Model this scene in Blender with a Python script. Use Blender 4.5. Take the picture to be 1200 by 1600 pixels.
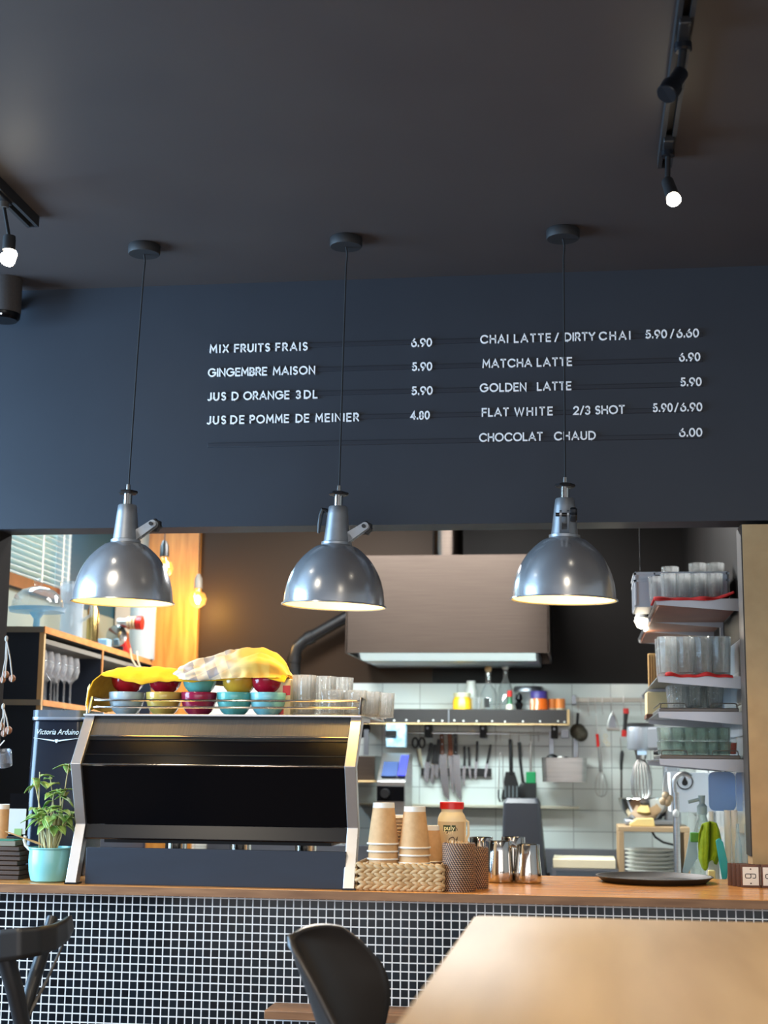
import bpy, math, random
from mathutils import Vector, Matrix, noise
for o in list(bpy.data.objects): bpy.data.objects.remove(o)
S = bpy.context.scene
COL = S.collection
PI = math.pi
R = math.radians

# ------------------------------------------------------------------ camera
FPX = 2282.0
CAMZ = 1.45
cam_d = bpy.data.cameras.new('camera'); cam = bpy.data.objects.new('camera', cam_d); COL.objects.link(cam)
cam.location = (0, 0, CAMZ)
CAMR = Matrix.Rotation(R(7.6566), 3, 'Z') @ Matrix.Rotation(PI/2 + R(9.858), 3, 'X') @ Matrix.Rotation(R(0.597), 3, 'Z')
cam.rotation_euler = CAMR.to_euler()
cam_d.sensor_fit = 'VERTICAL'; cam_d.sensor_height = 36.0; cam_d.sensor_width = 27.0
cam_d.lens = FPX / 1600.0 * 36.0
cam_d.clip_start = 0.05
cam_d.dof.use_dof = True; cam_d.dof.focus_distance = 4.1; cam_d.dof.aperture_fstop = 3.6
S.camera = cam
S.view_settings.view_transform = 'Standard'
try: S.view_settings.look = 'None'
except Exception: pass
S.view_settings.gamma = 1.0
S.view_settings.use_curve_mapping = False
S.view_settings.exposure = 0.0
try:
    S.cycles.max_bounces = 10; S.cycles.transmission_bounces = 10; S.cycles.glossy_bounces = 5; S.cycles.diffuse_bounces = 4
    S.cycles.caustics_reflective = False; S.cycles.caustics_refractive = False
    S.cycles.sample_clamp_indirect = 6.0; S.cycles.transparent_max_bounces = 24
except Exception: pass

# ------------------------------------------------------------------ world (daylight outside) and large lights
W = bpy.data.worlds.new('daylight'); S.world = W; W.use_nodes = True
bg = W.node_tree.nodes['Background']; bg.inputs[0].default_value = (0.80, 0.87, 1.0, 1); bg.inputs[1].default_value = 0.72

def area(name, loc, rot, sx, sy, power, col):
    l = bpy.data.lights.new(name, 'AREA'); l.shape = 'RECTANGLE'; l.size = sx; l.size_y = sy; l.energy = power; l.color = col
    o = bpy.data.objects.new(name, l); COL.objects.link(o); o.location = loc; o.rotation_euler = rot
    return o
area('left_window_daylight', (-3.58, 3.22, 1.82), (0, R(-90), 0), 1.9, 1.9, 260, (0.42, 0.69, 1.0))
area('shopfront_daylight', (0.3, -2.2, 1.30), (R(90), 0, 0), 6.0, 1.7, 95, (1.0, 0.97, 0.95))
area('kitchen_ceiling_light', (-0.85, 6.35, 2.86), (0, 0, 0), 1.3, 0.35, 104, (1.0, 0.99, 0.97))
area('bar_fill_light', (-0.75, 5.25, 2.86), (0, 0, 0), 1.0, 0.3, 24, (1.0, 0.96, 0.90))  # added fill that brightens the bar and sink side, no known fixture
area('back_room_window_daylight', (-2.38, 6.2, 2.80), (0, R(-60), 0), 0.16, 1.4, 22, (0.55, 0.82, 1.0))

def point(name, loc, power, col, rad=0.03):
    l = bpy.data.lights.new(name, 'POINT'); l.energy = power; l.color = col; l.shadow_soft_size = rad
    o = bpy.data.objects.new(name, l); COL.objects.link(o); o.location = loc
    return o
def spot(name, loc, target, power, col, ang=60, rad=0.03):
    l = bpy.data.lights.new(name, 'SPOT'); l.energy = power; l.color = col; l.shadow_soft_size = rad; l.spot_size = R(ang); l.spot_blend = 0.6
    o = bpy.data.objects.new(name, l); COL.objects.link(o); o.location = loc
    o.rotation_euler = (Vector(target) - Vector(loc)).to_track_quat('-Z', 'Y').to_euler()
    return o

# further track spots of the same two ceiling tracks, behind and above the viewer
for (x, y) in ((0.233, 2.0), (0.233, 0.9), (-1.545, 2.7), (-1.545, 1.5), (-1.10, 0.6), (1.6, 1.6)):
    spot('track_light', (x, y, 2.80), (x * 1.2, y + 0.8, 0.4), 58, (1, .86, .66), 110, 0.03)

# ------------------------------------------------------------------ pixel ray -> point at a real depth
def ray(px, py):
    return CAMR @ Vector(((px - 600) / FPX, -(py - 800) / FPX, -1.0))
def at(px, py, Y):
    d = ray(px, py); return Vector((0, 0, CAMZ)) + d * (Y / d.y)
def atz(px, py, z):
    d = ray(px, py); return Vector((0, 0, CAMZ)) + d * ((z - CAMZ) / d.z)
def atx(px, py, x):
    d = ray(px, py); return Vector((0, 0, CAMZ)) + d * (x / d.x)
def mpp(px, py, Y):
    d = ray(px, py); return (Y / d.y) / FPX

# ------------------------------------------------------------------ materials
def lin(c):
    c = c / 255.0
    return c / 12.92 if c <= 0.04045 else ((c + 0.055) / 1.055) ** 2.4
def rgb(r, g, b): return (lin(r), lin(g), lin(b), 1.0)
def mat(name, col, rough=0.5, metal=0.0, **k):
    m = bpy.data.materials.new(name); m.use_nodes = True
    b = m.node_tree.nodes['Principled BSDF']
    b.inputs['Base Color'].default_value = col
    b.inputs['Roughness'].default_value = rough
    b.inputs['Metallic'].default_value = metal
    for kk, v in k.items():
        b.inputs[kk.replace('_', ' ')].default_value = v
    return m
def emit(name, col, strength):
    m = mat(name, col, 0.4)
    b = m.node_tree.nodes['Principled BSDF']
    b.inputs['Emission Color'].default_value = col; b.inputs['Emission Strength'].default_value = strength
    return m
def N(m, t, **k):
    n = m.node_tree.nodes.new(t)
    for kk, v in k.items(): setattr(n, kk, v)
    return n
def L(m, a, b): m.node_tree.links.new(a, b)
def bsdf(m): return m.node_tree.nodes['Principled BSDF']
def math_(m, op, a, b=None):
    n = N(m, 'ShaderNodeMath', operation=op)
    for i, v in enumerate((a, b)):
        if v is None: continue
        if isinstance(v, (int, float)): n.inputs[i].default_value = v
        else: L(m, v, n.inputs[i])
    return n.outputs[0]
def noisy(name, c1, c2, scale=8, rough=0.5, metal=0.0, stretch=(1, 1, 1), bump=0.0, detail=4, r2=None, **k):
    m = mat(name, c1, rough, metal, **k)
    tc = N(m, 'ShaderNodeTexCoord'); mp = N(m, 'ShaderNodeMapping'); mp.inputs['Scale'].default_value = stretch
    nz = N(m, 'ShaderNodeTexNoise'); nz.inputs['Scale'].default_value = scale; nz.inputs['Detail'].default_value = detail
    L(m, tc.outputs['Object'], mp.inputs[0]); L(m, mp.outputs[0], nz.inputs['Vector'])
    cr = N(m, 'ShaderNodeValToRGB'); cr.color_ramp.elements[0].position = 0.32; cr.color_ramp.elements[1].position = 0.68
    cr.color_ramp.elements[0].color = c1; cr.color_ramp.elements[1].color = c2
    L(m, nz.outputs['Fac'], cr.inputs[0]); L(m, cr.outputs[0], bsdf(m).inputs['Base Color'])
    if r2 is not None:
        mr = N(m, 'ShaderNodeMapRange'); mr.inputs['To Min'].default_value = rough; mr.inputs['To Max'].default_value = r2
        L(m, nz.outputs['Fac'], mr.inputs['Value']); L(m, mr.outputs[0], bsdf(m).inputs['Roughness'])
    if bump:
        bp = N(m, 'ShaderNodeBump'); bp.inputs['Strength'].default_value = bump; bp.inputs['Distance'].default_value = 0.005
        L(m, nz.outputs['Fac'], bp.inputs['Height']); L(m, bp.outputs[0], bsdf(m).inputs['Normal'])
    return m
def grid_mat(name, ax_u, ax_v, pu, pv, ou, ov, gw, tile1, tile2, grout, rough=0.2, bump=0.3, grout_rough=0.8):
    """stack-bond tiles laid out in object (= world) coordinates"""
    m = mat(name, tile1, rough)
    tc = N(m, 'ShaderNodeTexCoord'); sp = N(m, 'ShaderNodeSeparateXYZ'); L(m, tc.outputs['Object'], sp.inputs[0])
    def cell(ax, p, o):
        s = math_(m, 'DIVIDE', math_(m, 'SUBTRACT', sp.outputs[ax], o), p)
        return math_(m, 'FRACT', s), math_(m, 'FLOOR', s)
    fu, cu = cell(ax_u, pu, ou); fv, cv = cell(ax_v, pv, ov)
    def edge(f, p):
        d = math_(m, 'MULTIPLY', math_(m, 'MINIMUM', f, math_(m, 'SUBTRACT', 1.0, f)), p)
        mr = N(m, 'ShaderNodeMapRange'); mr.inputs['From Min'].default_value = gw * 0.42; mr.inputs['From Max'].default_value = gw * 0.62
        L(m, d, mr.inputs['Value']); return mr.outputs[0]
    e = math_(m, 'MINIMUM', edge(fu, pu), edge(fv, pv))
    cb = N(m, 'ShaderNodeCombineXYZ'); L(m, cu, cb.inputs[0]); L(m, cv, cb.inputs[1])
    wn = N(m, 'ShaderNodeTexWhiteNoise'); wn.noise_dimensions = '3D'; L(m, cb.outputs[0], wn.inputs['Vector'])
    mx = N(m, 'ShaderNodeMix', data_type='RGBA'); mx.inputs['A'].default_value = tile1; mx.inputs['B'].default_value = tile2
    L(m, wn.outputs['Value'], mx.inputs['Factor'])
    m2 = N(m, 'ShaderNodeMix', data_type='RGBA'); m2.inputs['A'].default_value = grout
    L(m, mx.outputs['Result'], m2.inputs['B']); L(m, e, m2.inputs['Factor']); L(m, m2.outputs['Result'], bsdf(m).inputs['Base Color'])
    rr = N(m, 'ShaderNodeMapRange'); rr.inputs['To Min'].default_value = grout_rough; rr.inputs['To Max'].default_value = rough
    L(m, e, rr.inputs['Value']); L(m, rr.outputs[0], bsdf(m).inputs['Roughness'])
    if bump:
        bp = N(m, 'ShaderNodeBump'); bp.inputs['Strength'].default_value = bump; bp.inputs['Distance'].default_value = 0.002
        L(m, e, bp.inputs['Height']); L(m, bp.outputs[0], bsdf(m).inputs['Normal'])
    return m

M = {}
M['ceiling'] = noisy('ceiling_paint', rgb(60, 53, 52), rgb(64, 57, 55), 3, 0.55, detail=3)
M['navy_wall'] = noisy('navy_wall_paint', rgb(29, 36, 46), rgb(32, 39, 49), 5, 0.5)
M['navy'] = noisy('navy_laminate', rgb(28, 38, 56), rgb(33, 44, 62), 4, 0.45)
M['navy_rail'] = mat('navy_rail', rgb(20, 27, 38), 0.5)
M['beige'] = noisy('beige_plaster', rgb(188, 162, 120), rgb(176, 150, 110), 14, 0.8, bump=0.15)
M['dark_pillar'] = noisy('dark_pillar', rgb(24, 22, 22), rgb(30, 27, 27), 6, 0.8, Specular_IOR_Level=0.1)
M['black_paint'] = noisy('black_wall_paint', rgb(24, 22, 21), rgb(28, 25, 24), 4, 0.55, Specular_IOR_Level=0.15)
M['floor'] = noisy('floor_boards', rgb(92, 70, 52), rgb(112, 86, 62), 4, 0.5, stretch=(1, 8, 1))
M['plaster'] = mat('pale_plaster', rgb(206, 200, 190), 0.8)
M['teal_paint'] = mat('blue_paint', rgb(30, 78, 104), 0.6)
M['wall_tile'] = grid_mat('white_wall_tile', 0, 2, 0.193, 0.1045, -0.668 + 0.05, 1.869, 0.0035, rgb(208, 216, 214), rgb(220, 226, 223), rgb(150, 156, 156), 0.16, 0.25)
M['side_tile'] = grid_mat('white_side_tile', 1, 2, 0.193, 0.1045, 4.62, 1.869, 0.0035, rgb(208, 216, 214), rgb(220, 226, 223), rgb(150, 156, 156), 0.16, 0.25)
M['mosaic'] = grid_mat('black_mosaic', 0, 2, 0.02262, 0.0225, -1.593, 1.0655, 0.0032, rgb(8, 13, 19), rgb(18, 28, 36), rgb(222, 222, 222), 0.20, 0.2, 0.7)
bsdf(M['mosaic']).inputs['Specular IOR Level'].default_value = 0.28
M['counter_wood'] = noisy('counter_wood', rgb(216, 152, 84), rgb(184, 118, 58), 3.0, 0.24, stretch=(1.2, 16, 16), bump=0.05, detail=6)
M['counter_edge'] = noisy('counter_edge_wood', rgb(150, 110, 76), rgb(116, 80, 52), 6.0, 0.5, stretch=(1, 8, 8), bump=0.05, detail=6)
M['table_wood'] = noisy('table_wood', rgb(184, 152, 114), rgb(166, 134, 98), 1.6, 0.38, stretch=(9, 0.9, 9), detail=6)
M['ply'] = noisy('plywood', rgb(214, 150, 90), rgb(190, 122, 66), 4, 0.5, stretch=(1, 3, 12))
M['osb'] = noisy('orange_wood_panel', rgb(216, 150, 72), rgb(186, 118, 48), 7, 0.5, stretch=(7, 7, 0.6), detail=6)
M['steel'] = noisy('brushed_steel', rgb(176, 174, 172), rgb(196, 193, 190), 5, 0.30, 1.0, stretch=(1, 1, 40), r2=0.38)
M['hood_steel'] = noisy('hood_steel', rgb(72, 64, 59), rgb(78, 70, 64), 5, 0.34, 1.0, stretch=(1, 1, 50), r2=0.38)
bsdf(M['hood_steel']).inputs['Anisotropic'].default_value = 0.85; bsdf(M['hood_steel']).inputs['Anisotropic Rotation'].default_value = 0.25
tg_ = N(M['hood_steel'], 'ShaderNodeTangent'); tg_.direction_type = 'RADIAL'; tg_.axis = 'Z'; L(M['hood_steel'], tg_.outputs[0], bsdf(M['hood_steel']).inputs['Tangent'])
M['shelf_steel'] = mat('shelf_steel', rgb(146, 150, 158), 0.38, 1.0)
M['chrome'] = mat('polished_steel', rgb(206, 202, 196), 0.13, 1.0)
M['frame_steel'] = mat('satin_frame_steel', rgb(204, 202, 202), 0.38, 0.92)
M['lamp_metal'] = noisy('worn_aluminium', rgb(190, 192, 196), rgb(206, 208, 210), 14, 0.17, 0.74, r2=0.29, bump=0.05)
M['lamp_neck'] = noisy('grey_cast_metal', rgb(150, 154, 158), rgb(164, 168, 172), 20, 0.42, 0.75)
M['lamp_white'] = mat('cream_enamel', rgb(244, 228, 178), 0.45)
M['black'] = mat('black_plastic', rgb(20, 20, 22), 0.4)
M['black_matte'] = mat('matte_black', rgb(24, 24, 26), 0.65)
M['gloss_black'] = mat('gloss_black_panel', rgb(8, 8, 11), 0.22, 0.0, Specular_IOR_Level=0.12)
M['dark_brushed'] = noisy('dark_brushed_metal', rgb(70, 67, 64), rgb(80, 76, 72), 6, 0.5, 0.25, stretch=(60, 1, 1))
M['satin_black'] = mat('satin_black_metal', rgb(15, 18, 24), 0.33, 0.1, Specular_IOR_Level=0.3)
M['navy_board'] = noisy('navy_stained_board', rgb(17, 29, 45), rgb(21, 34, 51), 5, 0.5, stretch=(1, 1, 5))
M['white_letter'] = mat('white_letter', rgb(250, 250, 250), 0.5)
M['white'] = mat('white_plastic', rgb(236, 236, 230), 0.4)
M['cord'] = mat('black_cord', rgb(16, 17, 20), 0.7)
def thin_glass(name, tint, frost=0.07, refl=1.0, emission=None):
    """thin-walled glassware: see-through, with mirror reflections towards the edges and a little haze"""
    m = bpy.data.materials.new(name); m.use_nodes = True; nt = m.node_tree
    out = nt.nodes['Material Output']; nt.nodes.remove(nt.nodes['Principled BSDF'])
    tr = N(m, 'ShaderNodeBsdfTransparent'); tr.inputs[0].default_value = tint
    gl = N(m, 'ShaderNodeBsdfGlossy'); gl.inputs['Roughness'].default_value = 0.04; gl.inputs[0].default_value = (1, 1, 1, 1)
    df = N(m, 'ShaderNodeBsdfDiffuse'); df.inputs[0].default_value = tuple(min(1, .55 + .45 * t) for t in tint[:3]) + (1,)
    lw = N(m, 'ShaderNodeLayerWeight'); lw.inputs['Blend'].default_value = 0.42
    fac = math_(m, 'ADD', math_(m, 'MULTIPLY', math_(m, 'POWER', lw.outputs['Facing'], 2.2), 0.62 * refl), 0.05)
    m1 = N(m, 'ShaderNodeMixShader'); L(m, fac, m1.inputs[0]); L(m, tr.outputs[0], m1.inputs[1]); L(m, gl.outputs[0], m1.inputs[2])
    m2 = N(m, 'ShaderNodeMixShader'); m2.inputs[0].default_value = frost; L(m, m1.outputs[0], m2.inputs[1]); L(m, df.outputs[0], m2.inputs[2])
    res = m2
    if emission:
        em = N(m, 'ShaderNodeEmission'); em.inputs[0].default_value = emission[0]; em.inputs[1].default_value = emission[1]
        ad = N(m, 'ShaderNodeAddShader'); L(m, m2.outputs[0], ad.inputs[0]); L(m, em.outputs[0], ad.inputs[1]); res = ad
    L(m, res.outputs[0], out.inputs[0]); return m
def solid_glass(name, tint, frost=0.16):
    m = mat(name, tint, 0.0, 0.0, Transmission_Weight=1.0, IOR=1.40); nt = m.node_tree; out = nt.nodes['Material Output']
    tr = N(m, 'ShaderNodeBsdfTransparent'); tr.inputs[0].default_value = tint
    df = N(m, 'ShaderNodeBsdfTranslucent'); df.inputs[0].default_value = (.95, .97, .97, 1)
    tc = N(m, 'ShaderNodeTexCoord'); nz = N(m, 'ShaderNodeTexNoise'); nz.inputs['Scale'].default_value = 70; L(m, tc.outputs['Object'], nz.inputs['Vector'])
    bp = N(m, 'ShaderNodeBump'); bp.inputs['Strength'].default_value = 0.8; bp.inputs['Distance'].default_value = 0.004; L(m, nz.outputs['Fac'], bp.inputs['Height']); L(m, bp.outputs[0], bsdf(m).inputs['Normal'])
    a = N(m, 'ShaderNodeMixShader'); a.inputs[0].default_value = 0.45; L(m, bsdf(m).outputs[0], a.inputs[1]); L(m, tr.outputs[0], a.inputs[2])
    b = N(m, 'ShaderNodeMixShader'); b.inputs[0].default_value = frost; L(m, a.outputs[0], b.inputs[1]); L(m, df.outputs[0], b.inputs[2])
    L(m, b.outputs[0], out.inputs[0]); return m
M['glass'] = thin_glass('clear_glass', (0.97, 0.98, 0.98, 1), 0.035, 1.25)
M['tumbler_glass'] = solid_glass('tumbler_glass', (0.97, 0.985, 0.98, 1))
M['rack_glass'] = solid_glass('rack_tumbler_glass', (0.99, 0.985, 0.96, 1), 0.15)
M['stem_glass'] = thin_glass('stem_glass', (0.97, 0.98, 1.0, 1), 0.12, 1.3)
M['green_glass'] = solid_glass('green_tinted_glass', (0.92, 0.98, 0.95, 1), 0.10)
M['plain_plate'] = mat('glazed_white', rgb(226, 226, 218), 0.2)
M['red_cloth'] = noisy('red_cloth', rgb(206, 44, 40), rgb(186, 32, 32), 30, 0.9)
M['red'] = mat('red_plastic', rgb(206, 36, 30), 0.3)
M['kraft'] = noisy('kraft_paper', rgb(212, 172, 124), rgb(202, 160, 112), 60, 0.75)
M['paper_white'] = mat('white_paper', rgb(238, 236, 228), 0.7)
M['pale_wood'] = noisy('pale_wood', rgb(222, 188, 140), rgb(206, 168, 118), 8, 0.6, stretch=(8, 8, 1))
M['grey_plastic'] = mat('grey_crate_plastic', rgb(186, 188, 190), 0.45)
M['knife_steel'] = mat('knife_steel', rgb(196, 200, 208), 0.25, 1.0)
M['brown_wood'] = noisy('brown_wood', rgb(112, 62, 38), rgb(92, 50, 30), 10, 0.5)
M['walnut'] = noisy('walnut', rgb(104, 66, 48), rgb(82, 50, 36), 6, 0.45, stretch=(12, 12, 1))
M['aqua'] = noisy('aqua_enamel', rgb(136, 204, 204), rgb(126, 194, 196), 10, 0.22)
M['warm_bulb'] = emit('warm_bulb', (1.0, 0.72, 0.34, 1), 16.0)
M['spot_bulb'] = emit('spot_bulb', (1.0, 0.88, 0.68, 1), 60.0)
M['hood_light'] = emit('hood_light', (0.72, 0.90, 0.90, 1), 0.75)

# ------------------------------------------------------------------ mesh helpers
class MB:
    def __init__(s): s.v = []; s.f = []
    def add(s, vs, fs, mtx=None):
        o = len(s.v)
        s.v += [(mtx @ Vector(p)) if mtx is not None else Vector(p) for p in vs]
        s.f += [[o + i for i in f] for f in fs]
        return s
    def box(s, x0, x1, y0, y1, z0, z1, mtx=None):
        vs = [(x, y, z) for z in (z0, z1) for y in (y0, y1) for x in (x0, x1)]
        return s.add(vs, [(0, 2, 3, 1), (4, 5, 7, 6), (0, 1, 5, 4), (2, 6, 7, 3), (0, 4, 6, 2), (1, 3, 7, 5)], mtx)
    def lathe(s, prof, n=32, mtx=None, mod=None):
        vs = []; fs = []
        for i, (r, z) in enumerate(prof):
            for k in range(n):
                a = 2 * PI * k / n
                rr = r if mod is None else r * mod(a, z)
                vs.append((rr * math.cos(a), rr * math.sin(a), z))
        for i in range(len(prof) - 1):
            for k in range(n):
                k2 = (k + 1) % n
                fs.append((i * n + k, i * n + k2, (i + 1) * n + k2, (i + 1) * n + k))
        if prof[0][0] > 1e-6: fs.append(tuple(reversed(range(n))))
        if prof[-1][0] > 1e-6: fs.append(tuple((len(prof) - 1) * n + k for k in range(n)))
        return s.add(vs, fs, mtx)
    def ring(s, prof, n=32, mtx=None, mod=None):
        """closed profile, revolved (walls with an inside)"""
        vs = []; fs = []; q = len(prof)
        for (r, z) in prof:
            for k in range(n):
                a = 2 * PI * k / n
                rr = r if mod is None else r * mod(a, z)
                vs.append((rr * math.cos(a), rr * math.sin(a), z))
        for i in range(q):
            j = (i + 1) % q
            for k in range(n):
                k2 = (k + 1) % n
                fs.append((i * n + k, i * n + k2, j * n + k2, j * n + k))
        return s.add(vs, fs, mtx)
    def tube(s, pts, r, n=10, cap=True, mtx=None):
        pts = [Vector(p) for p in pts]; vs = []; fs = []
        rs = r if isinstance(r, (list, tuple)) else [r] * len(pts)
        t = (pts[1] - pts[0]).normalized()
        u = t.orthogonal().normalized()
        for i, p in enumerate(pts):
            if i == 0: t2 = pts[1] - pts[0]
            elif i == len(pts) - 1: t2 = pts[-1] - pts[-2]
            else: t2 = (pts[i + 1] - p).normalized() + (p - pts[i - 1]).normalized()
            t2 = t2.normalized() if t2.length > 1e-9 else t
            u = (u - t2 * u.dot(t2)); u = u.normalized() if u.length > 1e-6 else t2.orthogonal().normalized()
            w = t2.cross(u)
            for k in range(n):
                a = 2 * PI * k / n
                vs.append(p + (u * math.cos(a) + w * math.sin(a)) * rs[i])
        for i in range(len(pts) - 1):
            for k in range(n):
                k2 = (k + 1) % n
                fs.append((i * n + k, i * n + k2, (i + 1) * n + k2, (i + 1) * n + k))
        if cap:
            fs.append(tuple(reversed(range(n)))); fs.append(tuple((len(pts) - 1) * n + k for k in range(n)))
        return s.add(vs, fs, mtx)
    def prism(s, poly, d0, d1, axis='y', mtx=None):
        """poly of 2D points; axis y: (x,z), axis x: (y,z), axis z: (x,y)"""
        def P3(p, d):
            if axis == 'y': return (p[0], d, p[1])
            if axis == 'x': return (d, p[0], p[1])
            return (p[0], p[1], d)
        n = len(poly)
        vs = [P3(p, d0) for p in poly] + [P3(p, d1) for p in poly]
        fs = [tuple(range(n)), tuple(reversed(range(n, 2 * n)))]
        for i in range(n):
            j = (i + 1) % n
            fs.append((i, i + n, j + n, j))
        return s.add(vs, fs, mtx)
    def grid(s, fn, nu, nv, mtx=None):
        vs = [fn(i / nu, j / nv) for j in range(nv + 1) for i in range(nu + 1)]
        fs = []
        for j in range(nv):
            for i in range(nu):
                a = j * (nu + 1) + i
                fs.append((a, a + 1, a + nu + 2, a + nu + 1))
        return s.add(vs, fs, mtx)
    def ell(s, c, rx, ry, rz, n=12, k=8, mtx=None, rot=None):
        vs = []; fs = []
        for i in range(k + 1):
            t = PI * i / k
            for j in range(n):
                a = 2 * PI * j / n
                p = Vector((rx * math.sin(t) * math.cos(a), ry * math.sin(t) * math.sin(a), rz * math.cos(t)))
                if rot is not None: p = rot @ p
                vs.append(p + Vector(c))
        for i in range(k):
            for j in range(n):
                j2 = (j + 1) % n
                fs.append((i * n + j, (i + 1) * n + j, (i + 1) * n + j2, i * n + j2))
        return s.add(vs, fs, mtx)
    def shift(s, d):
        d = Vector(d); s.v = [p + d for p in s.v]; return s
    def xf(s, mtx):
        s.v = [mtx @ p for p in s.v]; return s
    def build(s, name, m, parent=None, smooth=True, bevel=0.0, sub=0, solid=0.0, angle=35, world=False):
        if world and parent is not None:
            s.shift(-Vector(parent.location) if parent.parent is None else -(Vector(parent.location) + Vector(parent.parent.location)))
        me = bpy.data.meshes.new(name); me.from_pydata([tuple(p) for p in s.v], [], s.f); me.update()
        import bmesh
        b = bmesh.new(); b.from_mesh(me)
        bmesh.ops.remove_doubles(b, verts=b.verts, dist=1e-6)
        bmesh.ops.recalc_face_normals(b, faces=b.faces); b.to_mesh(me); b.free()
        if smooth:
            me.polygons.foreach_set('use_smooth', [True] * len(me.polygons)); me.set_sharp_from_angle(angle=R(angle))
        me.materials.append(M[m] if isinstance(m, str) else m)
        o = bpy.data.objects.new(name, me); COL.objects.link(o)
        if parent is not None: o.parent = parent
        if solid:
            q = o.modifiers.new('solid', 'SOLIDIFY'); q.thickness = solid; q.offset = 0
        if sub:
            q = o.modifiers.new('sub', 'SUBSURF'); q.levels = sub; q.render_levels = sub
        if bevel:
            q = o.modifiers.new('bevel', 'BEVEL'); q.width = bevel; q.segments = 2; q.limit_method = 'ANGLE'; q.angle_limit = R(40)
        return o
def tag(o, label, cat, group=None):
    o['label'] = label; o['category'] = cat
    if group: o['group'] = group
    return o
def thing(name, label, cat, loc=(0, 0, 0), rz=0.0, group=None):
    o = bpy.data.objects.new(name, None); COL.objects.link(o); o.empty_display_size = 0.05
    o.location = loc; o.rotation_euler = (0, 0, rz)
    return tag(o, label, cat, group)
def struct(o): o['kind'] = 'structure'; return o
def dup(root, loc, label=None, rz=None, group=None):
    r = root.copy(); COL.objects.link(r); r.location = loc
    if rz is not None: r.rotation_euler = (0, 0, rz)
    if label: r['label'] = label
    if group: r['group'] = group
    for ch in list(root.children):
        c = ch.copy(); COL.objects.link(c); c.parent = r
        for g in list(ch.children):
            d = g.copy(); COL.objects.link(d); d.parent = c
    return r
def arc(cx, cy, r, a0, a1, n=10, ry=None):
    ry = r if ry is None else ry
    return [(cx + r * math.cos(R(a0 + (a1 - a0) * i / n)), cy + ry * math.sin(R(a0 + (a1 - a0) * i / n))) for i in range(n + 1)]
# ================================================================== setting
def sbox(name, m, x0, x1, y0, y1, z0, z1, bevel=0.0):
    return struct(MB().box(x0, x1, y0, y1, z0, z1).build(name, m, bevel=bevel))
WY = 4.475            # face of the menu wall
ZB = 2.194            # its lower edge
BY = 7.5              # back wall of the kitchen
SX = 0.494            # right jamb
KX = 0.530            # right side wall of the kitchen
LX = -2.45            # left wall of the back room
sbox('floor', 'floor', -3.7, 3.2, -2.3, 7.6, -0.1, 0.0)
sbox('ceiling', 'ceiling', -3.7, 3.2, -2.3, WY + 0.12, 3.0, 3.12)
sbox('ceiling_kitchen', 'black_paint', LX, KX, WY + 0.12, BY + 0.1, 2.9, 3.0)
sbox('wall_front', 'navy_wall', -3.7, 3.2, WY, WY + 0.125, ZB, 3.0)
sbox('wall_front_left', 'dark_pillar', -3.7, -1.868, WY + 0.02, WY + 0.125, 0.0, ZB)
sbox('wall_front_right', 'beige', SX, 3.2, WY - 0.002, WY + 0.125, 0.0, ZB - 0.012)
sbox('wall_back', 'black_paint', LX - 0.1, KX + 0.1, BY, BY + 0.1, 0.0, 2.9)
sbox('trim_1', 'wall_tile', -2.0, KX, BY - 0.012, BY, 0.85, 1.869)
sbox('wall_kitchen_right', 'black_paint', KX, KX + 0.1, WY + 0.125, BY, 0.0, 2.9)
sbox('trim_2', 'side_tile', KX - 0.010, KX, WY + 0.127, BY - 0.012, 0.85, 1.869)
sbox('trim_7', mat('dark_jamb', rgb(40, 38, 38), 0.5), SX - .004, SX, WY + .003, WY + .125, 1.2, ZB - .012)
# left wall of the dining side, with its big window opening
sbox('wall_left', 'plaster', -3.7, -3.6, -2.3, 2.2, 0.0, 3.0)
sbox('wall_left_far', 'plaster', -3.7, -3.6, 4.25, WY, 0.0, 3.0)
sbox('wall_left_sill', 'plaster', -3.7, -3.6, 2.2, 4.25, 0.0, 0.85)
sbox('wall_left_head', 'plaster', -3.7, -3.6, 2.2, 4.25, 2.82, 3.0)
sbox('wall_right', 'plaster', 3.1, 3.2, -2.3, WY, 0.0, 3.0)
# left wall of the back room with window_1
wy0, wy1, wz0, wz1 = 5.2, 6.72, 2.255, 2.85
sbox('wall_kitchen_left', mat('grey_green_paint', rgb(138, 152, 148), 0.7), LX - 0.1, LX, WY + 0.125, BY, 0.0, wz0 - 0.05)
sbox('wall_kitchen_left_far', 'teal_paint', LX - 0.1, LX, wy1 + 0.03, BY, wz0 - 0.05, 2.9)
sbox('wall_kitchen_left_near', 'plaster', LX - 0.1, LX, WY + 0.125, wy0, wz0 - 0.05, 2.9)
win = struct(MB().box(LX - 0.06, LX - 0.05, wy0, wy1, wz0, 2.9).build('window_1', emit('bright_window_glass', (0.46, 0.72, 0.80, 1), 0.08)))
fr = MB()
fr.box(LX - 0.05, LX + 0.012, wy1, wy1 + 0.03, wz0 - 0.05, 2.9)
fr.build('window_frame', mat('pale_blue_frame', rgb(190, 214, 228), 0.4), win)
MB().box(LX - 0.06, LX + 0.03, wy0, wy1 + 0.03, wz0 - 0.055, wz0).build('window_sill', 'brown_wood', win)
bl = thing('venetian_blind', 'white slatted venetian blind in the window at far left', 'blind', (LX + 0.02, (wy0 + wy1) / 2, wz0))
sl = MB(); z = wz0 + 0.012
while z < 2.86:
    sl.box(-0.016, 0.016, wy0 - bl.location.y + 0.01, wy1 - bl.location.y - 0.02, -0.0008, 0.0008, Matrix.Translation((0, 0, z - wz0)) @ Matrix.Rotation(R(24), 4, 'Y')); z += 0.0265
sl.build('slats', mat('blind_slat', rgb(214, 222, 224), 0.5), bl, smooth=False)
ld = MB()
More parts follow.
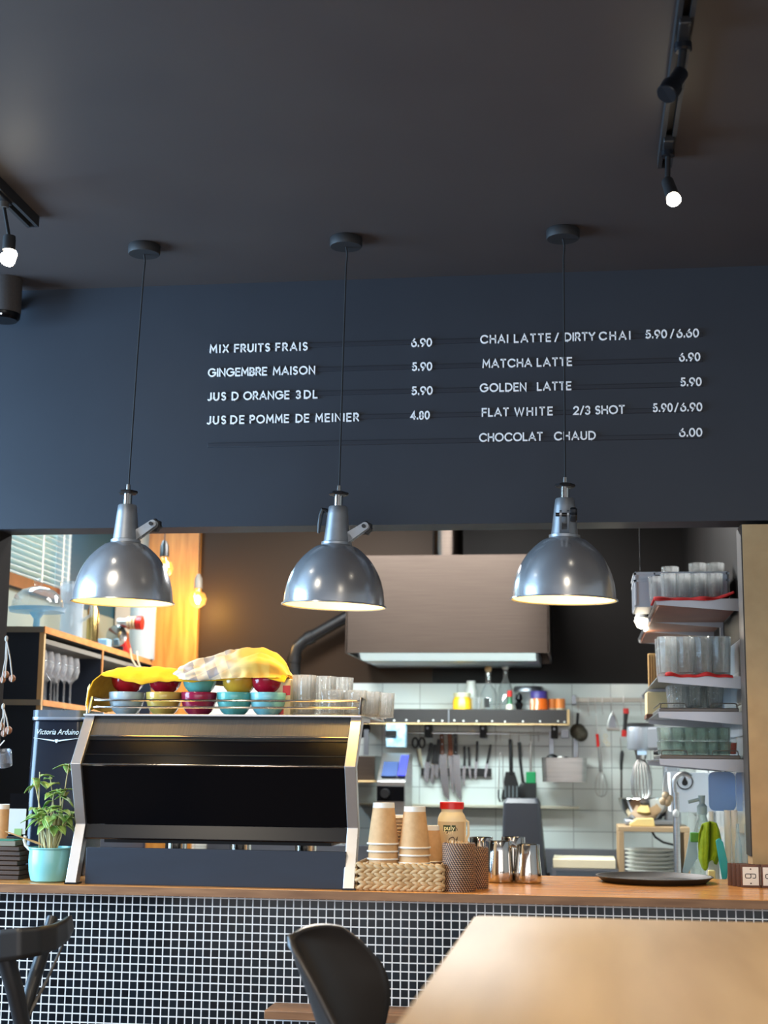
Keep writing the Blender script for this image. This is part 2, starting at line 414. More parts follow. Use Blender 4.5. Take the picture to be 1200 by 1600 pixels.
for yy in (-0.62, -0.1, 0.36, 0.62):
    ld.box(0.017, 0.019, yy - 0.006, yy + 0.006, 0.0, 0.62)
ld.build('ladder_tape', 'white', bl, smooth=False)
# back wall of the back room: pale strip and the orange wood panel
sbox('trim_3', 'plaster', -2.44, -2.265, BY - 0.02, BY, 0.0, 2.9)
sbox('trim_4', 'osb', -2.262, -1.985, BY - 0.045, BY, 0.0, 2.9)

sbox('trim_6', mat('bulb_glow_brown', rgb(52, 39, 28), 0.5, 0.0, Specular_IOR_Level=0.15), -1.985, -0.75, BY - 0.008, BY, 1.869, 2.9)  # stretch of the black wall coloured brown to stand in for warm bulb glow
# ------------------------------------------------------------------ bar counter
base = tag(MB().box(-2.6, 2.2, 4.03, 4.12, 0.0, 1.093).build('tiled_bar', 'mosaic', smooth=False), 'long bar front covered in small black mosaic tiles with pale grout', 'bar')
top = thing('bar_worktop', 'long oiled wooden worktop running along the tiled bar', 'worktop', (-0.3, 4.0, 1.093))
MB().box(-2.3, 2.5, 0.002, 0.72, 0.0, 0.024).build('board', 'counter_wood', top, bevel=0.002)
MB().box(-2.3, 2.5, -0.001, 0.002, 0.0005, 0.0225).build('front_edge', 'counter_edge', top, smooth=False)
CT = 1.117            # counter top height
lg = thing('wooden_ledge', 'narrow wooden ledge fixed low on the tiled bar front behind the moulded chair', 'ledge', (-0.75, 4.03, 0.797))
MB().box(-0.075, 0.78, -0.135, 0.0, 0.0, 0.022).build('plank', 'counter_edge', lg, bevel=0.002)
MB().prism([(-0.002, 0.0), (-0.1, 0.0), (-0.002, -0.12)], 0.1, 0.125, 'x').build('bracket', 'black_matte', lg)
MB().prism([(-0.002, 0.0), (-0.1, 0.0), (-0.002, -0.12)], 0.6, 0.625, 'x').build('bracket', 'black_matte', lg)

# ------------------------------------------------------------------ menu wall lettering (stroke letters)
def glyphs():
    G = {}
    G['A'] = (.84, [[(0, 0), (.42, 1), (.84, 0)], [(.14, .31), (.70, .31)]])
    G['B'] = (.58, [[(.0, .52), (.28, .52)] + arc(.28, .76, .24, -90, 90)[0:] + [(0, 1), (0, 0), (.30, 0)] + arc(.30, .26, .26, -90, 90)])
    G['C'] = (.88, [arc(.5, .5, .5, 42, 318, 18)])
    G['D'] = (.78, [[(.28, 1), (0, 1), (0, 0), (.28, 0)] + arc(.28, .5, .5, -90, 90, 14)])
    G['E'] = (.54, [[(.54, 1), (0, 1), (0, 0), (.54, 0)], [(0, .52), (.48, .52)]])
    G['F'] = (.52, [[(.52, 1), (0, 1), (0, 0)], [(0, .5), (.46, .5)]])
    G['G'] = (.98, [arc(.5, .5, .5, 45, 352, 20) + [(.98, .5), (.58, .5)]])
    G['H'] = (.68, [[(0, 0), (0, 1)], [(.68, 0), (.68, 1)], [(0, .52), (.68, .52)]])
    G['I'] = (.02, [[(.01, 0), (.01, 1)]])
    G['J'] = (.40, [[(.40, 1), (.40, .22)] + arc(.18, .22, .22, 0, -140, 8)])
    G['L'] = (.48, [[(0, 1), (0, 0), (.48, 0)]])
    G['M'] = (.86, [[(0, 0), (.06, 1), (.43, .3), (.80, 1), (.86, 0)]])
    G['N'] = (.70, [[(0, 0), (0, 1), (.70, 0), (.70, 1)]])
    G['O'] = (1.0, [arc(.5, .5, .5, 90, 450, 24)])
    G['P'] = (.56, [[(0, 0), (0, 1), (.28, 1)] + arc(.28, .72, .28, 90, -90) + [(0, .44)]])
    G['R'] = (.60, [[(0, 0), (0, 1), (.28, 1)] + arc(.28, .73, .27, 90, -90) + [(0, .46)], [(.26, .46), (.60, 0)]])
    G['S'] = (.54, [arc(.28, .75, .25, 35, 270, 10) + arc(.28, .25, .25, 90, -145, 10)])
    G['T'] = (.62, [[(0, 1), (.62, 1)], [(.31, 1), (.31, 0)]])
    G['U'] = (.66, [[(0, 1), (0, .33)] + arc(.33, .33, .33, 180, 360, 10) + [(.66, 1)]])
    G['W'] = (1.14, [[(0, 1), (.28, 0), (.57, .95), (.86, 0), (1.14, 1)]])
    G['X'] = (.68, [[(0, 0), (.68, 1)], [(0, 1), (.68, 0)]])
    G['Y'] = (.70, [[(0, 1), (.35, .48), (.70, 1)], [(.35, .48), (.35, 0)]])
    G['0'] = (.62, [arc(.31, .5, .31, 90, 450, 20, .5)])
    G['2'] = (.58, [arc(.29, .71, .29, 165, -32, 10) + [(0, 0), (.58, 0)]])
    G['3'] = (.54, [arc(.26, .75, .25, 150, -90, 10) + arc(.26, .26, .27, 90, -150, 10)])
    G['4'] = (.66, [[(.48, 0), (.48, 1), (0, .28), (.66, .28)]])
    G['5'] = (.56, [[(.50, 1), (.12, 1), (.07, .54)] + arc(.25, .32, .31, 130, -140, 10)])
    G['6'] = (.64, [arc(.32, .32, .32, 140, 500, 18), [(.075, .52), (.40, 1)]])
    G['8'] = (.56, [arc(.28, .75, .24, -90, 270, 16), arc(.28, .26, .27, 90, 450, 16)])
    G['9'] = (.64, [arc(.32, .68, .32, -40, 320, 18), [(.565, .48), (.24, 0)]])
    G['.'] = (.06, [[(.03, 0), (.03, .12)]])
    G['/'] = (.40, [[(0, -.04), (.40, 1.04)]])
    return G
GL = glyphs()
def ribbon(mb, pts, w, d0, d1, f):
    """flat stroke of width w along 2D pts, extruded between d0 and d1; f maps (u, v, d) to 3D"""
    p = [Vector(q) for q in pts]; n = len(p)
    closed = (p[0] - p[-1]).length < 1e-6
    if closed: p = p[:-1]; n -= 1
    Lf = []; Rt = []
    for i in range(n):
        if closed: a = (p[i] - p[i - 1]).normalized(); b = (p[(i + 1) % n] - p[i]).normalized()
        else:
            a = (p[i] - p[i - 1]).normalized() if i else None; b = (p[i + 1] - p[i]).normalized() if i < n - 1 else None
            a = a or b; b = b or a
        t = (a + b); t = t.normalized() if t.length > 1e-6 else b
        nr = Vector((-t.y, t.x)); c = max(0.45, nr.dot(Vector((-a.y, a.x))))
        off = nr * (w / 2 / c); q = p[i].copy()
        if not closed and i == 0: q = q - b * w * 0.35
        if not closed and i == n - 1: q = q + a * w * 0.35
        Lf.append(q + off); Rt.append(q - off)
    m = n; o = len(mb.v)
    for d in (d0, d1):
        mb.v += [f(q.x, q.y, d) for q in Lf] + [f(q.x, q.y, d) for q in Rt]
    rng = range(n) if closed else range(n - 1)
    for i in rng:
        j = (i + 1) % n
        mb.f.append([o + i, o + j, o + m + j, o + m + i])
        mb.f.append([o + 2 * m + i, o + 3 * m + i, o + 3 * m + j, o + 2 * m + j])
        mb.f.append([o + i, o + 2 * m + i, o + 2 * m + j, o + j])
        mb.f.append([o + m + i, o + m + j, o + 3 * m + j, o + 3 * m + i])
    if not closed:
        mb.f.append([o, o + m, o + 3 * m, o + 2 * m]); e = n - 1
        mb.f.append([o + e, o + 2 * m + e, o + 3 * m + e, o + m + e])
CAP = 0.0238
def letter_line(words, base0, base1, label, cat, group):
    """words = [(text, px_start, px_end)], baselines in pixels at both ends"""
    xa, xb = words[0][1], words[-1][2]
    zz = (at(xa, base0, WY - 0.008).z + at(xb, base1, WY - 0.008).z) / 2
    pos = at(xa, base0, WY - 0.008)
    root = thing('menu_lettering' if cat == 'menu line' else 'price_lettering', label, cat, (pos.x, WY - 0.006, zz), 0, group)
    for (txt, p0, p1) in words:
        t0 = (p0 - xa) / (xb - xa)
        yb = base0 + (base1 - base0) * t0
        x0 = at(p0 + 0.8, yb, WY).x - pos.x; x1 = at(p1 - 0.8, yb, WY).x - pos.x
        nat = sum(GL[c][0] for c in txt) * CAP
        gaps = len(txt) - 1
        sp = (x1 - x0 - nat) / gaps if gaps else 0
        k = 1.0
        if gaps and sp < 0.27 * CAP:
            sp = 0.27 * CAP; k = (x1 - x0 - sp * gaps) / nat
        x = x0
        for c in txt:
            w, st = GL[c]; mb = MB()
            for s_ in st:
                ribbon(mb, [(u * k, v) for u, v in s_], 0.182, -0.003, 0.003, lambda u, v, d: Vector((u * CAP, d, v * CAP)))
            mb.shift((x, 0, 0)); mb.build('letter', 'white_letter', root, smooth=False)
            x += w * CAP * k + sp
    return root
def ln(c0, y0, sc, words, b0, b1):   # crop coordinates -> pixels
    return [(t, c0 + a * sc, c0 + b * sc) for t, a, b in words], y0 + b0 * sc, y0 + b1 * sc
MENU = [
 (300, [('MIX', 82, 166), ('FRUITS', 191, 350), ('FRAIS', 375, 518)], 175, 160, 'MIX FRUITS FRAIS'),
 (300, [('GINGEMBRE', 74, 337), ('MAISON', 364, 551)], 281, 266, 'GINGEMBRE MAISON'),
 (300, [('JUS', 72, 154), ('D', 180, 211), ('ORANGE', 232, 437), ('3', 465, 490), ('DL', 502, 562)], 388, 374, 'JUS D ORANGE 3 DL'),
 (300, [('JUS', 69, 154), ('DE', 174, 236), ('POMME', 260, 435), ('DE', 465, 525), ('MEINIER', 553, 747)], 494, 476, 'JUS DE POMME DE MEINIER'),
 (720, [('CHAI', 88, 212), ('LATTE', 238, 403), ('/', 419, 439), ('DIRTY', 463, 600), ('CHAI', 617, 757)], 134, 110, 'CHAI LATTE / DIRTY CHAI'),
 (720, [('MATCHA', 98, 318), ('LATTE', 340, 497)], 242, 228, 'MATCHA LATTE'),
 (720, [('GOLDEN', 86, 293), ('LATTE', 341, 494)], 350, 336, 'GOLDEN LATTE'),
 (720, [('FLAT', 95, 215), ('WHITE', 240, 411), ('2/3', 503, 578), ('SHOT', 600, 732)], 460, 442, 'FLAT WHITE 2/3 SHOT'),
 (720, [('CHOCOLAT', 83, 366), ('CHAUD', 417, 602)], 570, 560, 'CHOCOLAT CHAUD')]
for c0, w, b0, b1, txt in MENU:
    a, y0, y1 = ln(c0, 490, .35, w, b0, b1)
    letter_line(a, y0, y1, 'white letters on the navy wall reading ' + txt, 'menu line', 'drink names on the menu wall')
PRICES = [
 (300, [('6.90', 980, 1072)], 146, 144, '6.90 beside the MIX FRUITS FRAIS line'),
 (300, [('5.90', 984, 1073)], 253, 251, '5.90 beside the GINGEMBRE MAISON line'),
 (300, [('5.90', 982, 1075)], 361, 359, '5.90 beside the JUS D ORANGE line'),
 (300, [('4.80', 977, 1062)], 471, 469, '4.80 beside the JUS DE POMME line'),
 (720, [('5.90', 825, 920), ('/', 934, 952), ('6.60', 963, 1062)], 108, 103, '5.90 / 6.60 beside the CHAI LATTE line'),
 (720, [('6.90', 975, 1068)], 211, 209, '6.90 beside the MATCHA LATTE line'),
 (720, [('5.90', 981, 1074)], 322, 320, '5.90 beside the GOLDEN LATTE line'),
 (720, [('5.90', 858, 945), ('/', 953, 971), ('6.90', 980, 1077)], 438, 432, '5.90 / 6.90 beside the FLAT WHITE line'),
 (720, [('6.00', 975, 1077)], 548, 546, '6.00 beside the CHOCOLAT CHAUD line')]
for c0, w, b0, b1, txt in PRICES:
    a, y0, y1 = ln(c0, 490, .35, w, b0, b1)
    letter_line(a, y0, y1, 'white price figures reading ' + txt, 'price', 'prices on the menu wall')
# the navy rails that carry the letters
for (yl, yr, nm) in ((542.5, 523.5, 'first'), (581, 562.5, 'second'), (618, 601, 'third'), (656, 640, 'fourth'), (697, 680, 'fifth and lowest')):
    a = at(325, yl, WY); b = at(1098, yr, WY); zz = (a.z + b.z) / 2
    rl = tag(MB().box(a.x, b.x, WY - 0.0045, WY, zz - 0.008, zz + 0.006).build('letter_rail', 'navy_rail', bevel=0.001), 'slim navy letter rail across the menu wall, %s from the top' % nm, 'letter rail', 'letter rails on the menu wall')

# ------------------------------------------------------------------ pendants
def pendant(cx, cord_px, label, phi, tilt, power, hook):
    Yp = 4.10
    cpos = atz(cx[0], cx[1], 3.0)
    root = thing('pendant_lamp', label, 'pendant lamp', (cpos.x, Yp, 3.0), 0, 'aluminium pendant lamps over the bar')
    MB().lathe([(0.0, 0.0), (0.047, 0.0), (0.0485, -0.003), (0.0485, -0.024), (0.046, -0.028), (0.0, -0.028)], 40).build('canopy', 'black_matte', root)
    ce = at(cord_px[0], cord_px[1], Yp); Lc = 3.0 - ce.z; dx = ce.x - cpos.x
    MB().tube([(0, 0, -0.028), (0.004, 0, -0.05), (0.001, 0, -0.09), (dx * 0.5 + 0.0005, 0, -Lc * 0.5), (dx, 0, -Lc)], 0.0027, 8).build('cord', 'cord', root)
    T = Matrix.Translation((dx, 0, -Lc)) @ Matrix.Rotation(R(tilt), 4, 'Y') @ Matrix.Rotation(R(1.0), 4, 'X')
    MB().lathe([(0, 0), (0.006, 0), (0.0065, -0.018), (0.0, -0.018)], 16, T).build('ferrule', 'chrome', root)
    kn = MB(); kn.lathe([(0, -0.016), (0.012, -0.016), (0.026, -0.020), (0.0275, -0.025), (0.024, -0.029), (0, -0.030)], 24, T, mod=lambda a, z: 1 + 0.07 * math.cos(6 * a))
    kn.build('wing_nut', 'black', root)
    MB().lathe([(0, -0.029), (0.0125, -0.029), (0.0125, -0.064), (0, -0.064)], 24, T).build('stem', 'chrome', root)
    nk = MB().lathe([(0, -0.061), (0.025, -0.061), (0.0275, -0.064), (0.030, -0.085), (0.038, -0.164), (0.044, -0.166), (0.044, -0.174), (0, -0.174)], 40, T).build('neck', 'lamp_neck', root)
    H = 0.172; z0 = -0.174
    prof = [(0.0, .30), (.04, .42), (.10, .515), (.18, .62), (.26, .705), (.36, .788), (.48, .866), (.60, .922), (.75, .968), (.88, .99), (1.0, 1.0)]
    pr = [(0.145 * r, z0 - H * t) for t, r in prof]
    outer = pr + [(0.1505, z0 - H - 0.001), (0.1512, z0 - H - 0.004), (0.1485, z0 - H - 0.005)]
    inner = [(r - 0.0022, z - 0.001) for r, z in reversed(pr)]
    MB().ring([(0.012, z0 - 0.0005)] + outer + inner + [(0.012, z0 - 0.003)], 64, T).build('shade', 'lamp_metal', root, angle=50)
    lin_ = [(0.1475, z0 - H - 0.0046)] + [(r - 0.0030, z - 0.0018) for r, z in reversed(pr)] + [(0.012, z0 - 0.005)]
    MB().grid(lambda u, v: (lambda q, a: Vector((q[0] * math.cos(a), q[0] * math.sin(a), q[1])))(lin_[round(v * (len(lin_) - 1))], 2 * PI * u), 64, len(lin_) - 1, T).build('inner_lining', 'lamp_white', root)
    bz = z0 - 0.062
    bu = MB(); bu.lathe([(0, 0.05), (0.013, 0.05), (0.013, 0.03), (0.02, 0.018), (0.028, 0.0), (0.026, -0.014), (0.015, -0.025), (0, -0.028)], 24, T @ Matrix.Translation((0, 0, bz)))
    bu.build('bulb', 'warm_bulb' if power > 3 else 'warm_bulb', root)
    # clamp bracket
    B = T @ Matrix.Rotation(R(phi), 4, 'Z') @ Matrix.Translation((0.034, 0, -0.152)) @ Matrix.Rotation(R(-36), 4, 'Y') @ Matrix.Scale(1.22, 4)
    cl = MB()
    for yy in (-0.011, 0.006):
        cl.prism([(-0.004, -0.010), (0.044, -0.009)] + arc(0.048, 0, 0.009, -80, 80, 6) + [(0.044, 0.009), (-0.004, 0.012)], yy, yy + 0.005, 'y', B)
    cl.box(-0.008, 0.008, -0.011, 0.011, -0.010, 0.010, B)
    clo = cl.build('clamp', 'lamp_neck', root)
    kb = MB(); kb.tube([(0.046, -0.02, 0), (0.046, 0.024, 0)], 0.0045, 12, True, B)
    kb.lathe([(0, 0), (0.014, 0), (0.016, 0.004), (0.016, 0.012), (0.012, 0.016), (0, 0.016)], 24, B @ Matrix.Translation((0.046, 0.013, 0)) @ Matrix.Rotation(R(-90), 4, 'X'), mod=lambda a, z: 1 + 0.10 * math.cos(7 * a))
    kb.build('knob', 'black', clo)
    if hook:
        hk = MB(); hk.tube([T @ Vector(p) for p in ((-0.026, 0, -0.085), (-0.036, 0, -0.073), (-0.045, 0, -0.072), (-0.050, 0, -0.088), (-0.053, 0, -0.115), (-0.054, 0, -0.140))], [0.006, 0.007, 0.008, 0.007, 0.006, 0.004], 10)
        hk.build('handle', 'black', root)
    lp = T @ Vector((0, 0, z0 - 0.115))
    pt = point('pendant_light', lp, power, (1.0, 0.70, 0.28), 0.028); pt.parent = root
    return root
pendant((215, 371), (201, 757), 'leftmost aluminium dome pendant, hanging in front of the glassware shelves', 0, 0.9, 2.0, False)
pendant((536, 361), (530, 759), 'aluminium dome pendant with a black hook handle on its neck', 0, 1.8, 4.6, True)
pendant((879, 347), (883, 746), 'dented aluminium dome pendant whose knob faces the room, right of the hood', -90, 1.2, 4.6, False)
# ================================================================== espresso machine
mc = thing('espresso_machine', 'large black espresso machine with angled steel side frames on the bar', 'espresso machine', (-1.02, 4.3, CT))
prof_f = [(4.022, CT), (4.085, 1.279), (4.020, 1.447), (4.128, 1.588)]      # front line of the side frames (y, z)
def frame(x0, x1):
    f = list(prof_f); b = [(y + 0.034, z) for y, z in f]
    mb = MB().prism(f + [(4.30, 1.588), (4.30, 1.572), (b[3][0] + .004, 1.572), b[2], b[1], (b[0][0], CT)], x0, x1, 'x')
    return mb
for x0, x1 in ((-1.424, -1.394), (-0.643, -0.612)):
    fo = frame(x0, x1).build('side_frame', 'frame_steel', mc, world=True, smooth=False, bevel=0.0015)
    MB().box(x0 - 0.002, x1 + 0.004, 4.021, 4.062, CT, CT + 0.005).build('foot_plate', 'satin_black', fo, world=False).location = -Vector(mc.location)
xa, xb = -1.393, -0.644
def strip(y0, z0, y1, z1, th=0.012):
    d = Vector((y1 - y0, z1 - z0)).normalized(); n = Vector((d.y, -d.x)) * th
    return [(y0, z0), (y1, z1), (y1 + n.x, z1 + n.y), (y0 + n.x, z0 + n.y)]
def yz(t, a, b): return (a[0] + (b[0] - a[0]) * t, a[1] + (b[1] - a[1]) * t)
A_, B_, C_, D_ = [(y + 0.008, z) for y, z in prof_f]
def body(name, m, p, q, off=0.0, th=0.012, bev=0.001):
    mb = MB().prism(strip(p[0] + off, p[1], q[0] + off, q[1], th), xa, xb, 'x')
    return mb.build(name, m, mc, world=True, smooth=False, bevel=bev)
body('top_fascia', 'dark_brushed', yz(0.58, C_, D_), D_)
body('chrome_strip', 'chrome', yz(0.555, C_, D_), yz(0.58, C_, D_), -0.002)
body('shadow_strip', 'satin_black', yz(0.48, C_, D_), yz(0.55, C_, D_), 0.003)
body('upper_panel', 'gloss_black', yz(0.20, C_, D_), yz(0.478, C_, D_), 0.006)
body('panel_lip', 'satin_black', yz(0.185, C_, D_), yz(0.2, C_, D_), 0.002)
body('lower_band', 'gloss_black', yz(0.012, C_, D_), yz(0.18, C_, D_), 0.004)
body('chrome_strip', 'chrome', yz(-0.01, C_, D_), yz(0.012, C_, D_), -0.001, 0.008)
body('main_panel', 'gloss_black', B_, C_, 0.002)
body('bevel_panel', 'satin_black', yz(0.77, A_, B_), B_, 0.0)
MB().box(xa + .03, -0.700, 4.165, 4.40, 1.225, 1.575).build('housing', 'black_matte', mc, world=True, smooth=False)
MB().box(xa + .04, -0.72, 4.20, 4.52, 1.135, 1.165).build('drip_tray', 'satin_black', mc, world=True, bevel=0.003)
for gx in (-1.22, -1.02, -0.82):
    MB().lathe([(0, 0), (0.033, 0), (0.033, 0.055), (0, 0.055)], 24, Matrix.Translation((gx, 4.42, 1.172))).build('group_head', 'chrome', mc, world=True)
badge = MB()
for k, dx in enumerate((-0.012, 0.0, 0.012)):
    badge.box(-0.745 + dx, -0.738 + dx, 4.062, 4.0635, 1.502, 1.507)
# cup rack on top
RT = 1.590
rk = MB().box(-1.425, -0.612, 4.115, 4.62, RT - 0.006, RT).build('rack_tray', 'frame_steel', mc, world=True, bevel=0.001)
rl = MB()
yo = 4.122
def rail(zz, yb):
    return [(-1.405, yb + 0.03, zz), (-1.402, yb + 0.004, zz), (-1.395, yb, zz), (-0.630, yb, zz), (-0.622, yb + 0.004, zz), (-0.618, yb + 0.02, zz)]
rl.tube(rail(RT + 0.020, 4.131), 0.0032, 8); rl.tube(rail(RT + 0.040, 4.140), 0.0032, 8)
for xx in (-1.412, -0.617):
    rl.tube([(xx, 4.118, RT), (xx, 4.146, RT + 0.048), (xx, 4.30, RT + 0.048), (xx, 4.585, RT + 0.048), (xx, 4.60, RT + 0.042), (xx, 4.602, RT)], 0.0045, 8)
rl.build('cup_rail', 'chrome', mc, world=True)
# board in front of the machine
nb = tag(MB().box(-1.375, -0.640, 4.045, 4.062, CT, CT + 0.1).build('counter_board', 'navy_board', bevel=0.001), 'plain navy board standing on the bar under the espresso machine', 'board')

# ------------------------------------------------------------------ bowls and glasses on the rack
def bowl_mesh(r, h):
    o = [(0.0, 0.0), (r * .54, 0.0), (r * .56, h * .05), (r * .72, h * .16), (r * .87, h * .36), (r * .95, h * .6), (r * .985, h * .82), (r, h)]
    i = [(a - 0.004, max(0.005, z)) for a, z in reversed(o[3:])] + [(0.0, h * .12)]
    return MB().lathe(o + [(r - 0.001, h + 0.002), (r - 0.003, h + 0.002)] + i, 40)
def bowl(px, yb, Y, r, h, col, word, tiltv=(0, 0), z=None):
    p = at(px, yb, Y); zz = RT if z is None else z
    m_ = mat('glazed_' + word.split()[0], rgb(*col), 0.16)
    o = bowl_mesh(r, h).build('bowl', m_); o.location = (p.x, Y, zz); o.rotation_euler = (tiltv[0], tiltv[1], 0)
    return tag(o, word, 'bowl', 'glazed bowls on the espresso machine')
BR, BH = 0.053, 0.064
bowl(197, 1117, 4.205, BR, BH, (164, 186, 196), 'grey-blue glazed bowl on the machine rack, under the left red bowl')
bowl(255, 1117, 4.205, BR, BH, (196, 168, 84), 'mustard glazed bowl on the machine rack')
bowl(310, 1117, 4.205, BR, BH, (150, 30, 66), 'crimson glazed bowl on the machine rack, under a turquoise bowl')
bowl(366, 1117, 4.205, BR, BH, (92, 176, 172), 'turquoise glazed bowl on the machine rack, under the tilted yellow bowl')
bowl(418, 1117, 4.205, BR, BH, (126, 196, 206), 'aqua glazed bowl on the machine rack, beside the red and cream tin')
z2 = RT + BH + 0.003
bowl(199, 1090, 4.222, 0.050, 0.048, (172, 26, 34), 'red glazed bowl stacked leftmost under the yellow cloth', z=z2)
bowl(257, 1090, 4.222, 0.050, 0.048, (160, 24, 42), 'red glazed bowl stacked on the mustard bowl', z=z2)
bowl(309, 1090, 4.222, 0.050, 0.048, (112, 192, 182), 'turquoise glazed bowl stacked on the crimson bowl', (R(4), R(7)), z=z2 - 0.002)
bowl(368, 1090, 4.222, 0.050, 0.048, (226, 176, 60), 'yellow glazed bowl tilted on top of the turquoise bowl', (R(-4), R(12)), z=z2 - 0.002)
bowl(416, 1090, 4.215, 0.044, 0.042, (178, 26, 52), 'small ruby glazed bowl stacked beside the red and cream tin', z=z2)
p = at(440, 1117, 4.235)
tn = thing('patterned_tin', 'cream tin with red squares standing between the bowls and ribbed tumblers', 'tin', (p.x + 0.004, 4.245, RT))
MB().box(-0.026, 0.026, -0.03, 0.03, 0, 0.108).build('body', mat('cream_tin', rgb(240, 224, 176), 0.35), tn, bevel=0.003)
rd = MB()
rd.box(-0.022, 0.006, -0.0308, -0.029, 0.004, 0.056); rd.box(0.002, 0.0245, -0.0308, -0.029, 0.060, 0.088)
rd.build('red_squares', 'red', tn, smooth=False)
def tumbler_mb(r0, r1, h, ribs=0, th=0.0026, base=0.006, n=40):
    md = (lambda a, z: 1 + 0.045 * math.cos(ribs * a)) if ribs else None
    return MB().lathe([(0, 0), (r0 * .96, 0), (r0, 0.002), (r0 + (r1 - r0) * .5, h * .5), (r1, h - .001), (r1 - .0008, h), (r1 - th * .8, h), (r1 - th, h - .001), (r0 + (r1 - r0) * .5 - th, h * .5), (r0 - th, base + .002), (r0 * .8, base), (0, base)], n if not ribs else ribs * 4, None, md)
def tumbler(proto, loc, label, group, cat='glass', flip=False, mt='glass'):
    o = proto.copy(); COL.objects.link(o); o.location = loc
    if flip: o.rotation_euler = (PI, 0, 0)
    return tag(o, label, cat, group)
def proto_of(mb, name, m):
    o = mb.build(name, m); return o
tall = proto_of(tumbler_mb(0.029, 0.034, 0.118, 16), 'ribbed_tumbler', 'rack_glass')
tp = at(474, 1117, 4.21)
tall.location = (tp.x, 4.215, RT); tag(tall, 'tall ribbed tumbler on the machine rack next to the red and cream tin', 'glass', 'ribbed tumblers on the machine rack')
tumbler(tall, (tp.x + 0.050, 4.272, RT), 'tall ribbed tumbler second in the row receding from the red and cream tin', 'ribbed tumblers on the machine rack')
tumbler(tall, (tp.x + 0.092, 4.332, RT), 'tall ribbed tumbler furthest back on the machine rack', 'ribbed tumblers on the machine rack')
tumbler(tall, (tp.x - 0.010, 4.285, RT), 'tall ribbed tumbler directly behind the foremost ribbed one', 'ribbed tumblers on the machine rack')
low = proto_of(tumbler_mb(0.031, 0.034, 0.073, 12), 'low_tumbler', 'rack_glass')
lx = at(520, 1117, 4.2).x
pos = [(lx, 4.185), (lx + 0.066, 4.19), (lx + 0.034, 4.252), (lx + 0.098, 4.262), (lx + 0.128, 4.33), (lx + 0.06, 4.325), (lx + 0.098, 4.40)]
words = ['low tumbler in front by the rail, left of its twin', 'low tumbler in front by the rail, nearest the right end of the rack', 'low tumbler in the second row, behind the two front ones',
         'low tumbler in the second row, at the right end', 'low tumbler in the third row, at the right end', 'low tumbler in the third row, behind the tall ribbed ones', 'low tumbler at the very back right of the rack']
for i, (x, y) in enumerate(pos):
    o = low if i == 0 else low.copy()
    if i: COL.objects.link(o)
    o.location = (x, y, RT); tag(o, 'clear ' + words[i], 'glass', 'low tumblers on the machine rack')

# ------------------------------------------------------------------ yellow towel over the bowls
def interp(t, pts):
    for (a, va), (b, vb) in zip(pts, pts[1:]):
        if t <= b: 
            k = (t - a) / (b - a) if b > a else 0; k = k * k * (3 - 2 * k)
            return va + (vb - va) * k
    return pts[-1][1]
def ridge(px, py): q = at(px, py, 4.21); return q.x, q.z
TOPL = [(150, 1112), (148.5, 1098), (151, 1082), (158, 1066), (170, 1054), (186, 1049), (205, 1048), (230, 1048), (255, 1047), (280, 1050), (310, 1058), (340, 1060), (370, 1058), (400, 1056), (430, 1054), (447, 1056), (452, 1062)]
FRL  = [(149, 1114), (147.5, 1100), (150, 1084), (157, 1068), (169, 1058), (187, 1061), (206, 1067), (232, 1072), (257, 1069), (282, 1070), (312, 1072), (342, 1068), (372, 1064), (402, 1062), (430, 1066), (446, 1067), (452, 1068)]
def samp(P, t):
    f = t * (len(P) - 1); i = min(int(f), len(P) - 2); k = f - i
    return P[i][0] + (P[i + 1][0] - P[i][0]) * k, P[i][1] + (P[i + 1][1] - P[i][1]) * k
def tw(u, v):
    fx, fz = ridge(*samp(FRL, u)); tx, tz = ridge(*samp(TOPL, u))
    if v < 0.16: k = v / 0.16; x = fx + (tx - fx) * k; z = fz + (tz - fz) * math.sin(k * PI / 2)
    else: x = tx; z = tz + 0.003 * math.sin(v * 9)
    y = 4.142 + 0.272 * v
    n = noise.noise(Vector((x * 13, y * 38, 3))) * 0.008 + noise.noise(Vector((x * 40, y * 70, 9))) * 0.0035
    if v > 0.85 and u > .25: z -= (v - 0.85) * 0.12
    return Vector((x, y, z + (n if u > .22 else n * .3) + 0.004))
yt = thing('tea_towel', 'yellow cotton towel draped over the bowls on the espresso machine', 'towel', (-1.1, 4.28, RT + 0.12))
MB().grid(tw, 96, 24).build('cloth', noisy('yellow_cotton', rgb(236, 180, 24), rgb(222, 162, 14), 14, 0.9, stretch=(1, 3, 3), bump=0.5), yt, world=True, solid=0.003, angle=80)
fr_ = MB(); random.seed(4)
for k in range(16):
    b = ridge(150 - random.random() * 4, 1070 + k * 2.6); y = 4.16 + 0.02 * random.random()
    fr_.tube([(b[0], y, b[1]), (b[0] - 0.006, y - .002, b[1] - 0.012), (b[0] - 0.004 - 0.004 * random.random(), y - .003, b[1] - 0.028)], 0.0012, 5)
fr_.build('fringe', mat('pale_fringe', rgb(236, 226, 196), 0.9), yt, world=True)
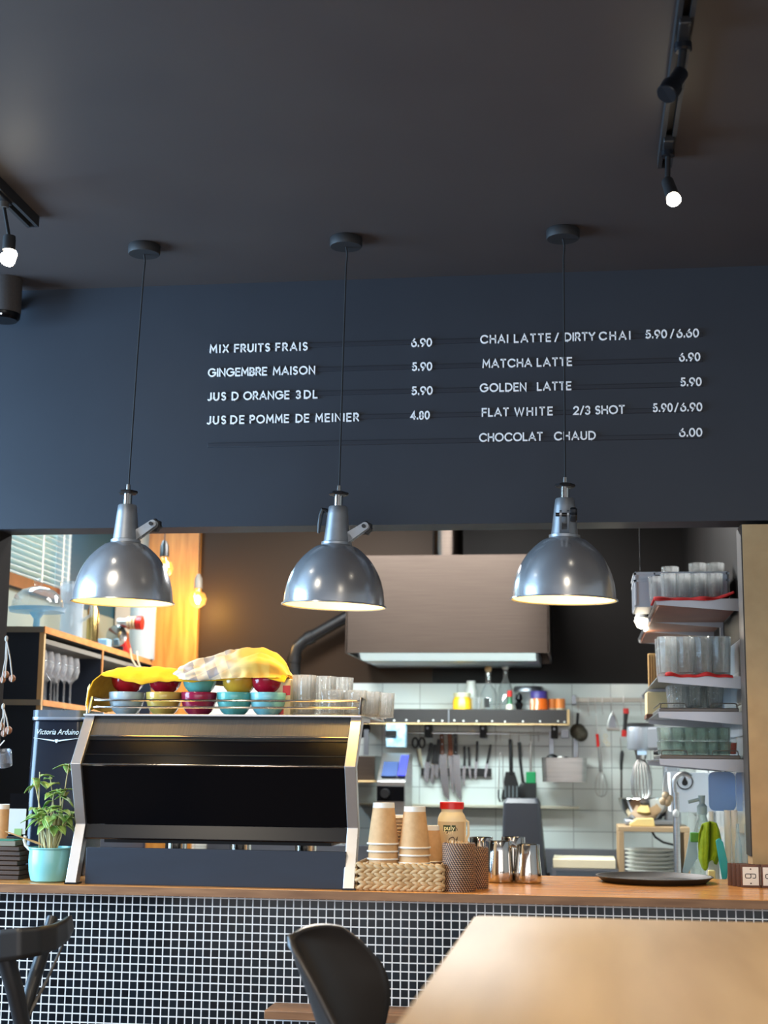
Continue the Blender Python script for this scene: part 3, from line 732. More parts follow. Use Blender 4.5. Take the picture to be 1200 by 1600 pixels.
# crumpled checked towel lying on top
HT = [(272, 1056), (284, 1041), (300, 1034), (330, 1028), (350, 1020), (372, 1016), (392, 1015), (412, 1017), (430, 1026), (444, 1040), (452, 1056)]
HB = [(271, 1058), (285, 1061), (300, 1064), (325, 1066), (345, 1064), (365, 1062), (385, 1061), (405, 1061), (425, 1061), (442, 1061), (452, 1060)]
def hump(u, v):
    tx, tz = ridge(*samp(HT, u)); bx, bz = ridge(*samp(HB, u))
    a = PI * (v * 1.04 - 0.04)
    h = max(0.004, tz - bz)
    x = bx + (tx - bx) * math.sin(max(a, 0)); z = bz + h * math.sin(max(a, 0.0)) ** 0.8
    y = 4.235 - 0.105 * math.cos(a) * (0.55 + 0.45 * min(1, h / 0.06))
    w = 0.004 + 0.012 * min(1, h / 0.06)
    q_ = x * 0.9 + 0.12 * noise.noise(Vector((x * 8, a * .6, 2)))
    f = abs(noise.noise(Vector((q_ * 7, a * 2.3 - x * 6, 5.2)))) * 2.0 - .5
    f2 = noise.noise(Vector((x * 34, a * 3.2, 8.1)))
    d = (f * 1.25 + f2 * .5) * w
    nx, nz = -math.cos(a) , math.sin(a)
    return Vector((x, y + nx * d, z + nz * d))
m = mat('checked_linen', rgb(236, 200, 120), 0.9)
tc = N(m, 'ShaderNodeTexCoord'); mp = N(m, 'ShaderNodeMapping'); mp.inputs['Rotation'].default_value = (0, R(28), 0); L(m, tc.outputs['Object'], mp.inputs[0])
sp = N(m, 'ShaderNodeSeparateXYZ'); L(m, mp.outputs[0], sp.inputs[0]); s0 = N(m, 'ShaderNodeSeparateXYZ'); L(m, tc.outputs['Object'], s0.inputs[0])
ux = math_(m, 'LESS_THAN', math_(m, 'FRACT', math_(m, 'DIVIDE', math_(m, 'ADD', sp.outputs[0], .012), 0.062)), 0.5)
uz = math_(m, 'LESS_THAN', math_(m, 'FRACT', math_(m, 'DIVIDE', math_(m, 'ADD', sp.outputs[2], .02), 0.05)), 0.52)
wt = N(m, 'ShaderNodeMapRange'); wt.inputs['From Min'].default_value = 0.02; wt.inputs['From Max'].default_value = -0.06; L(m, s0.outputs[0], wt.inputs['Value'])
gr_ = math_(m, 'MULTIPLY', math_(m, 'MULTIPLY', math_(m, 'ADD', ux, uz), 0.42), wt.outputs[0])
wy = N(m, 'ShaderNodeMapRange'); wy.inputs['From Min'].default_value = -0.10; wy.inputs['From Max'].default_value = 0.05; L(m, s0.outputs[0], wy.inputs['Value'])
c1_ = N(m, 'ShaderNodeMix', data_type='RGBA'); c1_.inputs['A'].default_value = rgb(232, 218, 186); c1_.inputs['B'].default_value = rgb(234, 188, 84); L(m, wy.outputs[0], c1_.inputs['Factor'])
c2_ = N(m, 'ShaderNodeMix', data_type='RGBA'); c2_.inputs['B'].default_value = rgb(112, 116, 132); L(m, c1_.outputs['Result'], c2_.inputs['A']); L(m, gr_, c2_.inputs['Factor'])
L(m, c2_.outputs['Result'], bsdf(m).inputs['Base Color'])
ht = thing('tea_towel', 'crumpled cream and yellow towel with grey checks lying on the yellow towel', 'towel', (-0.98, 4.25, 1.70))
MB().grid(hump, 110, 44).build('cloth', m, ht, world=True, solid=0.0025, angle=80)

# ================================================================== things on the bar
# woven basket
b0 = at(557, 1388, 4.03); b1 = at(690, 1390, 4.03); bh = 0.074
bw = b1.x - b0.x; bd = 0.20
bk = thing('woven_basket', 'low rectangular water hyacinth basket holding paper cups on the bar', 'basket', ((b0.x + b1.x) / 2, 4.035 + bd / 2, CT))
bm = noisy('dried_hyacinth', rgb(206, 176, 132), rgb(178, 144, 100), 28, 0.75, bump=0.2)
inn = MB(); t_ = 0.010
inn.box(-bw / 2 + .004, bw / 2 - .004, -bd / 2 + .004, bd / 2 - .004, 0.0, 0.006)
for s in (-1, 1):
    inn.box(-bw / 2 + .004, bw / 2 - .004, s * (bd / 2 - 0.008) - .004, s * (bd / 2 - 0.008) + .004, 0.004, bh - .008)
    inn.box(s * (bw / 2 - 0.008) - .004, s * (bw / 2 - 0.008) + .004, -bd / 2 + .004, bd / 2 - .004, 0.004, bh - .008)
inn.build('liner', bm, bk, smooth=False)
random.seed(2)
def braid(mb, p0, d, n, zc, hh, out):
    d = Vector(d); out = Vector(out); Lg = d.length; st = Lg / n; dn = d.normalized()
    for i in range(n):
        for s in (1, -1):
            c = Vector(p0) + dn * (st * (i + 0.5 + (0.25 if s > 0 else 0))) + Vector((0, 0, zc + s * hh * 0.26)) + out * 0.003
            ang = s * R(24 + random.uniform(-5, 5))
            ax = out.cross(dn); rm = Matrix((dn, out, Vector((0, 0, 1)))).transposed()
            rr = rm @ Matrix.Rotation(ang, 3, 'Y')
            mb.ell(c, st * 0.80, 0.0055, hh * 0.30, 8, 6, rot=rr)
wv = MB()
for k in range(3):
    zc = 0.015 + k * 0.021
    braid(wv, (-bw / 2, -bd / 2, 0), (bw, 0, 0), 11, zc, 0.021, (0, -1, 0))
    braid(wv, (-bw / 2, bd / 2, 0), (bw, 0, 0), 11, zc, 0.021, (0, 1, 0))
    braid(wv, (bw / 2, -bd / 2, 0), (0, bd, 0), 9, zc, 0.021, (1, 0, 0))
    braid(wv, (-bw / 2, -bd / 2, 0), (0, bd, 0), 9, zc, 0.021, (-1, 0, 0))
wv.build('woven_sides', bm, bk)
for zc in (0.004, bh - 0.005):
    rm_ = MB()
    for (p0, d, n) in (((-bw / 2, -bd / 2 - .002, zc), (bw, 0, 0), 14), ((-bw / 2, bd / 2, zc), (bw, 0, 0), 14), ((bw / 2, -bd / 2, zc), (0, bd, 0), 10), ((-bw / 2, -bd / 2, zc), (0, bd, 0), 10)):
        d = Vector(d)
        for i in range(n):
            c = Vector(p0) + d * ((i + .5) / n); dn = d.normalized()
            rr = Matrix((dn, Vector((-dn.y, dn.x, 0)), Vector((0, 0, 1)))).transposed() @ Matrix.Rotation(R(14), 3, 'Y')
            rm_.ell(c, d.length / n * .62, 0.005, 0.0048, 8, 6, rot=rr)
    rm_.build('rim', bm, bk)
# paper cups, upside down, in stacks
def cup(loc, label, group, first=[None], sc=1.0):
    if first[0] is None:
        c = thing('paper_cup', label, 'paper cup', loc, 0, group)
        r0, r1, h = 0.0425, 0.030, 0.112
        MB().ring([(r0, 0.002), (r1, h - 0.012), (r1 - .001, h - .012), (r0 - .0012, .002)], 40).build('wall', 'kraft', c)
        MB().lathe([(r1 - .002, h - .014), (r1 + .0006, h - .014), (r1 - .0004, h), (r1 - .002, h), (r1 - .003, h - .004), (0, h - .004)], 40).build('base_band', 'paper_white', c)
        MB().lathe([(r0 - .002, 0.0), (r0 + .0022, 0.0), (r0 + .003, .002), (r0 + .002, .0042), (r0 - .001, .0044), (r0 - .002, 0.0)], 40).build('rim', 'paper_white', c)
        first[0] = c
    else:
        c = dup(first[0], loc, label, None, group)
    c.scale = (sc, sc, sc)
    return c
G_ = 'upside-down paper cups in the woven basket'
def stack(px, ptop, Y, n, where, sc=1.0):
    q = at(px, ptop, Y); z0 = q.z - 0.112 * sc
    nm = ['topmost', 'second', 'third', 'fourth', 'fifth']
    for k in range(n):
        cup((q.x, Y, z0 - k * 0.0205 * sc), 'brown paper cup turned upside down, %s from the top of the %s stack' % (nm[k], where) if k else 'brown paper cup turned upside down, on top of the %s stack' % where, G_, sc=sc)
stack(599.5, 1254, 4.085, 4, 'left front')
stack(648, 1260, 4.085, 4, 'middle front')
stack(672, 1290, 4.175, 4, 'half-hidden rear', 0.88)
q = at(627, 1274, 4.17)
for k in range(9):
    o = MB().lathe([(0, 0), (0.041, 0), (0.0425, .002), (0.041, .004), (0.034, .006), (0.033, .0085), (0, .0085)], 28).build('cup_lid', mat('pale_lid', rgb(226, 206, 178), 0.4) if k == 0 else bpy.data.materials['pale_lid'])
    o.location = (q.x - 0.012, 4.172, q.z - 0.008 - k * 0.0095)
    tag(o, 'pale ribbed cup lid in the stack standing behind the two front cup stacks', 'lid', 'stacked cup lids in the basket')

# cleaning powder jar
q = at(705, 1340, 4.22); jar = thing('powder_jar', 'white plastic powder jar with a red lid behind the rattan cups', 'jar', (q.x, 4.24, CT))
jh = at(705, 1253, 4.24).z - CT; jr = 0.0405
MB().lathe([(0, 0), (jr - .003, 0), (jr, .004), (jr, jh - .048), (jr - .004, jh - .036), (jr - .010, jh - .028), (jr - .010, jh - .018), (0, jh - .018)], 40).build('body', mat('jar_plastic', rgb(236, 222, 186), 0.4), jar)
MB().lathe([(0, jh - .0195), (jr - .0065, jh - .0195), (jr - .006, jh - .002), (jr - .008, jh), (0, jh)], 40, None, lambda a, z: 1 + .006 * math.cos(30 * a)).build('lid', 'red', jar)
lab = MB().grid(lambda u, v: Vector(((jr + .0005) * math.sin((u - .5) * 2.3), -(jr + .0005) * math.cos((u - .5) * 2.3), 0.012 + v * (jh - .066))), 24, 2)
lab.build('label', mat('jar_label', rgb(206, 184, 146), 0.5), jar)
def text_mesh(txt, size, depth, shear=0.0, bold=0.0):
    c = bpy.data.curves.new('lettering', 'FONT'); c.body = txt; c.size = size; c.extrude = depth; c.shear = shear; c.align_x = 'CENTER'; c.align_y = 'CENTER'; c.offset = bold; c.resolution_u = 3
    o = bpy.data.objects.new('lettering', c); COL.objects.link(o)
    bpy.context.view_layer.update()
    dg = bpy.context.evaluated_depsgraph_get()
    me = bpy.data.meshes.new_from_object(o.evaluated_get(dg))
    vs = [v.co.copy() for v in me.vertices]; fs = [list(p.vertices) for p in me.polygons]
    bpy.data.objects.remove(o); bpy.data.meshes.remove(me)
    mb = MB(); mb.v = vs; mb.f = fs
    return mb
def on_cyl(mb, r, zc, ang=0.0):
    """text in xy -> wrapped on a vertical cylinder facing -y"""
    mb.v = [Vector(((r + p.z) * math.sin(p.x / r + ang), -(r + p.z) * math.cos(p.x / r + ang), zc + p.y)) for p in mb.v]
    return mb
ang = -0.10
gb = MB().grid(lambda u, v: Vector(((u - .5) * .037, (v - .5) * .0165, 0)), 8, 1)
on_cyl(gb, jr + .0008, jh - .072, ang).build('logo_box', mat('dark_green_ink', rgb(48, 66, 34), 0.5), jar)
on_cyl(text_mesh('puly', 0.0195, 0.0002, 0, .0003), jr + .0014, jh - .0715, ang).build('logo_text', mat('logo_cream', rgb(246, 240, 190), 0.5), jar, smooth=False)
on_cyl(text_mesh('CAFF', 0.0105, 0.0002), jr + .0010, jh - .086, ang).build('logo_text', mat('logo_tan', rgb(246, 226, 176), 0.5), jar, smooth=False)
dc = MB()
def cyl_line(pts, w):
    ribbon(dc, pts, w, 0, .0003, lambda u, v, d: Vector((u, v, d)))
cyl_line([(-.010, -.016), (-.004, -.007), (.004, -.004), (.008, -.008), (.007, -.016)], .0022)
cyl_line([(.007, -.016), (.013, -.011), (.017, -.004), (.0165, -.011), (.010, -.016)], .0018)
cyl_line([(-.0135, .006), (-.011, .010)], .002); cyl_line([(.0125, .0215), (.016, .0185), (.016, .014)], .0016)
on_cyl(dc, jr + .0010, jh - .092, 0.06).build('label_drawing', mat('brown_ink', rgb(70, 44, 26), 0.6), jar, smooth=False)
# jar handle
MB().tube([(jr - .002, .0, jh - .05), (jr + .006, 0, jh - .056), (jr + .007, 0, jh - .09), (jr - .001, 0, jh - .11)], 0.0035, 8).build('handle', bpy.data.materials['jar_plastic'], jar)

# rattan cups
rt = mat('rattan', rgb(92, 66, 50), 0.6)
tc = N(rt, 'ShaderNodeTexCoord'); sp = N(rt, 'ShaderNodeSeparateXYZ'); L(rt, tc.outputs['Object'], sp.inputs[0])
th_ = math_(rt, 'ARCTAN2', sp.outputs[1], sp.outputs[0])
a1 = math_(rt, 'SINE', math_(rt, 'ADD', math_(rt, 'MULTIPLY', th_, 38.0), math_(rt, 'MULTIPLY', sp.outputs[2], 520.0)))
a2 = math_(rt, 'SINE', math_(rt, 'MULTIPLY', sp.outputs[2], 1180.0))
sm = math_(rt, 'ADD', a1, math_(rt, 'MULTIPLY', a2, 0.7))
mr = N(rt, 'ShaderNodeMapRange'); mr.inputs['From Min'].default_value = -0.6; mr.inputs['From Max'].default_value = 1.2; L(rt, sm, mr.inputs['Value'])
cr = N(rt, 'ShaderNodeValToRGB'); cr.color_ramp.elements[0].color = rgb(46, 30, 24); cr.color_ramp.elements[1].color = rgb(192, 152, 122)
L(rt, mr.outputs[0], cr.inputs[0]); L(rt, cr.outputs[0], bsdf(rt).inputs['Base Color'])
bp = N(rt, 'ShaderNodeBump'); bp.inputs['Strength'].default_value = 0.7; bp.inputs['Distance'].default_value = 0.003; L(rt, mr.outputs[0], bp.inputs['Height']); L(rt, bp.outputs[0], bsdf(rt).inputs['Normal'])
def rattan(px, py, Y, r, h, label):
    q = at(px, py, Y); o = thing('rattan_cup', label, 'cup', (q.x, Y, CT), 0, 'rattan cups on the bar')
    MB().ring([(r * .97, 0), (r, .004), (r, h - .003), (r - .002, h), (r - .005, h), (r - .006, h - .003), (r - .006, .004)], 48).build('wall', rt, o)
    MB().lathe([(0, .001), (r - .004, .001), (r - .004, .005), (0, .005)], 32).build('base', rt, o)
    return o
ra = rattan(717, 1389, 4.075, 0.0455, 0.128, 'front rattan cup filled with wooden stirrers')
rb = rattan(741, 1386, 4.18, 0.0395, 0.112, 'smaller rattan cup tucked behind the stirrer cup')
random.seed(11)
stm = MB().box(-0.0028, 0.0028, -0.0008, 0.0008, 0, 0.117).build('stir_stick', 'pale_wood', bevel=0.0006)
for i in range(26):
    o = stm if i == 0 else stm.copy()
    if i: COL.objects.link(o)
    a = 2.399 * i; rr = 0.0065 * math.sqrt(i + .3)
    o.location = (ra.location.x + rr * math.cos(a), ra.location.y + rr * math.sin(a), CT + 0.012 + random.uniform(0, .006)); o.rotation_euler = (random.uniform(-.04, .04), random.uniform(-.04, .04), random.uniform(0, 3))
    tag(o, 'pale wooden stirrer standing in the front rattan cup', 'stir stick', 'stirrers in the rattan cup')

# milk jugs
def jug(px, py, Y, r0, r1, h, label, rz, spout=True):
    q = at(px, py, Y); o = thing('milk_jug', label, 'milk jug', (q.x, Y, CT), rz, 'steel milk jugs on the bar')
    pr = [(0, 0.0), (r0 - .006, 0), (r0 - .002, .002), (r0, .008), (r0 - (r0 - r1) * .25, h * .3), (r1 + .0005, h * .72), (r1, h - .001), (r1 - .0006, h), (r1 - .0014, h - .001), (r1 - .001, h * .72), (r0 - .0015, .010), (0, .006)]
    def md(a, z):
        if not spout: return 1.0
        d = abs(((a + PI / 2 + PI) % (2 * PI)) - PI)      # spout towards -y
        k = max(0, 1 - d / 0.42); t = min(1, max(0, (z / h - .42) / .5))
        return 1 + 0.16 * k * k * t
    MB().lathe(pr, 72, None, md).build('body', 'chrome', o)
    MB().tube([(0, r1 - .001, h - .012), (0, r1 + .018, h - .016), (0, r1 + .024, h - .035), (0, r1 + .020, h - .070), (0, r0 + .001, h - .092)], [.004, .005, .005, .005, .004], 10).build('handle', 'chrome', o)
    return o
jug(825, 1378, 4.42, 0.0415, 0.0345, 0.110, 'steel milk jug with its pouring lip towards the room, rightmost of the group', R(12))
jug(781, 1376, 4.42, 0.042, 0.037, 0.118, 'steel milk jug turned sideways, left of the rightmost jug', R(-95))
jug(802, 1372, 4.56, 0.040, 0.036, 0.124, 'steel milk jug standing behind the two front jugs', R(160))
jug(752, 1372, 4.55, 0.040, 0.036, 0.122, 'steel milk jug half hidden behind the smaller rattan cup', R(190))

# round serving tray
q0 = atz(931, 1371, CT + .016); q1 = atz(1118, 1374, CT + .016)
r_ = (q1.x - q0.x) / 2 * 1.0
tr = tag(MB().lathe([(0, 0), (r_ - .028, 0), (r_ - .022, .001), (r_ - .004, .0150), (r_, .0165), (r_, .0185), (r_ - .005, .0185), (r_ - .024, .005), (r_ - .03, .004), (0, .004)], 72).build('serving_tray', noisy('worn_black_tray', rgb(48, 46, 46), rgb(58, 56, 54), 12, 0.5)), 'round black serving tray lying on the bar at right', 'tray')
tr.location = ((q0.x + q1.x) / 2, 4.545, CT)

# wooden table-number plaques
def plaque(loc, label, rz, face=True, wd=0.054, hh=0.064):
    o = thing('number_plaque', label, 'number plaque', loc, rz, 'wooden number plaques on the bar')
    MB().box(-wd / 2, wd / 2, 0, 0.0095, 0, hh).build('board', 'walnut', o, bevel=0.0008)
    if not face: return o
    pl = MB().box(-wd / 2 + .0045, wd / 2 - .0045, -0.0012, 0.0, 0.006, hh - .007).build('plate', 'white', o, bevel=0.0005)
    num = MB(); f = lambda u, v, d: Vector((u, d, hh / 2 + v))
    def rr_(x0, x1, z0, z1, r): return arc(x1 - r, z1 - r, r, 0, 90, 4) + arc(x0 + r, z1 - r, r, 90, 180, 4) + arc(x0 + r, z0 + r, r, 180, 270, 4) + arc(x1 - r, z0 + r, r, 270, 360, 4)
    lp_ = rr_(-.0150, .0005, -.0058, .0058, .0035)
    ribbon(num, lp_ + lp_[:1], .0022, -.0018, -.0012, f)
    ribbon(num, [(-.004, .0058), (.0105, .0058)] + arc(.0105, .0023, .0035, 90, 0, 4)[1:] + arc(.0105, -.0023, .0035, 0, -90, 4) + [(.0062, -.0058)], .0022, -.0018, -.0012, f)
    num.build('numeral', 'black', o, smooth=False)
    sc = MB()
    for zz in (0.0115, hh - .0125):
        sc.lathe([(0, -.0006), (.0022, -.0006), (.0022, .0006), (0, .0006)], 12, Matrix.Translation((0, -.0015, zz)) @ Matrix.Rotation(PI / 2, 4, 'X'))
    sc.build('screw', 'dark_brushed', o)
    return o
qa = atz(1158, 1386.5, CT); rz_ = 0.0
cs = ['front', 'second', 'third', 'rearmost']
for k in range(4):
    plaque((qa.x + 0.028 - k * .0105, qa.y + 0.002 + k * 0.019, CT), 'wooden plaque with a white plate and sideways 9, %s of the left row' % cs[k] if k == 0 else 'dark wooden plaque, %s in the row behind the left sideways 9' % cs[k], rz_, k == 0)
for k in range(2):
    plaque((qa.x + 0.028 + .0565 - k * .0105, qa.y - 0.001 + k * 0.019, CT), 'wooden plaque with a sideways 9, cut by the right edge of the picture' if k == 0 else 'wooden plaque hidden behind the one at the right edge', rz_)

# ------------------------------------------------------------------ left end of the bar
# aqua pot with a plant
q = at(77, 1380, 4.10)
pot = thing('potted_plant', 'leafy green plant in an aqua enamel pot at the left end of the bar', 'plant', (q.x, 4.10, CT))
ph = at(77, 1321, 4.10).z - CT - .004; rr0, rr1 = 0.050, 0.0625
ptp = [(0, 0), (rr0 - .004, 0), (rr0 + .002, .004), (rr0 + .009, ph * .3), (rr1 - .0015, ph * .62), (rr1 - .003, ph - .006), (rr1 + .001, ph - .003), (rr1 + .001, ph), (rr1 - .004, ph), (rr1 - .006, ph - .008), (rr1 - .006, ph * .6), (0, ph * .6)]
po = MB().lathe(ptp, 56).build('pot', 'aqua', pot)
MB().tube([(-rr1 + .002, 0, ph - .01), (-rr1 - .012, -.004, ph + .004), (-rr1 - .016, -.005, ph + .018), (-rr1 - .014, -.004, ph + .03)], .0045, 8).build('handle', 'paper_white', po)
MB().lathe([(0, ph * .82), (rr1 - .0062, ph * .82), (0, ph * .86)], 32).build('soil', mat('potting_soil', rgb(52, 38, 28), 0.95), po)
random.seed(21)
stems = MB(); leaves = MB()
def leaf(base, d, ln_, wd, up=Vector((0, 0, 1)), droop=.35):
    d = Vector(d).normalized(); s = d.cross(up); s = s.normalized() if s.length > 1e-3 else Vector((1, 0, 0)); n = s.cross(d)
    def f(u, v):
        t = v; w = wd * math.sin(PI * min(1, t ** .75)) * (1 - .25 * t); x = (u - .5) * 2
        return Vector(base) + d * (ln_ * t) + s * (w * x) + n * (abs(x) * w * .35 - droop * ln_ * t * t + 0.02 * ln_ * math.sin(x * 5 + t * 6))
    leaves.grid(f, 4, 7)
tips = [(52, 1215, .8), (62, 1206, 1), (78, 1212, 1), (108, 1193, 1), (94, 1232, 1), (60, 1276, 1), (84, 1240, .9), (104, 1232, .8), (70, 1262, .9), (96, 1262, 1), (112, 1270, .9), (88, 1270, 1), (80, 1258, .8), (57, 1262, .9)]
for i, (px, py, sc) in enumerate(tips):
    Yt = 4.10 + random.uniform(-.04, .04)
    t = at(px, py, Yt) - Vector(pot.location)
    b = Vector((t.x * .35 + random.uniform(-.02, .02), (Yt - 4.1) * .4, ph * .84))
    mid = b.lerp(t, .55) + Vector((random.uniform(-.008, .008), 0, .01))
    stems.tube([b, b.lerp(mid, .5) + Vector((0, 0, .004)), mid, mid.lerp(t, .5) + Vector((0, 0, .004)), t], [.0022, .002, .0018, .0016, .0012], 6)
    for k in range(4 if py > 1225 else 3):
        a = random.uniform(0, 2 * PI); e = random.uniform(-.45, .35)
        leaf(t.lerp(mid, random.uniform(0, .35)), (math.cos(a), math.sin(a) * .8, e), random.uniform(.032, .050) * sc, random.uniform(.013, .0185) * sc, droop=random.uniform(.1, .5))
for i in range(26):
    a = random.uniform(0, 2 * PI); rr = random.uniform(.01, .045)
    b = Vector((rr * math.cos(a), rr * math.sin(a) * .8, ph + random.uniform(.055, .09)))
    leaf(b, (math.cos(a), math.sin(a) * .8, random.uniform(-.4, .3)), random.uniform(.034, .050), random.uniform(.014, .019), droop=.4)
    stems.tube([(b.x * .4, b.y * .4, ph * .84), (b.x * .8, b.y * .8, ph + .03), b], [.002, .0018, .0014], 6)
for q_ in (stems, leaves): q_.v = [Vector((min(p.x, .066), p.y, p.z)) for p in q_.v]
stems.build('stems', mat('plant_stem', rgb(196, 184, 132), 0.6), pot)
leaves.build('foliage', noisy('leaf_green', rgb(78, 138, 50), rgb(186, 206, 120), 42, 0.42), pot, angle=80, solid=0.0008)

# grinder tower behind the pot
gx0 = at(50, 1250, 4.36).x; gx1 = at(139, 1250, 4.36).x; gz = at(95, 1126, 4.36).z
gr = thing('coffee_grinder', 'tall black coffee grinder with a clear hopper lid beside the espresso machine', 'coffee grinder', ((gx0 + gx1) / 2, 4.40, CT))
gw = (gx1 - gx0) / 2
gh = gz - CT
def rrect(hx, hy, r, n=6):
    o = []
    for (cx, cy, a) in ((hx - r, hy - r, 0), (-hx + r, hy - r, 90), (-hx + r, -hy + r, 180), (hx - r, -hy + r, 270)):
        o += arc(cx, cy, r, a, a + 90, n)
    return o
def tower(levels, hy):
    mb = MB(); vs = []; fs = []; q = None
    for (z, hx, r) in levels:
        pts = rrect(hx, hy * hx / levels[0][1], r); q = len(pts); vs += [(x, y, z) for x, y in pts]
    for i in range(len(levels) - 1):
        for k in range(q):
            k2 = (k + 1) % q; fs.append((i * q + k, i * q + k2, (i + 1) * q + k2, (i + 1) * q + k))
    fs.append(tuple(reversed(range(q)))); fs.append(tuple((len(levels) - 1) * q + k for k in range(q)))
    return mb.add(vs, fs)
tower([(0, gw * 1.06, .03), (gh * .55, gw * 1.02, .03), (gh - .006, gw * .97, .03), (gh, gw * .95, .03)], 0.10).build('body', mat('grinder_blue_black', rgb(18, 24, 36), 0.22), gr)
tower([(gh, gw * .97, .03), (gh + .004, gw * .98, .03), (gh + .009, gw * .98, .03)], 0.10).build('collar', 'shelf_steel', gr)
hp = tower([(gh + .009, gw * .96, .03), (gh + .030, gw * .96, .03)], 0.10).build('hopper_lid', mat('smoked_lid', rgb(120, 130, 142), 0.12, 0.0, Transmission_Weight=0.55, IOR=1.4), gr)
MB().ell((0, -.05, gh + .032), .006, .006, .004).build('lid_knob', 'black', hp)
sy = -0.0985
scr = text_mesh('Victoria Arduino', 0.0205, 0.0004, 0.35)
mx_ = max(p.x for p in scr.v); k_ = (gw * 1.52) / (2 * mx_)
scr.v = [Vector((p.x * k_, sy * .985 - p.z, p.y * 1.15 + gh - .036)) for p in scr.v]
scr.build('lettering', mat('silver_ink', rgb(206, 220, 224), 0.4), gr, smooth=False)
wg = MB()
for s in (-1, 1):
    wg.prism([(s * .006, gh - .060), (s * gw * .80, gh - .0535), (s * gw * .80, gh - .0545), (s * .4 * gw, gh - .0595), (s * .006, gh - .0645)], sy - .001, sy + .002, 'y')
wg.prism([(-.005, gh - .058), (.005, gh - .058), (.004, gh - .066), (0, gh - .069), (-.004, gh - .066)], sy - .0014, sy + .002, 'y')
wg.build('winged_badge', bpy.data.materials['silver_ink'], gr, smooth=False)

# stack of dark wooden boards, the teal tin lid, card holder, sticks
q = at(16, 1377, 4.14); random.seed(5)
yb = CT; nms = ['lowest', 'second lowest', 'third lowest', 'middle', 'third highest', 'second highest', 'highest']
for k in range(7):
    hh = 0.0135; dx = random.uniform(-.004, .004)
    o = MB().box(-0.07, 0.030 + dx, -0.045, 0.045, 0, hh - .0015).build('wooden_board', noisy('dark_walnut', rgb(74, 54, 40), rgb(58, 42, 32), 8, 0.55, stretch=(1, 8, 8)) if k == 0 else bpy.data.materials['dark_walnut'], bevel=0.002)
    o.location = (q.x, 4.165 + random.uniform(-.003, .003), yb); yb += hh
    tag(o, 'small dark wooden board, %s of the stack at the left end of the bar' % nms[k], 'board', 'stacked wooden boards at the left end of the bar')
box_ = thing('box', 'greenish box with a teal lid on the stack of dark boards', 'box', (q.x - .015, 4.165, yb))
MB().box(-.06, .032, -.045, .045, 0, .014).build('body', mat('grey_card', rgb(120, 116, 100), 0.7), box_, bevel=0.001)
MB().box(-.058, .028, -.043, .043, .014, .0165).build('lid', mat('teal_lid', rgb(28, 128, 108), 0.5), box_, bevel=0.001)
q2 = at(26, 1296, 4.22)
ch = thing('card_holder', 'clear stand holding small white cards beside the coffee grinder', 'card holder', (q2.x, 4.225, yb + .017))
chh = at(26, 1240, 4.22).z - yb - .017
MB().box(-.03, .03, -.006, .012, 0, .006).build('base', 'black', ch, bevel=0.001)
MB().box(-.029, .028, .004, .006, .006, chh).build('back_plate', 'gloss_black', ch)
MB().box(-.027, .025, -.001, .003, .012, chh * .66).build('cards', mat('grey_white_card', rgb(186, 186, 180), .6), ch)
MB().box(-.008, .014, -.003, -.001, .008, .028).build('green_label', mat('leaf_label', rgb(128, 160, 92), 0.6), ch)
cp = cup((at(-4, 1300, 4.3).x, 4.32, yb), 'brown paper cup at the far left edge of the picture', 'x'); cp['group'] = 'paper cups at the left end of the bar'
for k, (a, b) in enumerate((((8, 1299), (62, 1318)), ((15, 1301), (72, 1323)))):
    A_1 = at(*a, 4.06); B_1 = at(*b, 4.10); o = thing('chopstick', 'pale wooden stick reaching out of the aqua pot, %s of the pair' % ('upper' if k == 0 else 'lower'), 'stick', A_1, 0, 'wooden sticks in the aqua pot')
    MB().tube([A_1, B_1], [.0016, .0026], 8).build('shaft', 'pale_wood', o, world=True)
# ================================================================== kitchen: hood, pipe, worktop
KW = 0.925            # kitchen worktop height
kw = thing('kitchen_counter', 'stainless steel worktop along the tiled kitchen wall', 'kitchen counter', (-0.7, 7.1, KW))
MB().box(-1.2, SX + 0.68, -0.35, 0.385, -0.04, 0.0).build('top', 'shelf_steel', kw, bevel=0.003)
sbox('trim_5', 'shelf_steel', -1.9, SX - .012, BY - .04, BY - .012, KW, KW + .13, 0.003)
MB().box(-1.18, SX + 0.66, -0.30, 0.38, -0.88, -0.04).build('cabinet_front', 'shelf_steel', kw)
hA = at(541, 1018, 6.75); hB = at(857, 1022, 6.75); hT = at(600, 868, 6.75).z
hz = (hA.z + hB.z) / 2
hd = thing('extractor_hood', 'wide brushed steel extractor hood with a light strip on the kitchen wall', 'extractor hood', ((hA.x + hB.x) / 2, 7.12, hz))
hw = (hB.x - hA.x) / 2
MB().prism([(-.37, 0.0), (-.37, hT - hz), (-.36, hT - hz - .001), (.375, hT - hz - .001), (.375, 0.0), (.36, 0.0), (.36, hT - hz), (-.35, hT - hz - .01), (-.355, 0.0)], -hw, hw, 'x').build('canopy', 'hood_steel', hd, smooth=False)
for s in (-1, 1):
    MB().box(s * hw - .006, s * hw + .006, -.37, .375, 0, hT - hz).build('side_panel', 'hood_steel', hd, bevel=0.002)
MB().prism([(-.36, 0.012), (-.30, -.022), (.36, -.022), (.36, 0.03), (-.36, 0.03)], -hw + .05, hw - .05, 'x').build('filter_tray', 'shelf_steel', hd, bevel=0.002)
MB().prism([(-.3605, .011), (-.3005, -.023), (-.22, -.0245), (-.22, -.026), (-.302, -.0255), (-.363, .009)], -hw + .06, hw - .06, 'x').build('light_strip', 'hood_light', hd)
dA = at(676, 848, 7.0); dB = at(722, 848, 7.0)
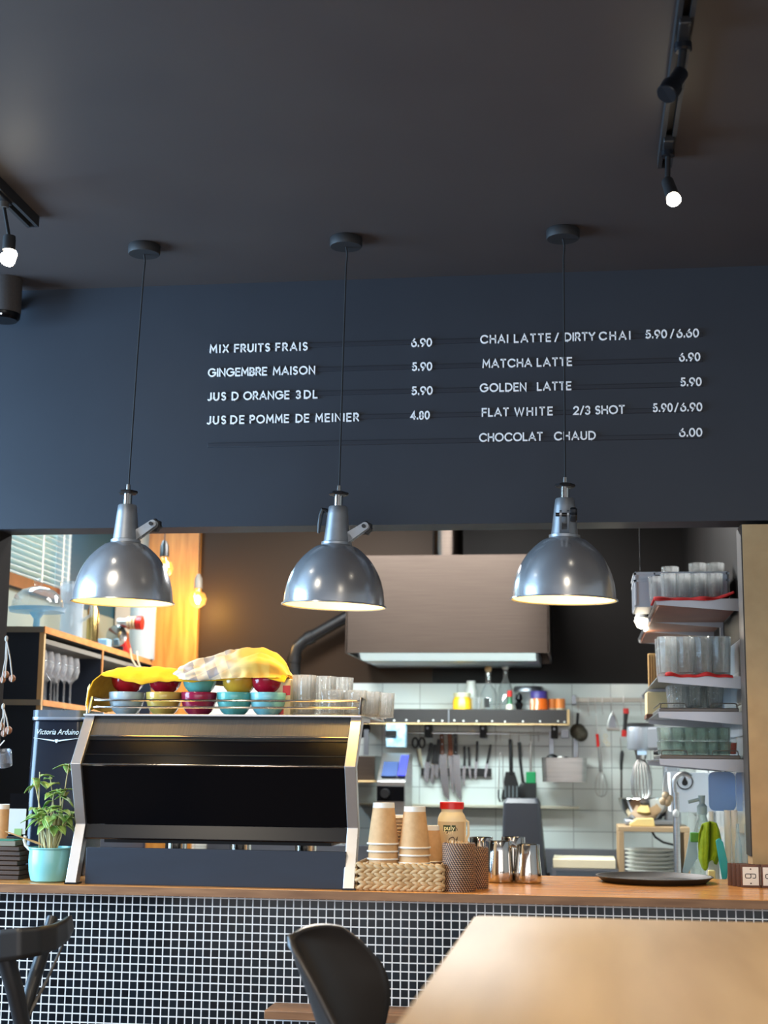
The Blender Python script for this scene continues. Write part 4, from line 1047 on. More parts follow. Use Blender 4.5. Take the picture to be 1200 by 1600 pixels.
MB().lathe([(0, 0), ((dB.x - dA.x) / 2, 0), ((dB.x - dA.x) / 2, .52), (0, .52)], 40, Matrix.Translation(((dA.x + dB.x) / 2 - hd.location.x, -.05, hT - hz + .01))).build('duct', 'hood_steel', hd)
area('hood_lamp', (hd.location.x, 6.92, hz - .03), (0, 0, 0), .75, .1, 16, (0.82, 1.0, 1.0))
# pipe
pp = thing('drain_pipe', 'black plastic pipe bending down the wall left of the hood', 'pipe', at(460, 1040, 7.38))
pts = [at(545, 962, 7.38), at(476, 1001, 7.38), at(464, 1012, 7.38), at(460, 1026, 7.38), at(460, 1200, 7.38)]
MB().tube(pts, 0.031, 18).build('pipe', 'black', pp, world=True)
MB().tube([pts[3] + Vector((0, 0, .0)), pts[3] + Vector((0, 0, -.03))], 0.036, 18).build('collar', 'black', pp, world=True)
d_ = (pts[1] - pts[0]).normalized(); MB().tube([pts[1] - d_ * .05, pts[1] - d_ * .01], 0.036, 18).build('collar', 'black', pp, world=True)

# ------------------------------------------------------------------ wall shelf with black front
sa = at(555, 1130, 7.28); sb = at(890, 1130, 7.28); sz0 = sa.z; sz1 = at(700, 1108, 7.28).z; sz0 = at(720, 1131, 7.28).z
sh = thing('wall_shelf', 'long shelf with a black studded front on the tiled kitchen wall', 'shelf', ((sa.x + sb.x) / 2, 7.38, sz0))
sw = (sb.x - sa.x) / 2
MB().box(-sw, sw, -.09, .108, 0, .012).build('board', 'pale_wood', sh)
msx = at(701, 1120, 7.28).x - sh.location.x
MB().box(-sw, msx - .003, -.1, -.09, .004, sz1 - sz0).build('front_panel', mat('dark_front', rgb(50, 46, 46), 0.35), sh)
MB().box(msx + .003, sw - .012, -.1, -.09, .004, sz1 - sz0).build('front_panel', bpy.data.materials['dark_front'], sh)
MB().box(-sw, sw, -.102, -.088, -.004, .004).build('edge_strip', 'pale_wood', sh)
MB().box(sw - .012, sw, -.102, .1, 0, sz1 - sz0 + .002).build('end_cap', 'pale_wood', sh)
MB().box(msx - .003, msx + .003, -.101, -.09, .0, sz1 - sz0).build('joint', 'shelf_steel', sh)
for px in (616, 635, 654, 677, 691, 710, 724, 745, 769, 789, 817, 844, 872, 882):
    q = at(px, 1123, 7.28)
    MB().ell((q.x - sh.location.x, -.101, .012 + .002 * (px % 3)), .005, .003, .005, 10, 6).build('stud', 'white', sh)
for px in (669, 755, 866):
    q = at(px, 1132, 7.40)
    br = MB(); br.box(-.016, .016, -.012, .10, -.066, 0.0); 
    bo = br.shift((q.x - sh.location.x, 0, 0)).build('bracket', 'black_matte', sh, bevel=0.002)
    MB().lathe([(0, 0), (.006, 0), (.006, .003), (0, .003)], 12, Matrix.Translation((q.x - sh.location.x, -.013, -.02)) @ Matrix.Rotation(PI / 2, 4, 'X')).build('bolt', 'shelf_steel', bo)
SZ = sz0 + 0.012
def on_shelf(px, Y=7.34): return (at(px, 1100, Y).x, Y, SZ)
def hgt(px, py, Y=7.34): return at(px, py, Y).z - SZ
def simple(name, label, cat, loc, group=None, rz=0): return thing(name, label, cat, loc, rz, group)
# yellow jar
l = on_shelf(722); h = hgt(722, 1083); j = simple('glass_jar', 'glass jar of yellow preserve, leftmost on the wall shelf', 'jar', l, 'jars and bottles on the wall shelf')
MB().lathe([(0, 0), (.044, 0), (.047, .004), (.047, h * .72), (.040, h * .84), (.040, h * .86), (0, h * .86)], 36).build('contents', mat('yellow_preserve', rgb(244, 186, 36), 0.25), j)
MB().lathe([(0, h * .86), (.043, h * .86), (.043, h), (0, h)], 36).build('lid', mat('pale_gold_lid', rgb(214, 206, 170), 0.4, 0.3), j)
# white bottle
l = on_shelf(736, 7.41); h = hgt(736, 1064, 7.41); j = simple('white_bottle', 'plain white plastic bottle behind the yellow jar', 'bottle', l, 'jars and bottles on the wall shelf')
MB().lathe([(0, 0), (.026, 0), (.028, .004), (.028, h * .78), (.022, h * .84), (.022, h), (0, h)], 32).build('body', 'white', j)
# jar of pinkish shallots
l = on_shelf(748, 7.32); h = hgt(748, 1090, 7.32); j = simple('glass_jar', 'low glass jar of pinkish cloves beside the yellow jar', 'jar', l, 'jars and bottles on the wall shelf')
MB().lathe([(0, 0), (.036, 0), (.038, .004), (.040, h), (.037, h), (.035, .006), (0, .006)], 36).build('glass', 'glass', j)
cl = MB(); random.seed(8)
for k in range(16):
    a = random.uniform(0, 6.28); r = .026 * math.sqrt(random.random()); cl.ell((r * math.cos(a), r * math.sin(a), .016 + (k // 6) * .015), .011, .010, .010, 8, 6)
cl.build('contents', mat('pink_clove', rgb(226, 196, 190), 0.6), j)
# carafe with cork stopper, swing bottle
def bottle_mb(r, h, neck, sh_, th=.0025):
    o = [(0, 0), (r - .003, 0), (r, .004), (r, h * sh_), (r * .8, h * (sh_ + .08)), (neck, h * (sh_ + .2)), (neck, h * .95), (neck + .003, h * .955), (neck + .003, h)]
    return MB().lathe(o + [(neck - th + .001, h)] + [(max(.002, a - th), max(.006, z)) for a, z in reversed(o[2:7])] + [(0, .006)], 32)
l = on_shelf(763, 7.36); h = hgt(763, 1049, 7.36); j = simple('glass_carafe', 'clear glass carafe with a round cork stopper on the wall shelf', 'carafe', l, 'jars and bottles on the wall shelf')
bottle_mb(.046, h, .014, .55).build('glass', 'glass', j)
MB().ell((0, 0, h + .012), .018, .018, .018, 16, 10).build('stopper', 'pale_wood', j)
MB().box(-.018, .010, -.0475, -.046, h * .28, h * .46).build('label', 'black', j)
l = on_shelf(790, 7.40); h = hgt(790, 1046, 7.40); j = simple('glass_bottle', 'tall clear bottle with a white swing stopper on the wall shelf', 'bottle', l, 'jars and bottles on the wall shelf')
bottle_mb(.036, h, .013, .62).build('glass', 'glass', j)
MB().lathe([(0, h), (.013, h), (.017, h + .01), (.015, h + .025), (0, h + .03)], 20).build('stopper', 'white', j)
# small sauce bottle
l = on_shelf(796.5, 7.31); h = hgt(797, 1079, 7.31); j = simple('sauce_bottle', 'small sauce bottle with a green neck and red cap', 'bottle', l, 'jars and bottles on the wall shelf')
MB().lathe([(0, 0), (.018, 0), (.019, .003), (.019, h * .5), (.011, h * .66), (.011, h * .8), (0, h * .8)], 24).build('body', mat('pale_label', rgb(226, 214, 196), 0.5), j)
MB().lathe([(0, h * .52), (.0185, h * .5), (.0118, h * .66), (.0118, h * .82), (0, h * .82)], 24).build('neck', mat('green_neck', rgb(40, 110, 70), 0.4), j)
MB().lathe([(0, h * .8), (.013, h * .8), (.013, h), (0, h)], 24).build('cap', 'red', j)
l = on_shelf(783, 7.31); j = simple('box', 'small brown box between the carafe and the sauce bottle', 'box', l)
MB().box(-.02, .02, -.015, .015, 0, .026).build('body', 'brown_wood', j, bevel=0.001)
# pepper mill
l = on_shelf(811, 7.31); h = hgt(811, 1082, 7.31); j = simple('pepper_mill', 'black pepper mill on the wall shelf beside the sauce bottle', 'pepper mill', l)
MB().lathe([(0, 0), (.019, 0), (.020, .004), (.014, h * .25), (.013, h * .4), (.019, h * .56), (.018, h * .64), (.010, h * .68), (0, h * .68)], 28).build('body', 'gloss_black', j)
MB().lathe([(0, h * .67), (.011, h * .68), (.018, h * .78), (.014, h * .93), (.006, h * .96), (.005, h), (0, h)], 28).build('top', 'gloss_black', j)
# big glass jar with a metal lid behind
l = on_shelf(826, 7.41); h = hgt(826, 1073, 7.41); j = simple('glass_jar', 'wide glass storage jar with a grey lid at the back of the wall shelf', 'jar', l, 'jars and bottles on the wall shelf')
MB().lathe([(0, 0), (.068, 0), (.072, .004), (.072, h * .85), (.069, h * .85), (.069, .006), (0, .006)], 40).build('glass', 'glass', j)
MB().lathe([(0, h * .85), (.076, h * .85), (.076, h * .94), (.07, h), (0, h)], 40).build('lid', 'shelf_steel', j)
# orange tub with violet lid
l = on_shelf(842, 7.33); h = hgt(842, 1080, 7.33); j = simple('spread_tub', 'orange tub with a violet lid on the wall shelf', 'tub', l, 'jars and bottles on the wall shelf')
om = mat('orange_tub', rgb(238, 112, 34), 0.35); tc = N(om, 'ShaderNodeTexCoord'); sp = N(om, 'ShaderNodeSeparateXYZ'); L(om, tc.outputs['Object'], sp.inputs[0])
wv_ = N(om, 'ShaderNodeTexWave'); wv_.inputs['Scale'].default_value = 14; wv_.inputs['Distortion'].default_value = 3; L(om, tc.outputs['Object'], wv_.inputs['Vector'])
cr = N(om, 'ShaderNodeValToRGB'); cr.color_ramp.interpolation = 'CONSTANT'; cr.color_ramp.elements[0].color = rgb(238, 108, 30); cr.color_ramp.elements[1].position = .62; cr.color_ramp.elements[1].color = rgb(244, 226, 190)
L(om, math_(om, 'MULTIPLY', wv_.outputs['Fac'], math_(om, 'LESS_THAN', sp.outputs[0], 0.004)), cr.inputs[0]); L(om, cr.outputs[0], bsdf(om).inputs['Base Color'])
MB().lathe([(0, 0), (.040, 0), (.044, .005), (.044, h * .7), (.038, h * .78), (0, h * .78)], 36).build('body', om, j)
MB().lathe([(0, h * .76), (.041, h * .76), (.041, h * .98), (.039, h), (0, h)], 36).build('lid', mat('violet_lid', rgb(74, 60, 140), 0.4), j)
ol = mat('orange_lid', rgb(232, 132, 58), 0.4)
for px, Y, w in ((863.5, 7.36, 'left'), (875.5, 7.31, 'right')):
    l = on_shelf(px, Y); h = hgt(px, 1092, Y); j = simple('spice_jar', '%s small spice jar with an orange lid at the right shelf end' % w, 'jar', l, 'jars and bottles on the wall shelf')
    MB().lathe([(0, 0), (.020, 0), (.022, .003), (.022, h * .62), (0, h * .62)], 28).build('body', mat('spice', rgb(210, 186, 160), 0.4), j)
    MB().lathe([(0, h * .6), (.023, h * .6), (.023, h), (0, h)], 28).build('lid', ol, j)

# ------------------------------------------------------------------ utensil rail and what hangs on it
RY = 7.42
ra_ = at(600, 1142, RY); rb_ = at(886, 1149, RY); rz0 = (ra_.z + rb_.z) / 2
ur = thing('utensil_rail', 'thin steel utensil rail under the black-fronted shelf', 'rail', ((ra_.x + rb_.x) / 2, RY, rz0))
MB().tube([(ra_.x, RY, rz0), (rb_.x, RY, rz0)], .0055, 10).build('bar', 'steel', ur, world=True)
for x in (ra_.x + .02, rb_.x - .01):
    MB().box(x - .018, x + .018, RY - .012, BY - .012, rz0 - .02, rz0 + .02).build('mount', 'shelf_steel', ur, world=True)
def hook(px, word, ytip=1160):
    p = at(px, 1146, RY); z1 = at(px, ytip, RY).z
    o = thing('hook', word, 'hook', (p.x, RY, rz0), 0, 'hooks on the utensil rail')
    MB().tube([(0, .008, -.004), (0, .006, .006), (0, -.004, .009), (0, -.010, 0), (0, -.009, -.02), (0, -.008, z1 - rz0 + .008), (0, -.012, z1 - rz0), (0, -.019, z1 - rz0 + .004), (0, -.020, z1 - rz0 + .012)], .002, 6).build('wire', 'steel', o)
for px, w in ((776, 'empty steel hook left of the slotted turner'), (782, 'second empty steel hook left of the slotted turner'), (797, 'steel hook holding the slotted turner'), (811, 'steel hook holding the black spoon'), (829, 'steel hook holding the pastry brush'), (841, 'empty steel hook right of the pastry brush')):
    hook(px, w, 1158)
HY = 7.395
def w_(px, py, Y=HY): return at(px, py, Y)
def plate_poly(pxs, Y, th, name, m, parent):
    pts = [at(x, y, Y) for x, y in pxs]
    mb = MB(); n = len(pts)
    c = sum(pts, Vector()) / n
    vs = [(p.x, Y, p.z) for p in pts] + [(p.x, Y + th, p.z) for p in pts]
    fs = [tuple(range(n)), tuple(reversed(range(n, 2 * n)))] + [(i, i + n, (i + 1) % n + n, (i + 1) % n) for i in range(n)]
    return mb.add(vs, fs).build(name, m, parent, world=True, smooth=False, bevel=0.0008)
# slotted turner
o = thing('slotted_turner', 'black slotted turner hanging from the utensil rail', 'turner', w_(797, 1160))
MB().tube([w_(797, 1155), w_(798, 1180), w_(799, 1210)], [.008, .010, .009], 10).build('handle', 'black', o, world=True)
bl_ = [(790, 1206), (804, 1206), (810, 1225), (812, 1248), (783, 1249), (786, 1228)]
plate_poly(bl_, HY, .004, 'blade', 'black', o)
for k in range(4):
    x = 788.5 + k * 6; plate_poly([(x, 1228), (x + 2, 1228), (x + 2.2, 1246), (x - .4, 1246)], HY - .0008, .001, 'slot', mat('slot_grey', rgb(96, 104, 108), 0.6) if k == 0 else bpy.data.materials['slot_grey'], o)
# black spoon
o = thing('serving_spoon', 'black serving spoon hanging right of the slotted turner', 'spoon', w_(811, 1160))
MB().tube([w_(811, 1160), w_(813, 1190), w_(817, 1222)], [.008, .008, .007], 10).build('handle', 'black', o, world=True)
q = w_(818, 1236); MB().ell(q, .026, .008, .046, 16, 10).build('bowl', 'black', o, world=True)
# pastry brush
o = thing('pastry_brush', 'pastry brush with a green collar and black bristles on the utensil rail', 'brush', w_(829, 1160))
MB().tube([w_(829, 1162), w_(829, 1208)], .0065, 10).build('handle', 'steel', o, world=True)
MB().box(*sorted((w_(822, 1212).x, w_(837, 1212).x)), HY - .012, HY + .012, w_(829, 1224).z, w_(829, 1206).z).build('collar', mat('green_plastic', rgb(24, 138, 82), 0.4), o, world=True, bevel=0.003)
MB().box(*sorted((w_(821, 1212).x, w_(838, 1212).x)), HY - .010, HY + .010, w_(829, 1248).z, w_(829, 1223).z).build('bristles', 'black_matte', o, world=True)
# tongs
o = thing('kitchen_tongs', 'steel kitchen tongs with dark tips hanging left of the slotted turner', 'tongs', w_(782, 1176))
for s in (-1, 1):
    MB().tube([w_(783, 1176), w_(783 + s * 2.6, 1182), w_(783 + s * 3.0, 1210), w_(783 + s * 4, 1236)], .0028, 8).build('arm', 'steel', o, world=True)
    MB().tube([w_(783 + s * 4, 1234), w_(783 + s * 4.2, 1246), w_(783 + s * 1.6, 1253)], .004, 8).build('tip', 'black', o, world=True)
# hanging steel container with straps
o = thing('steel_container', 'rectangular steel container hanging on two straps from the utensil rail', 'container', w_(881, 1203, 7.30))
x0, x1 = w_(846, 1200, 7.27).x, w_(917, 1200, 7.27).x; z0, z1 = w_(881, 1222, 7.27).z, w_(881, 1184, 7.27).z
mb = MB(); ins = .004
vs = []
for (z, i, yo) in ((z0, ins, 0), (z1, 0, 0), (z1 + .001, -.006, 0), (z1 + .001, .004, 0), (z0 + .004, ins + .003, 0)):
    pts = rrect((x1 - x0) / 2 - i, .085 - i, .025); vs += [Vector((p[0] + (x0 + x1) / 2, p[1] + 7.36, z)) for p in pts]
q_ = len(pts); fs = []
for a in range(4):
    for k in range(q_): fs.append((a * q_ + k, a * q_ + (k + 1) % q_, (a + 1) * q_ + (k + 1) % q_, (a + 1) * q_ + k))
fs.append(tuple(range(q_))); fs.append(tuple(4 * q_ + k for k in range(q_)))
mb.add(vs, fs).build('pan', 'steel', o, world=True)
for a, b in ((860, 863), (898, 901)):
    p = w_((a + b) / 2, 1150, 7.40); p2 = w_((a + b) / 2, 1184, 7.40)
    MB().box(p.x - .011, p.x + .011, 7.398, 7.4015, z1 - .01, rz0 + .012).build('strap', 'shelf_steel', o, world=True)
for (px, w, s_) in ((863, 'black round lid edge', .03), (885, 'dark lid', .018)):
    q = w_(px, 1184, 7.36); MB().ell((q.x, 7.36, z1 - .012), s_ * 1.1, .02, s_, 16, 8).build('contents', 'black', o, world=True)
q = w_(876, 1184, 7.36); MB().ell((q.x, 7.36, z1 - .006), .018, .02, .016, 16, 8).build('contents', 'white', o, world=True)
# magnetic strip and knives
ms = tag(MB().box(w_(655, 1206).x, w_(766, 1206).x, BY - .03, BY - .012, w_(700, 1213).z, w_(700, 1200).z).build('magnetic_strip', 'black', bevel=0.002), 'black magnetic knife strip on the kitchen tiles', 'knife strip')
KY = BY - .035
def knife(h0, h1, hw_, b1, bw, label, hm='black', riv=False, point='right'):
    """handle from h0 to h1, blade to b1 (crop pixels), blade width at heel"""
    c = lambda p: (640 + p[0] * .13333, 1120 + p[1] * .13333)
    H0, H1, B1 = (at(*c(p), KY) for p in (h0, h1, b1))
    o = thing('kitchen_knife', label, 'knife', H1, 0, 'knives on the magnetic strip')
    s = .13333 * mpp(700, 1180, KY)
    d = (H1 - H0).normalized(); n = Vector((d.z, 0, -d.x))
    hw_ *= s; bw *= s
    ho = MB(); 
    pr = [H0 - n * hw_ * .42, H0 + n * hw_ * .5, H0.lerp(H1, .5) + n * hw_ * .42, H1 + n * hw_ * .5, H1 - n * hw_ * .5, H0.lerp(H1, .5) - n * hw_ * .5]
    m_ = len(pr); ho.add([(p.x, KY - .013, p.z) for p in pr] + [(p.x, KY + .003, p.z) for p in pr], [tuple(range(m_)), tuple(reversed(range(m_, 2 * m_)))] + [(i, i + m_, (i + 1) % m_ + m_, (i + 1) % m_) for i in range(m_)])
    hob = ho.build('handle', hm, o, world=True, smooth=False, bevel=0.003)
    d2 = (B1 - H1).normalized(); n2 = Vector((d2.z, 0, -d2.x)); q = []
    for t, a, b in ((0, .5, .5), (.08, .5, .5), (.6, .5, .42), (.85, .46, .22), (1.0, .40, -.34)):
        q.append((H1.lerp(B1, t) - n2 * bw * a, H1.lerp(B1, t) + n2 * bw * b))
    pr = [a for a, b in q] + [b for a, b in reversed(q)]; m_ = len(pr)
    MB().add([(p.x, KY - .004, p.z) for p in pr] + [(p.x, KY - .0015, p.z) for p in pr], [tuple(range(m_)), tuple(reversed(range(m_, 2 * m_)))] + [(i, i + m_, (i + 1) % m_ + m_, (i + 1) % m_) for i in range(m_)]).build('blade', 'knife_steel', o, world=True, smooth=False)
    if riv:
        for t in (.15, .5, .88):
            p = H0.lerp(H1, t); MB().ell((p.x, KY - .0132, p.z), .0035, .002, .0035, 10, 6).build('rivet', 'knife_steel', hob, world=True).location = (0, 0, 0)
knife((258, 305), (212, 530), 44, (185, 775), 66, 'paring knife with a black handle, first knife right of the scissors')
knife((305, 330), (278, 555), 46, (256, 800), 46, 'narrow knife with a black handle, second knife from the scissors')
knife((350, 262), (318, 555), 46, (312, 730), 54, 'short broad knife with a black handle, third knife from the scissors')
knife((378, 205), (386, 440), 48, (425, 985), 96, 'large wide-bladed knife with a riveted dark handle', 'brown_wood', True)
knife((472, 190), (480, 455), 56, (500, 905), 48, 'long knife with a plain reddish-brown handle', mat('red_brown_handle', rgb(122, 66, 40), 0.5))
knife((538, 200), (542, 445), 44, (570, 985), 92, 'chef knife with a riveted black handle right of the brown-handled knife', 'black', True)
knife((645, 345), (643, 575), 30, (628, 815), 40, 'slim knife with a straight black handle, left one of a close pair')
knife((695, 352), (702, 575), 30, (712, 740), 26, 'slim knife with a straight black handle, right one of a close pair')
knife((795, 285), (784, 525), 30, (765, 745), 32, 'small knife with an upright curved black handle, second from the right end of the strip')
knife((952, 325), (908, 550), 30, (880, 725), 32, 'small knife with a leaning black handle at the right end of the strip')
# scissors
c_ = lambda x, y: at(640 + x * .13333, 1120 + y * .13333, KY)
o = thing('kitchen_scissors', 'kitchen scissors with black loop handles at the left end of the knife strip', 'scissors', c_(110, 400))
for cx in (65, 145):
    lp_ = [c_(cx + 32 * math.cos(t * PI / 8), 305 + 58 * math.sin(t * PI / 8)) for t in range(17)]
    MB().tube(lp_, .005, 8).build('handle', 'black', o, world=True)
for dx in (-6, 8):
    a, b, c3 = c_(105 + dx, 370), c_(122 + dx, 500), c_(150, 605)
    MB().tube([a, b, c3], [.009, .007, .002], 8).build('blade', mat('blade_warm', rgb(206, 196, 170), 0.3, 1.0) if dx < 0 else bpy.data.materials['blade_warm'], o, world=True)

# ------------------------------------------------------------------ right-hand rail with hanging tools
Y2 = 7.40
a = at(897, 1091, Y2); b = at(1040, 1097, Y2); z_ = (a.z + b.z) / 2
o = thing('utensil_rail', 'flat grey utensil rail high on the tiles right of the shelf', 'rail', ((a.x + b.x) / 2, Y2, z_))
MB().box(a.x, b.x, Y2 - .006, Y2 + .006, z_ - .011, z_ + .011).build('bar', mat('rail_beige_steel', rgb(176, 170, 160), 0.4, 0.7), o, world=True, bevel=0.002)
MB().box(a.x - .012, a.x + .010, Y2 - .012, BY - .012, z_ - .022, z_ + .024).build('mount', 'shelf_steel', o, world=True, bevel=0.002)
MB().box(b.x - .02, b.x, Y2 - .012, BY - .012, z_ - .022, z_ + .024).build('mount', 'shelf_steel', o, world=True, bevel=0.002)
zr = z_
def rhook(px, yt, word):
    p = at(px, 1095, Y2); z1 = at(px, yt, Y2 - .02).z
    h_ = thing('hook', word, 'hook', (p.x, Y2, zr), 0, 'hooks on the high utensil rail')
    MB().tube([(0, .010, -.008), (0, .010, .012), (0, -.006, .016), (0, -.012, 0), (0, -.016, z1 - zr + .02), (.002, -.022, z1 - zr), (.010, -.024, z1 - zr + .008)], .002, 6).build('wire', 'steel', h_)
for px, yt, w in ((903, 1112, 'hook holding the small strainer'), (919, 1118, 'empty hook right of the small strainer'), (930, 1114, 'hook over the wire whisk'), (941, 1116, 'empty hook right of the wire whisk'), (955, 1112, 'hook holding the cutter frame'), (974, 1106, 'hook holding the red and black peeler'), (1001, 1116, 'rightmost hook by the mixer')):
    rhook(px, yt, 'steel ' + w)
Y3 = 7.36
v = lambda x, y, Y=Y3: at(x, y, Y)
o = thing('sieve', 'small dark round sieve with a black handle hanging right of the shelf', 'sieve', v(904, 1145))
MB().tube([v(903, 1114), v(902, 1133)], .007, 8).build('handle', 'black', o, world=True)
for (x, y, r) in ((903, 1143, .037), (907, 1147, .034)):
    q = v(x, y); T = Matrix.Translation(q) @ Matrix.Rotation(PI / 2, 4, 'X')
    MB().ring([(r, -.004), (r + .003, -.004), (r + .003, .004), (r, .004)], 32, T).build('rim', 'dark_brushed', o, world=True)
    MB().lathe([(r, 0), (r * .8, .012), (r * .4, .020), (0, .022)], 24, T).build('mesh', noisy('sieve_mesh', rgb(70, 66, 58), rgb(104, 96, 82), 220, 0.5, 0.6) if r > .035 else bpy.data.materials['sieve_mesh'], o, world=True)
o = thing('whisk', 'steel balloon whisk hanging from the high utensil rail', 'whisk', v(938, 1200))
MB().tube([v(937, 1166), v(939, 1206)], .009, 10).build('handle', 'steel', o, world=True)
wr = MB()
for k in range(5):
    a_ = PI * k / 5
    pts = []
    for t in range(17):
        s_ = t / 16 * 2 - 1; zz = 1 - abs(s_) ; 
        w = math.sin(PI * min(1, (1 - abs(s_)) * .5 + .02)) ; sg = -1 if s_ < 0 else 1
        rad = .030 * math.sin(PI * (1 - abs(s_)) ** .8 * .98) if True else 0
        ang_ = (1 - abs(s_)) * PI / 1
        # drop shape
        tt = t / 16 * 2 * PI; X = .030 * math.sin(tt) * (1 - .35 * math.cos(tt)) ; Zd = -.062 * (1 - math.cos(tt))
        pts.append((X * math.cos(a_), X * math.sin(a_), Zd))
    wr.tube([Vector(p) + v(939, 1205) for p in pts], .0013, 5)
wr.build('wires', 'steel', o, world=True)
o = thing('spatula', 'narrow tool with a red handle hanging above the whisk', 'spatula', v(933, 1155))
MB().tube([v(933, 1147), v(935, 1167)], [.008, .008], 10).build('handle', 'red', o, world=True)
MB().tube([v(931, 1118), v(932, 1132), v(933, 1147)], .003, 8).build('shank', 'steel', o, world=True)
o = thing('pastry_cutter', 'triangular steel pastry cutter hanging beside the red peeler', 'pastry cutter', v(957, 1130))
MB().tube([v(957, 1112), v(951, 1125), v(948, 1139), v(968, 1140), v(963, 1124), v(957, 1112)], .0035, 8).build('frame', 'steel', o, world=True)
MB().tube([v(949, 1139), v(968, 1140)], .008, 8).build('bar', 'steel', o, world=True)
plate_poly([(954, 1118), (960, 1118), (963, 1137), (951, 1137)], Y3, .003, 'blade', 'shelf_steel', o)
o = thing('peeler', 'red and black peeler hanging from the high utensil rail', 'peeler', v(977, 1130))
MB().tube([v(978, 1107), v(978, 1115)], [.014, .015], 12).build('cap', 'red', o, world=True)
MB().tube([v(978, 1114), v(977, 1128), v(976, 1142)], [.013, .010, .011], 12).build('grip', 'black', o, world=True)
MB().tube([v(976, 1141), v(975, 1151)], [.014, .013], 12).build('end', 'red', o, world=True)
o = thing('sharpening_steel', 'long sharpening steel with a black handle hanging left of the mixer', 'sharpening steel', v(972, 1190))
MB().tube([v(972, 1173), v(972, 1178), v(971, 1192), v(971, 1203)], [.006, .010, .008, .007], 12).build('handle', 'black', o, world=True)
MB().tube([v(971, 1203), v(971, 1258)], .005, 10).build('rod', 'dark_brushed', o, world=True)
MB().tube([v(969, 1152), v(971, 1173)], .002, 6).build('loop', 'steel', o, world=True)
o = thing('trussing_rings', 'small cluster of pale rings hanging beside the red tool handle', 'rings', v(948, 1157))
for x, y in ((946, 1150), (946, 1158), (950, 1163)):
    q = v(x, y); MB().ring([(.007, -.002), (.010, -.002), (.010, .002), (.007, .002)], 16, Matrix.Translation(q) @ Matrix.Rotation(PI / 2, 4, 'X')).build('ring', mat('pale_brass', rgb(206, 200, 170), 0.3, 0.8) if y == 1150 else bpy.data.materials['pale_brass'], o, world=True)

# ------------------------------------------------------------------ appliances on the kitchen worktop, left part
Ya = 7.0
x0, x1 = at(588, 1250, Ya).x, at(633, 1250, Ya).x
o = thing('slicing_machine', 'steel kitchen machine with a sloped blue-panelled top and a knobbed black front', 'kitchen machine', ((x0 + x1) / 2, Ya, KW))
zf0, zf1, zt = at(610, 1252, Ya).z, at(610, 1228, Ya).z, at(610, 1176, Ya).z
hw2 = (x1 - x0) / 2
MB().prism([(0.0, 0.0), (0.0, zf1 + .02 - KW), (.20, zt - KW), (.30, zt - KW), (.30, 0.0)], -hw2, hw2, 'x').build('body', 'steel', o, smooth=False, bevel=0.004)
MB().box(-hw2 + .004, hw2 - .004, -.012, 0, zf0 - KW, zf1 - KW).build('front_panel', 'gloss_black', o, bevel=0.002)
MB().lathe([(0, 0), (.024, 0), (.020, .022), (0, .022)], 24, Matrix.Translation((-.025, -.012, (zf0 + zf1) / 2 - KW)) @ Matrix.Rotation(PI / 2, 4, 'X')).build('knob', 'black', o)
sl_ = Vector((0, .20, zt - zf1 - .02)).normalized()
T = Matrix.Translation((0, .02, zf1 + .02 - KW + .02)) @ Matrix.Rotation(math.atan2(sl_.z, sl_.y), 4, 'X')
MB().box(-hw2 + .02, hw2 - .045, .0, .12, .0, .008, T).build('touch_panel', mat('blue_grey_panel', rgb(62, 78, 120), 0.15), o)
MB().box(hw2 - .04, hw2 - .002, .0, .17, .0, .012, T).build('side_strip', mat('blue_lens', rgb(66, 70, 190), 0.2), o)
o = thing('paper_packet', 'pale blue patterned packet hanging above the knobbed machine', 'packet', at(625, 1150, 7.3))
bp_ = noisy('blue_packet', rgb(120, 170, 206), rgb(196, 220, 232), 26, 0.6)
MB().box(at(604, 1150, 7.25).x, at(634, 1150, 7.25).x, 7.22, 7.30, at(620, 1168, 7.25).z, at(620, 1131, 7.25).z).build('packet', bp_, o, world=True, bevel=0.004)
MB().box(at(604, 1145, 7.25).x, at(621, 1145, 7.25).x, 7.212, 7.22, at(612, 1151, 7.25).z, at(612, 1142, 7.25).z).build('black_label', 'black', o, world=True)
o = thing('steel_splashback', 'steel side panel and shelf left of the knobbed machine', 'panel', at(570, 1220, 7.3))
MB().box(at(520, 1200, 7.2).x, at(588, 1200, 7.2).x, 7.15, 7.44, at(560, 1219, 7.2).z, at(560, 1181, 7.2).z).build('panel', 'hood_steel', o, world=True, bevel=0.003)
MB().box(at(520, 1200, 7.2).x, at(590, 1200, 7.2).x, 7.1, 7.44, at(560, 1222, 7.2).z, at(560, 1219, 7.2).z).build('shelf', 'pale_wood', o, world=True, bevel=0.001)
p = at(573, 1160, 7.3); MB().box(p.x - .012, p.x + .012, 7.28, 7.29, at(573, 1180, 7.3).z, at(573, 1140, 7.3).z).build('strap', 'shelf_steel', o, world=True)
o = thing('frying_pan', 'black pan hanging in the shade behind the machine rack', 'pan', at(560, 1143, 7.38))
T = Matrix.Translation(at(566, 1139, 7.38)) @ Matrix.Rotation(PI / 2, 4, 'X')
MB().lathe([(0, 0), (.035, 0), (.045, .02), (.042, .02), (.033, .004), (0, .004)], 28, T).build('pan', 'black_matte', o, world=True)
# rail of the worktop edge / long bar
o = thing('wall_ledge', 'thin pale ledge running along the tiles below the knives', 'ledge', at(760, 1256, 7.45))
a = at(560, 1257, 7.44); b = at(905, 1262, 7.44); zz = (a.z + b.z) / 2
MB().box(a.x, b.x, 7.42, BY - .012, zz - .006, zz + .006).build('ledge', mat('pale_ledge', rgb(196, 190, 172), 0.5), o, world=True, bevel=0.001)
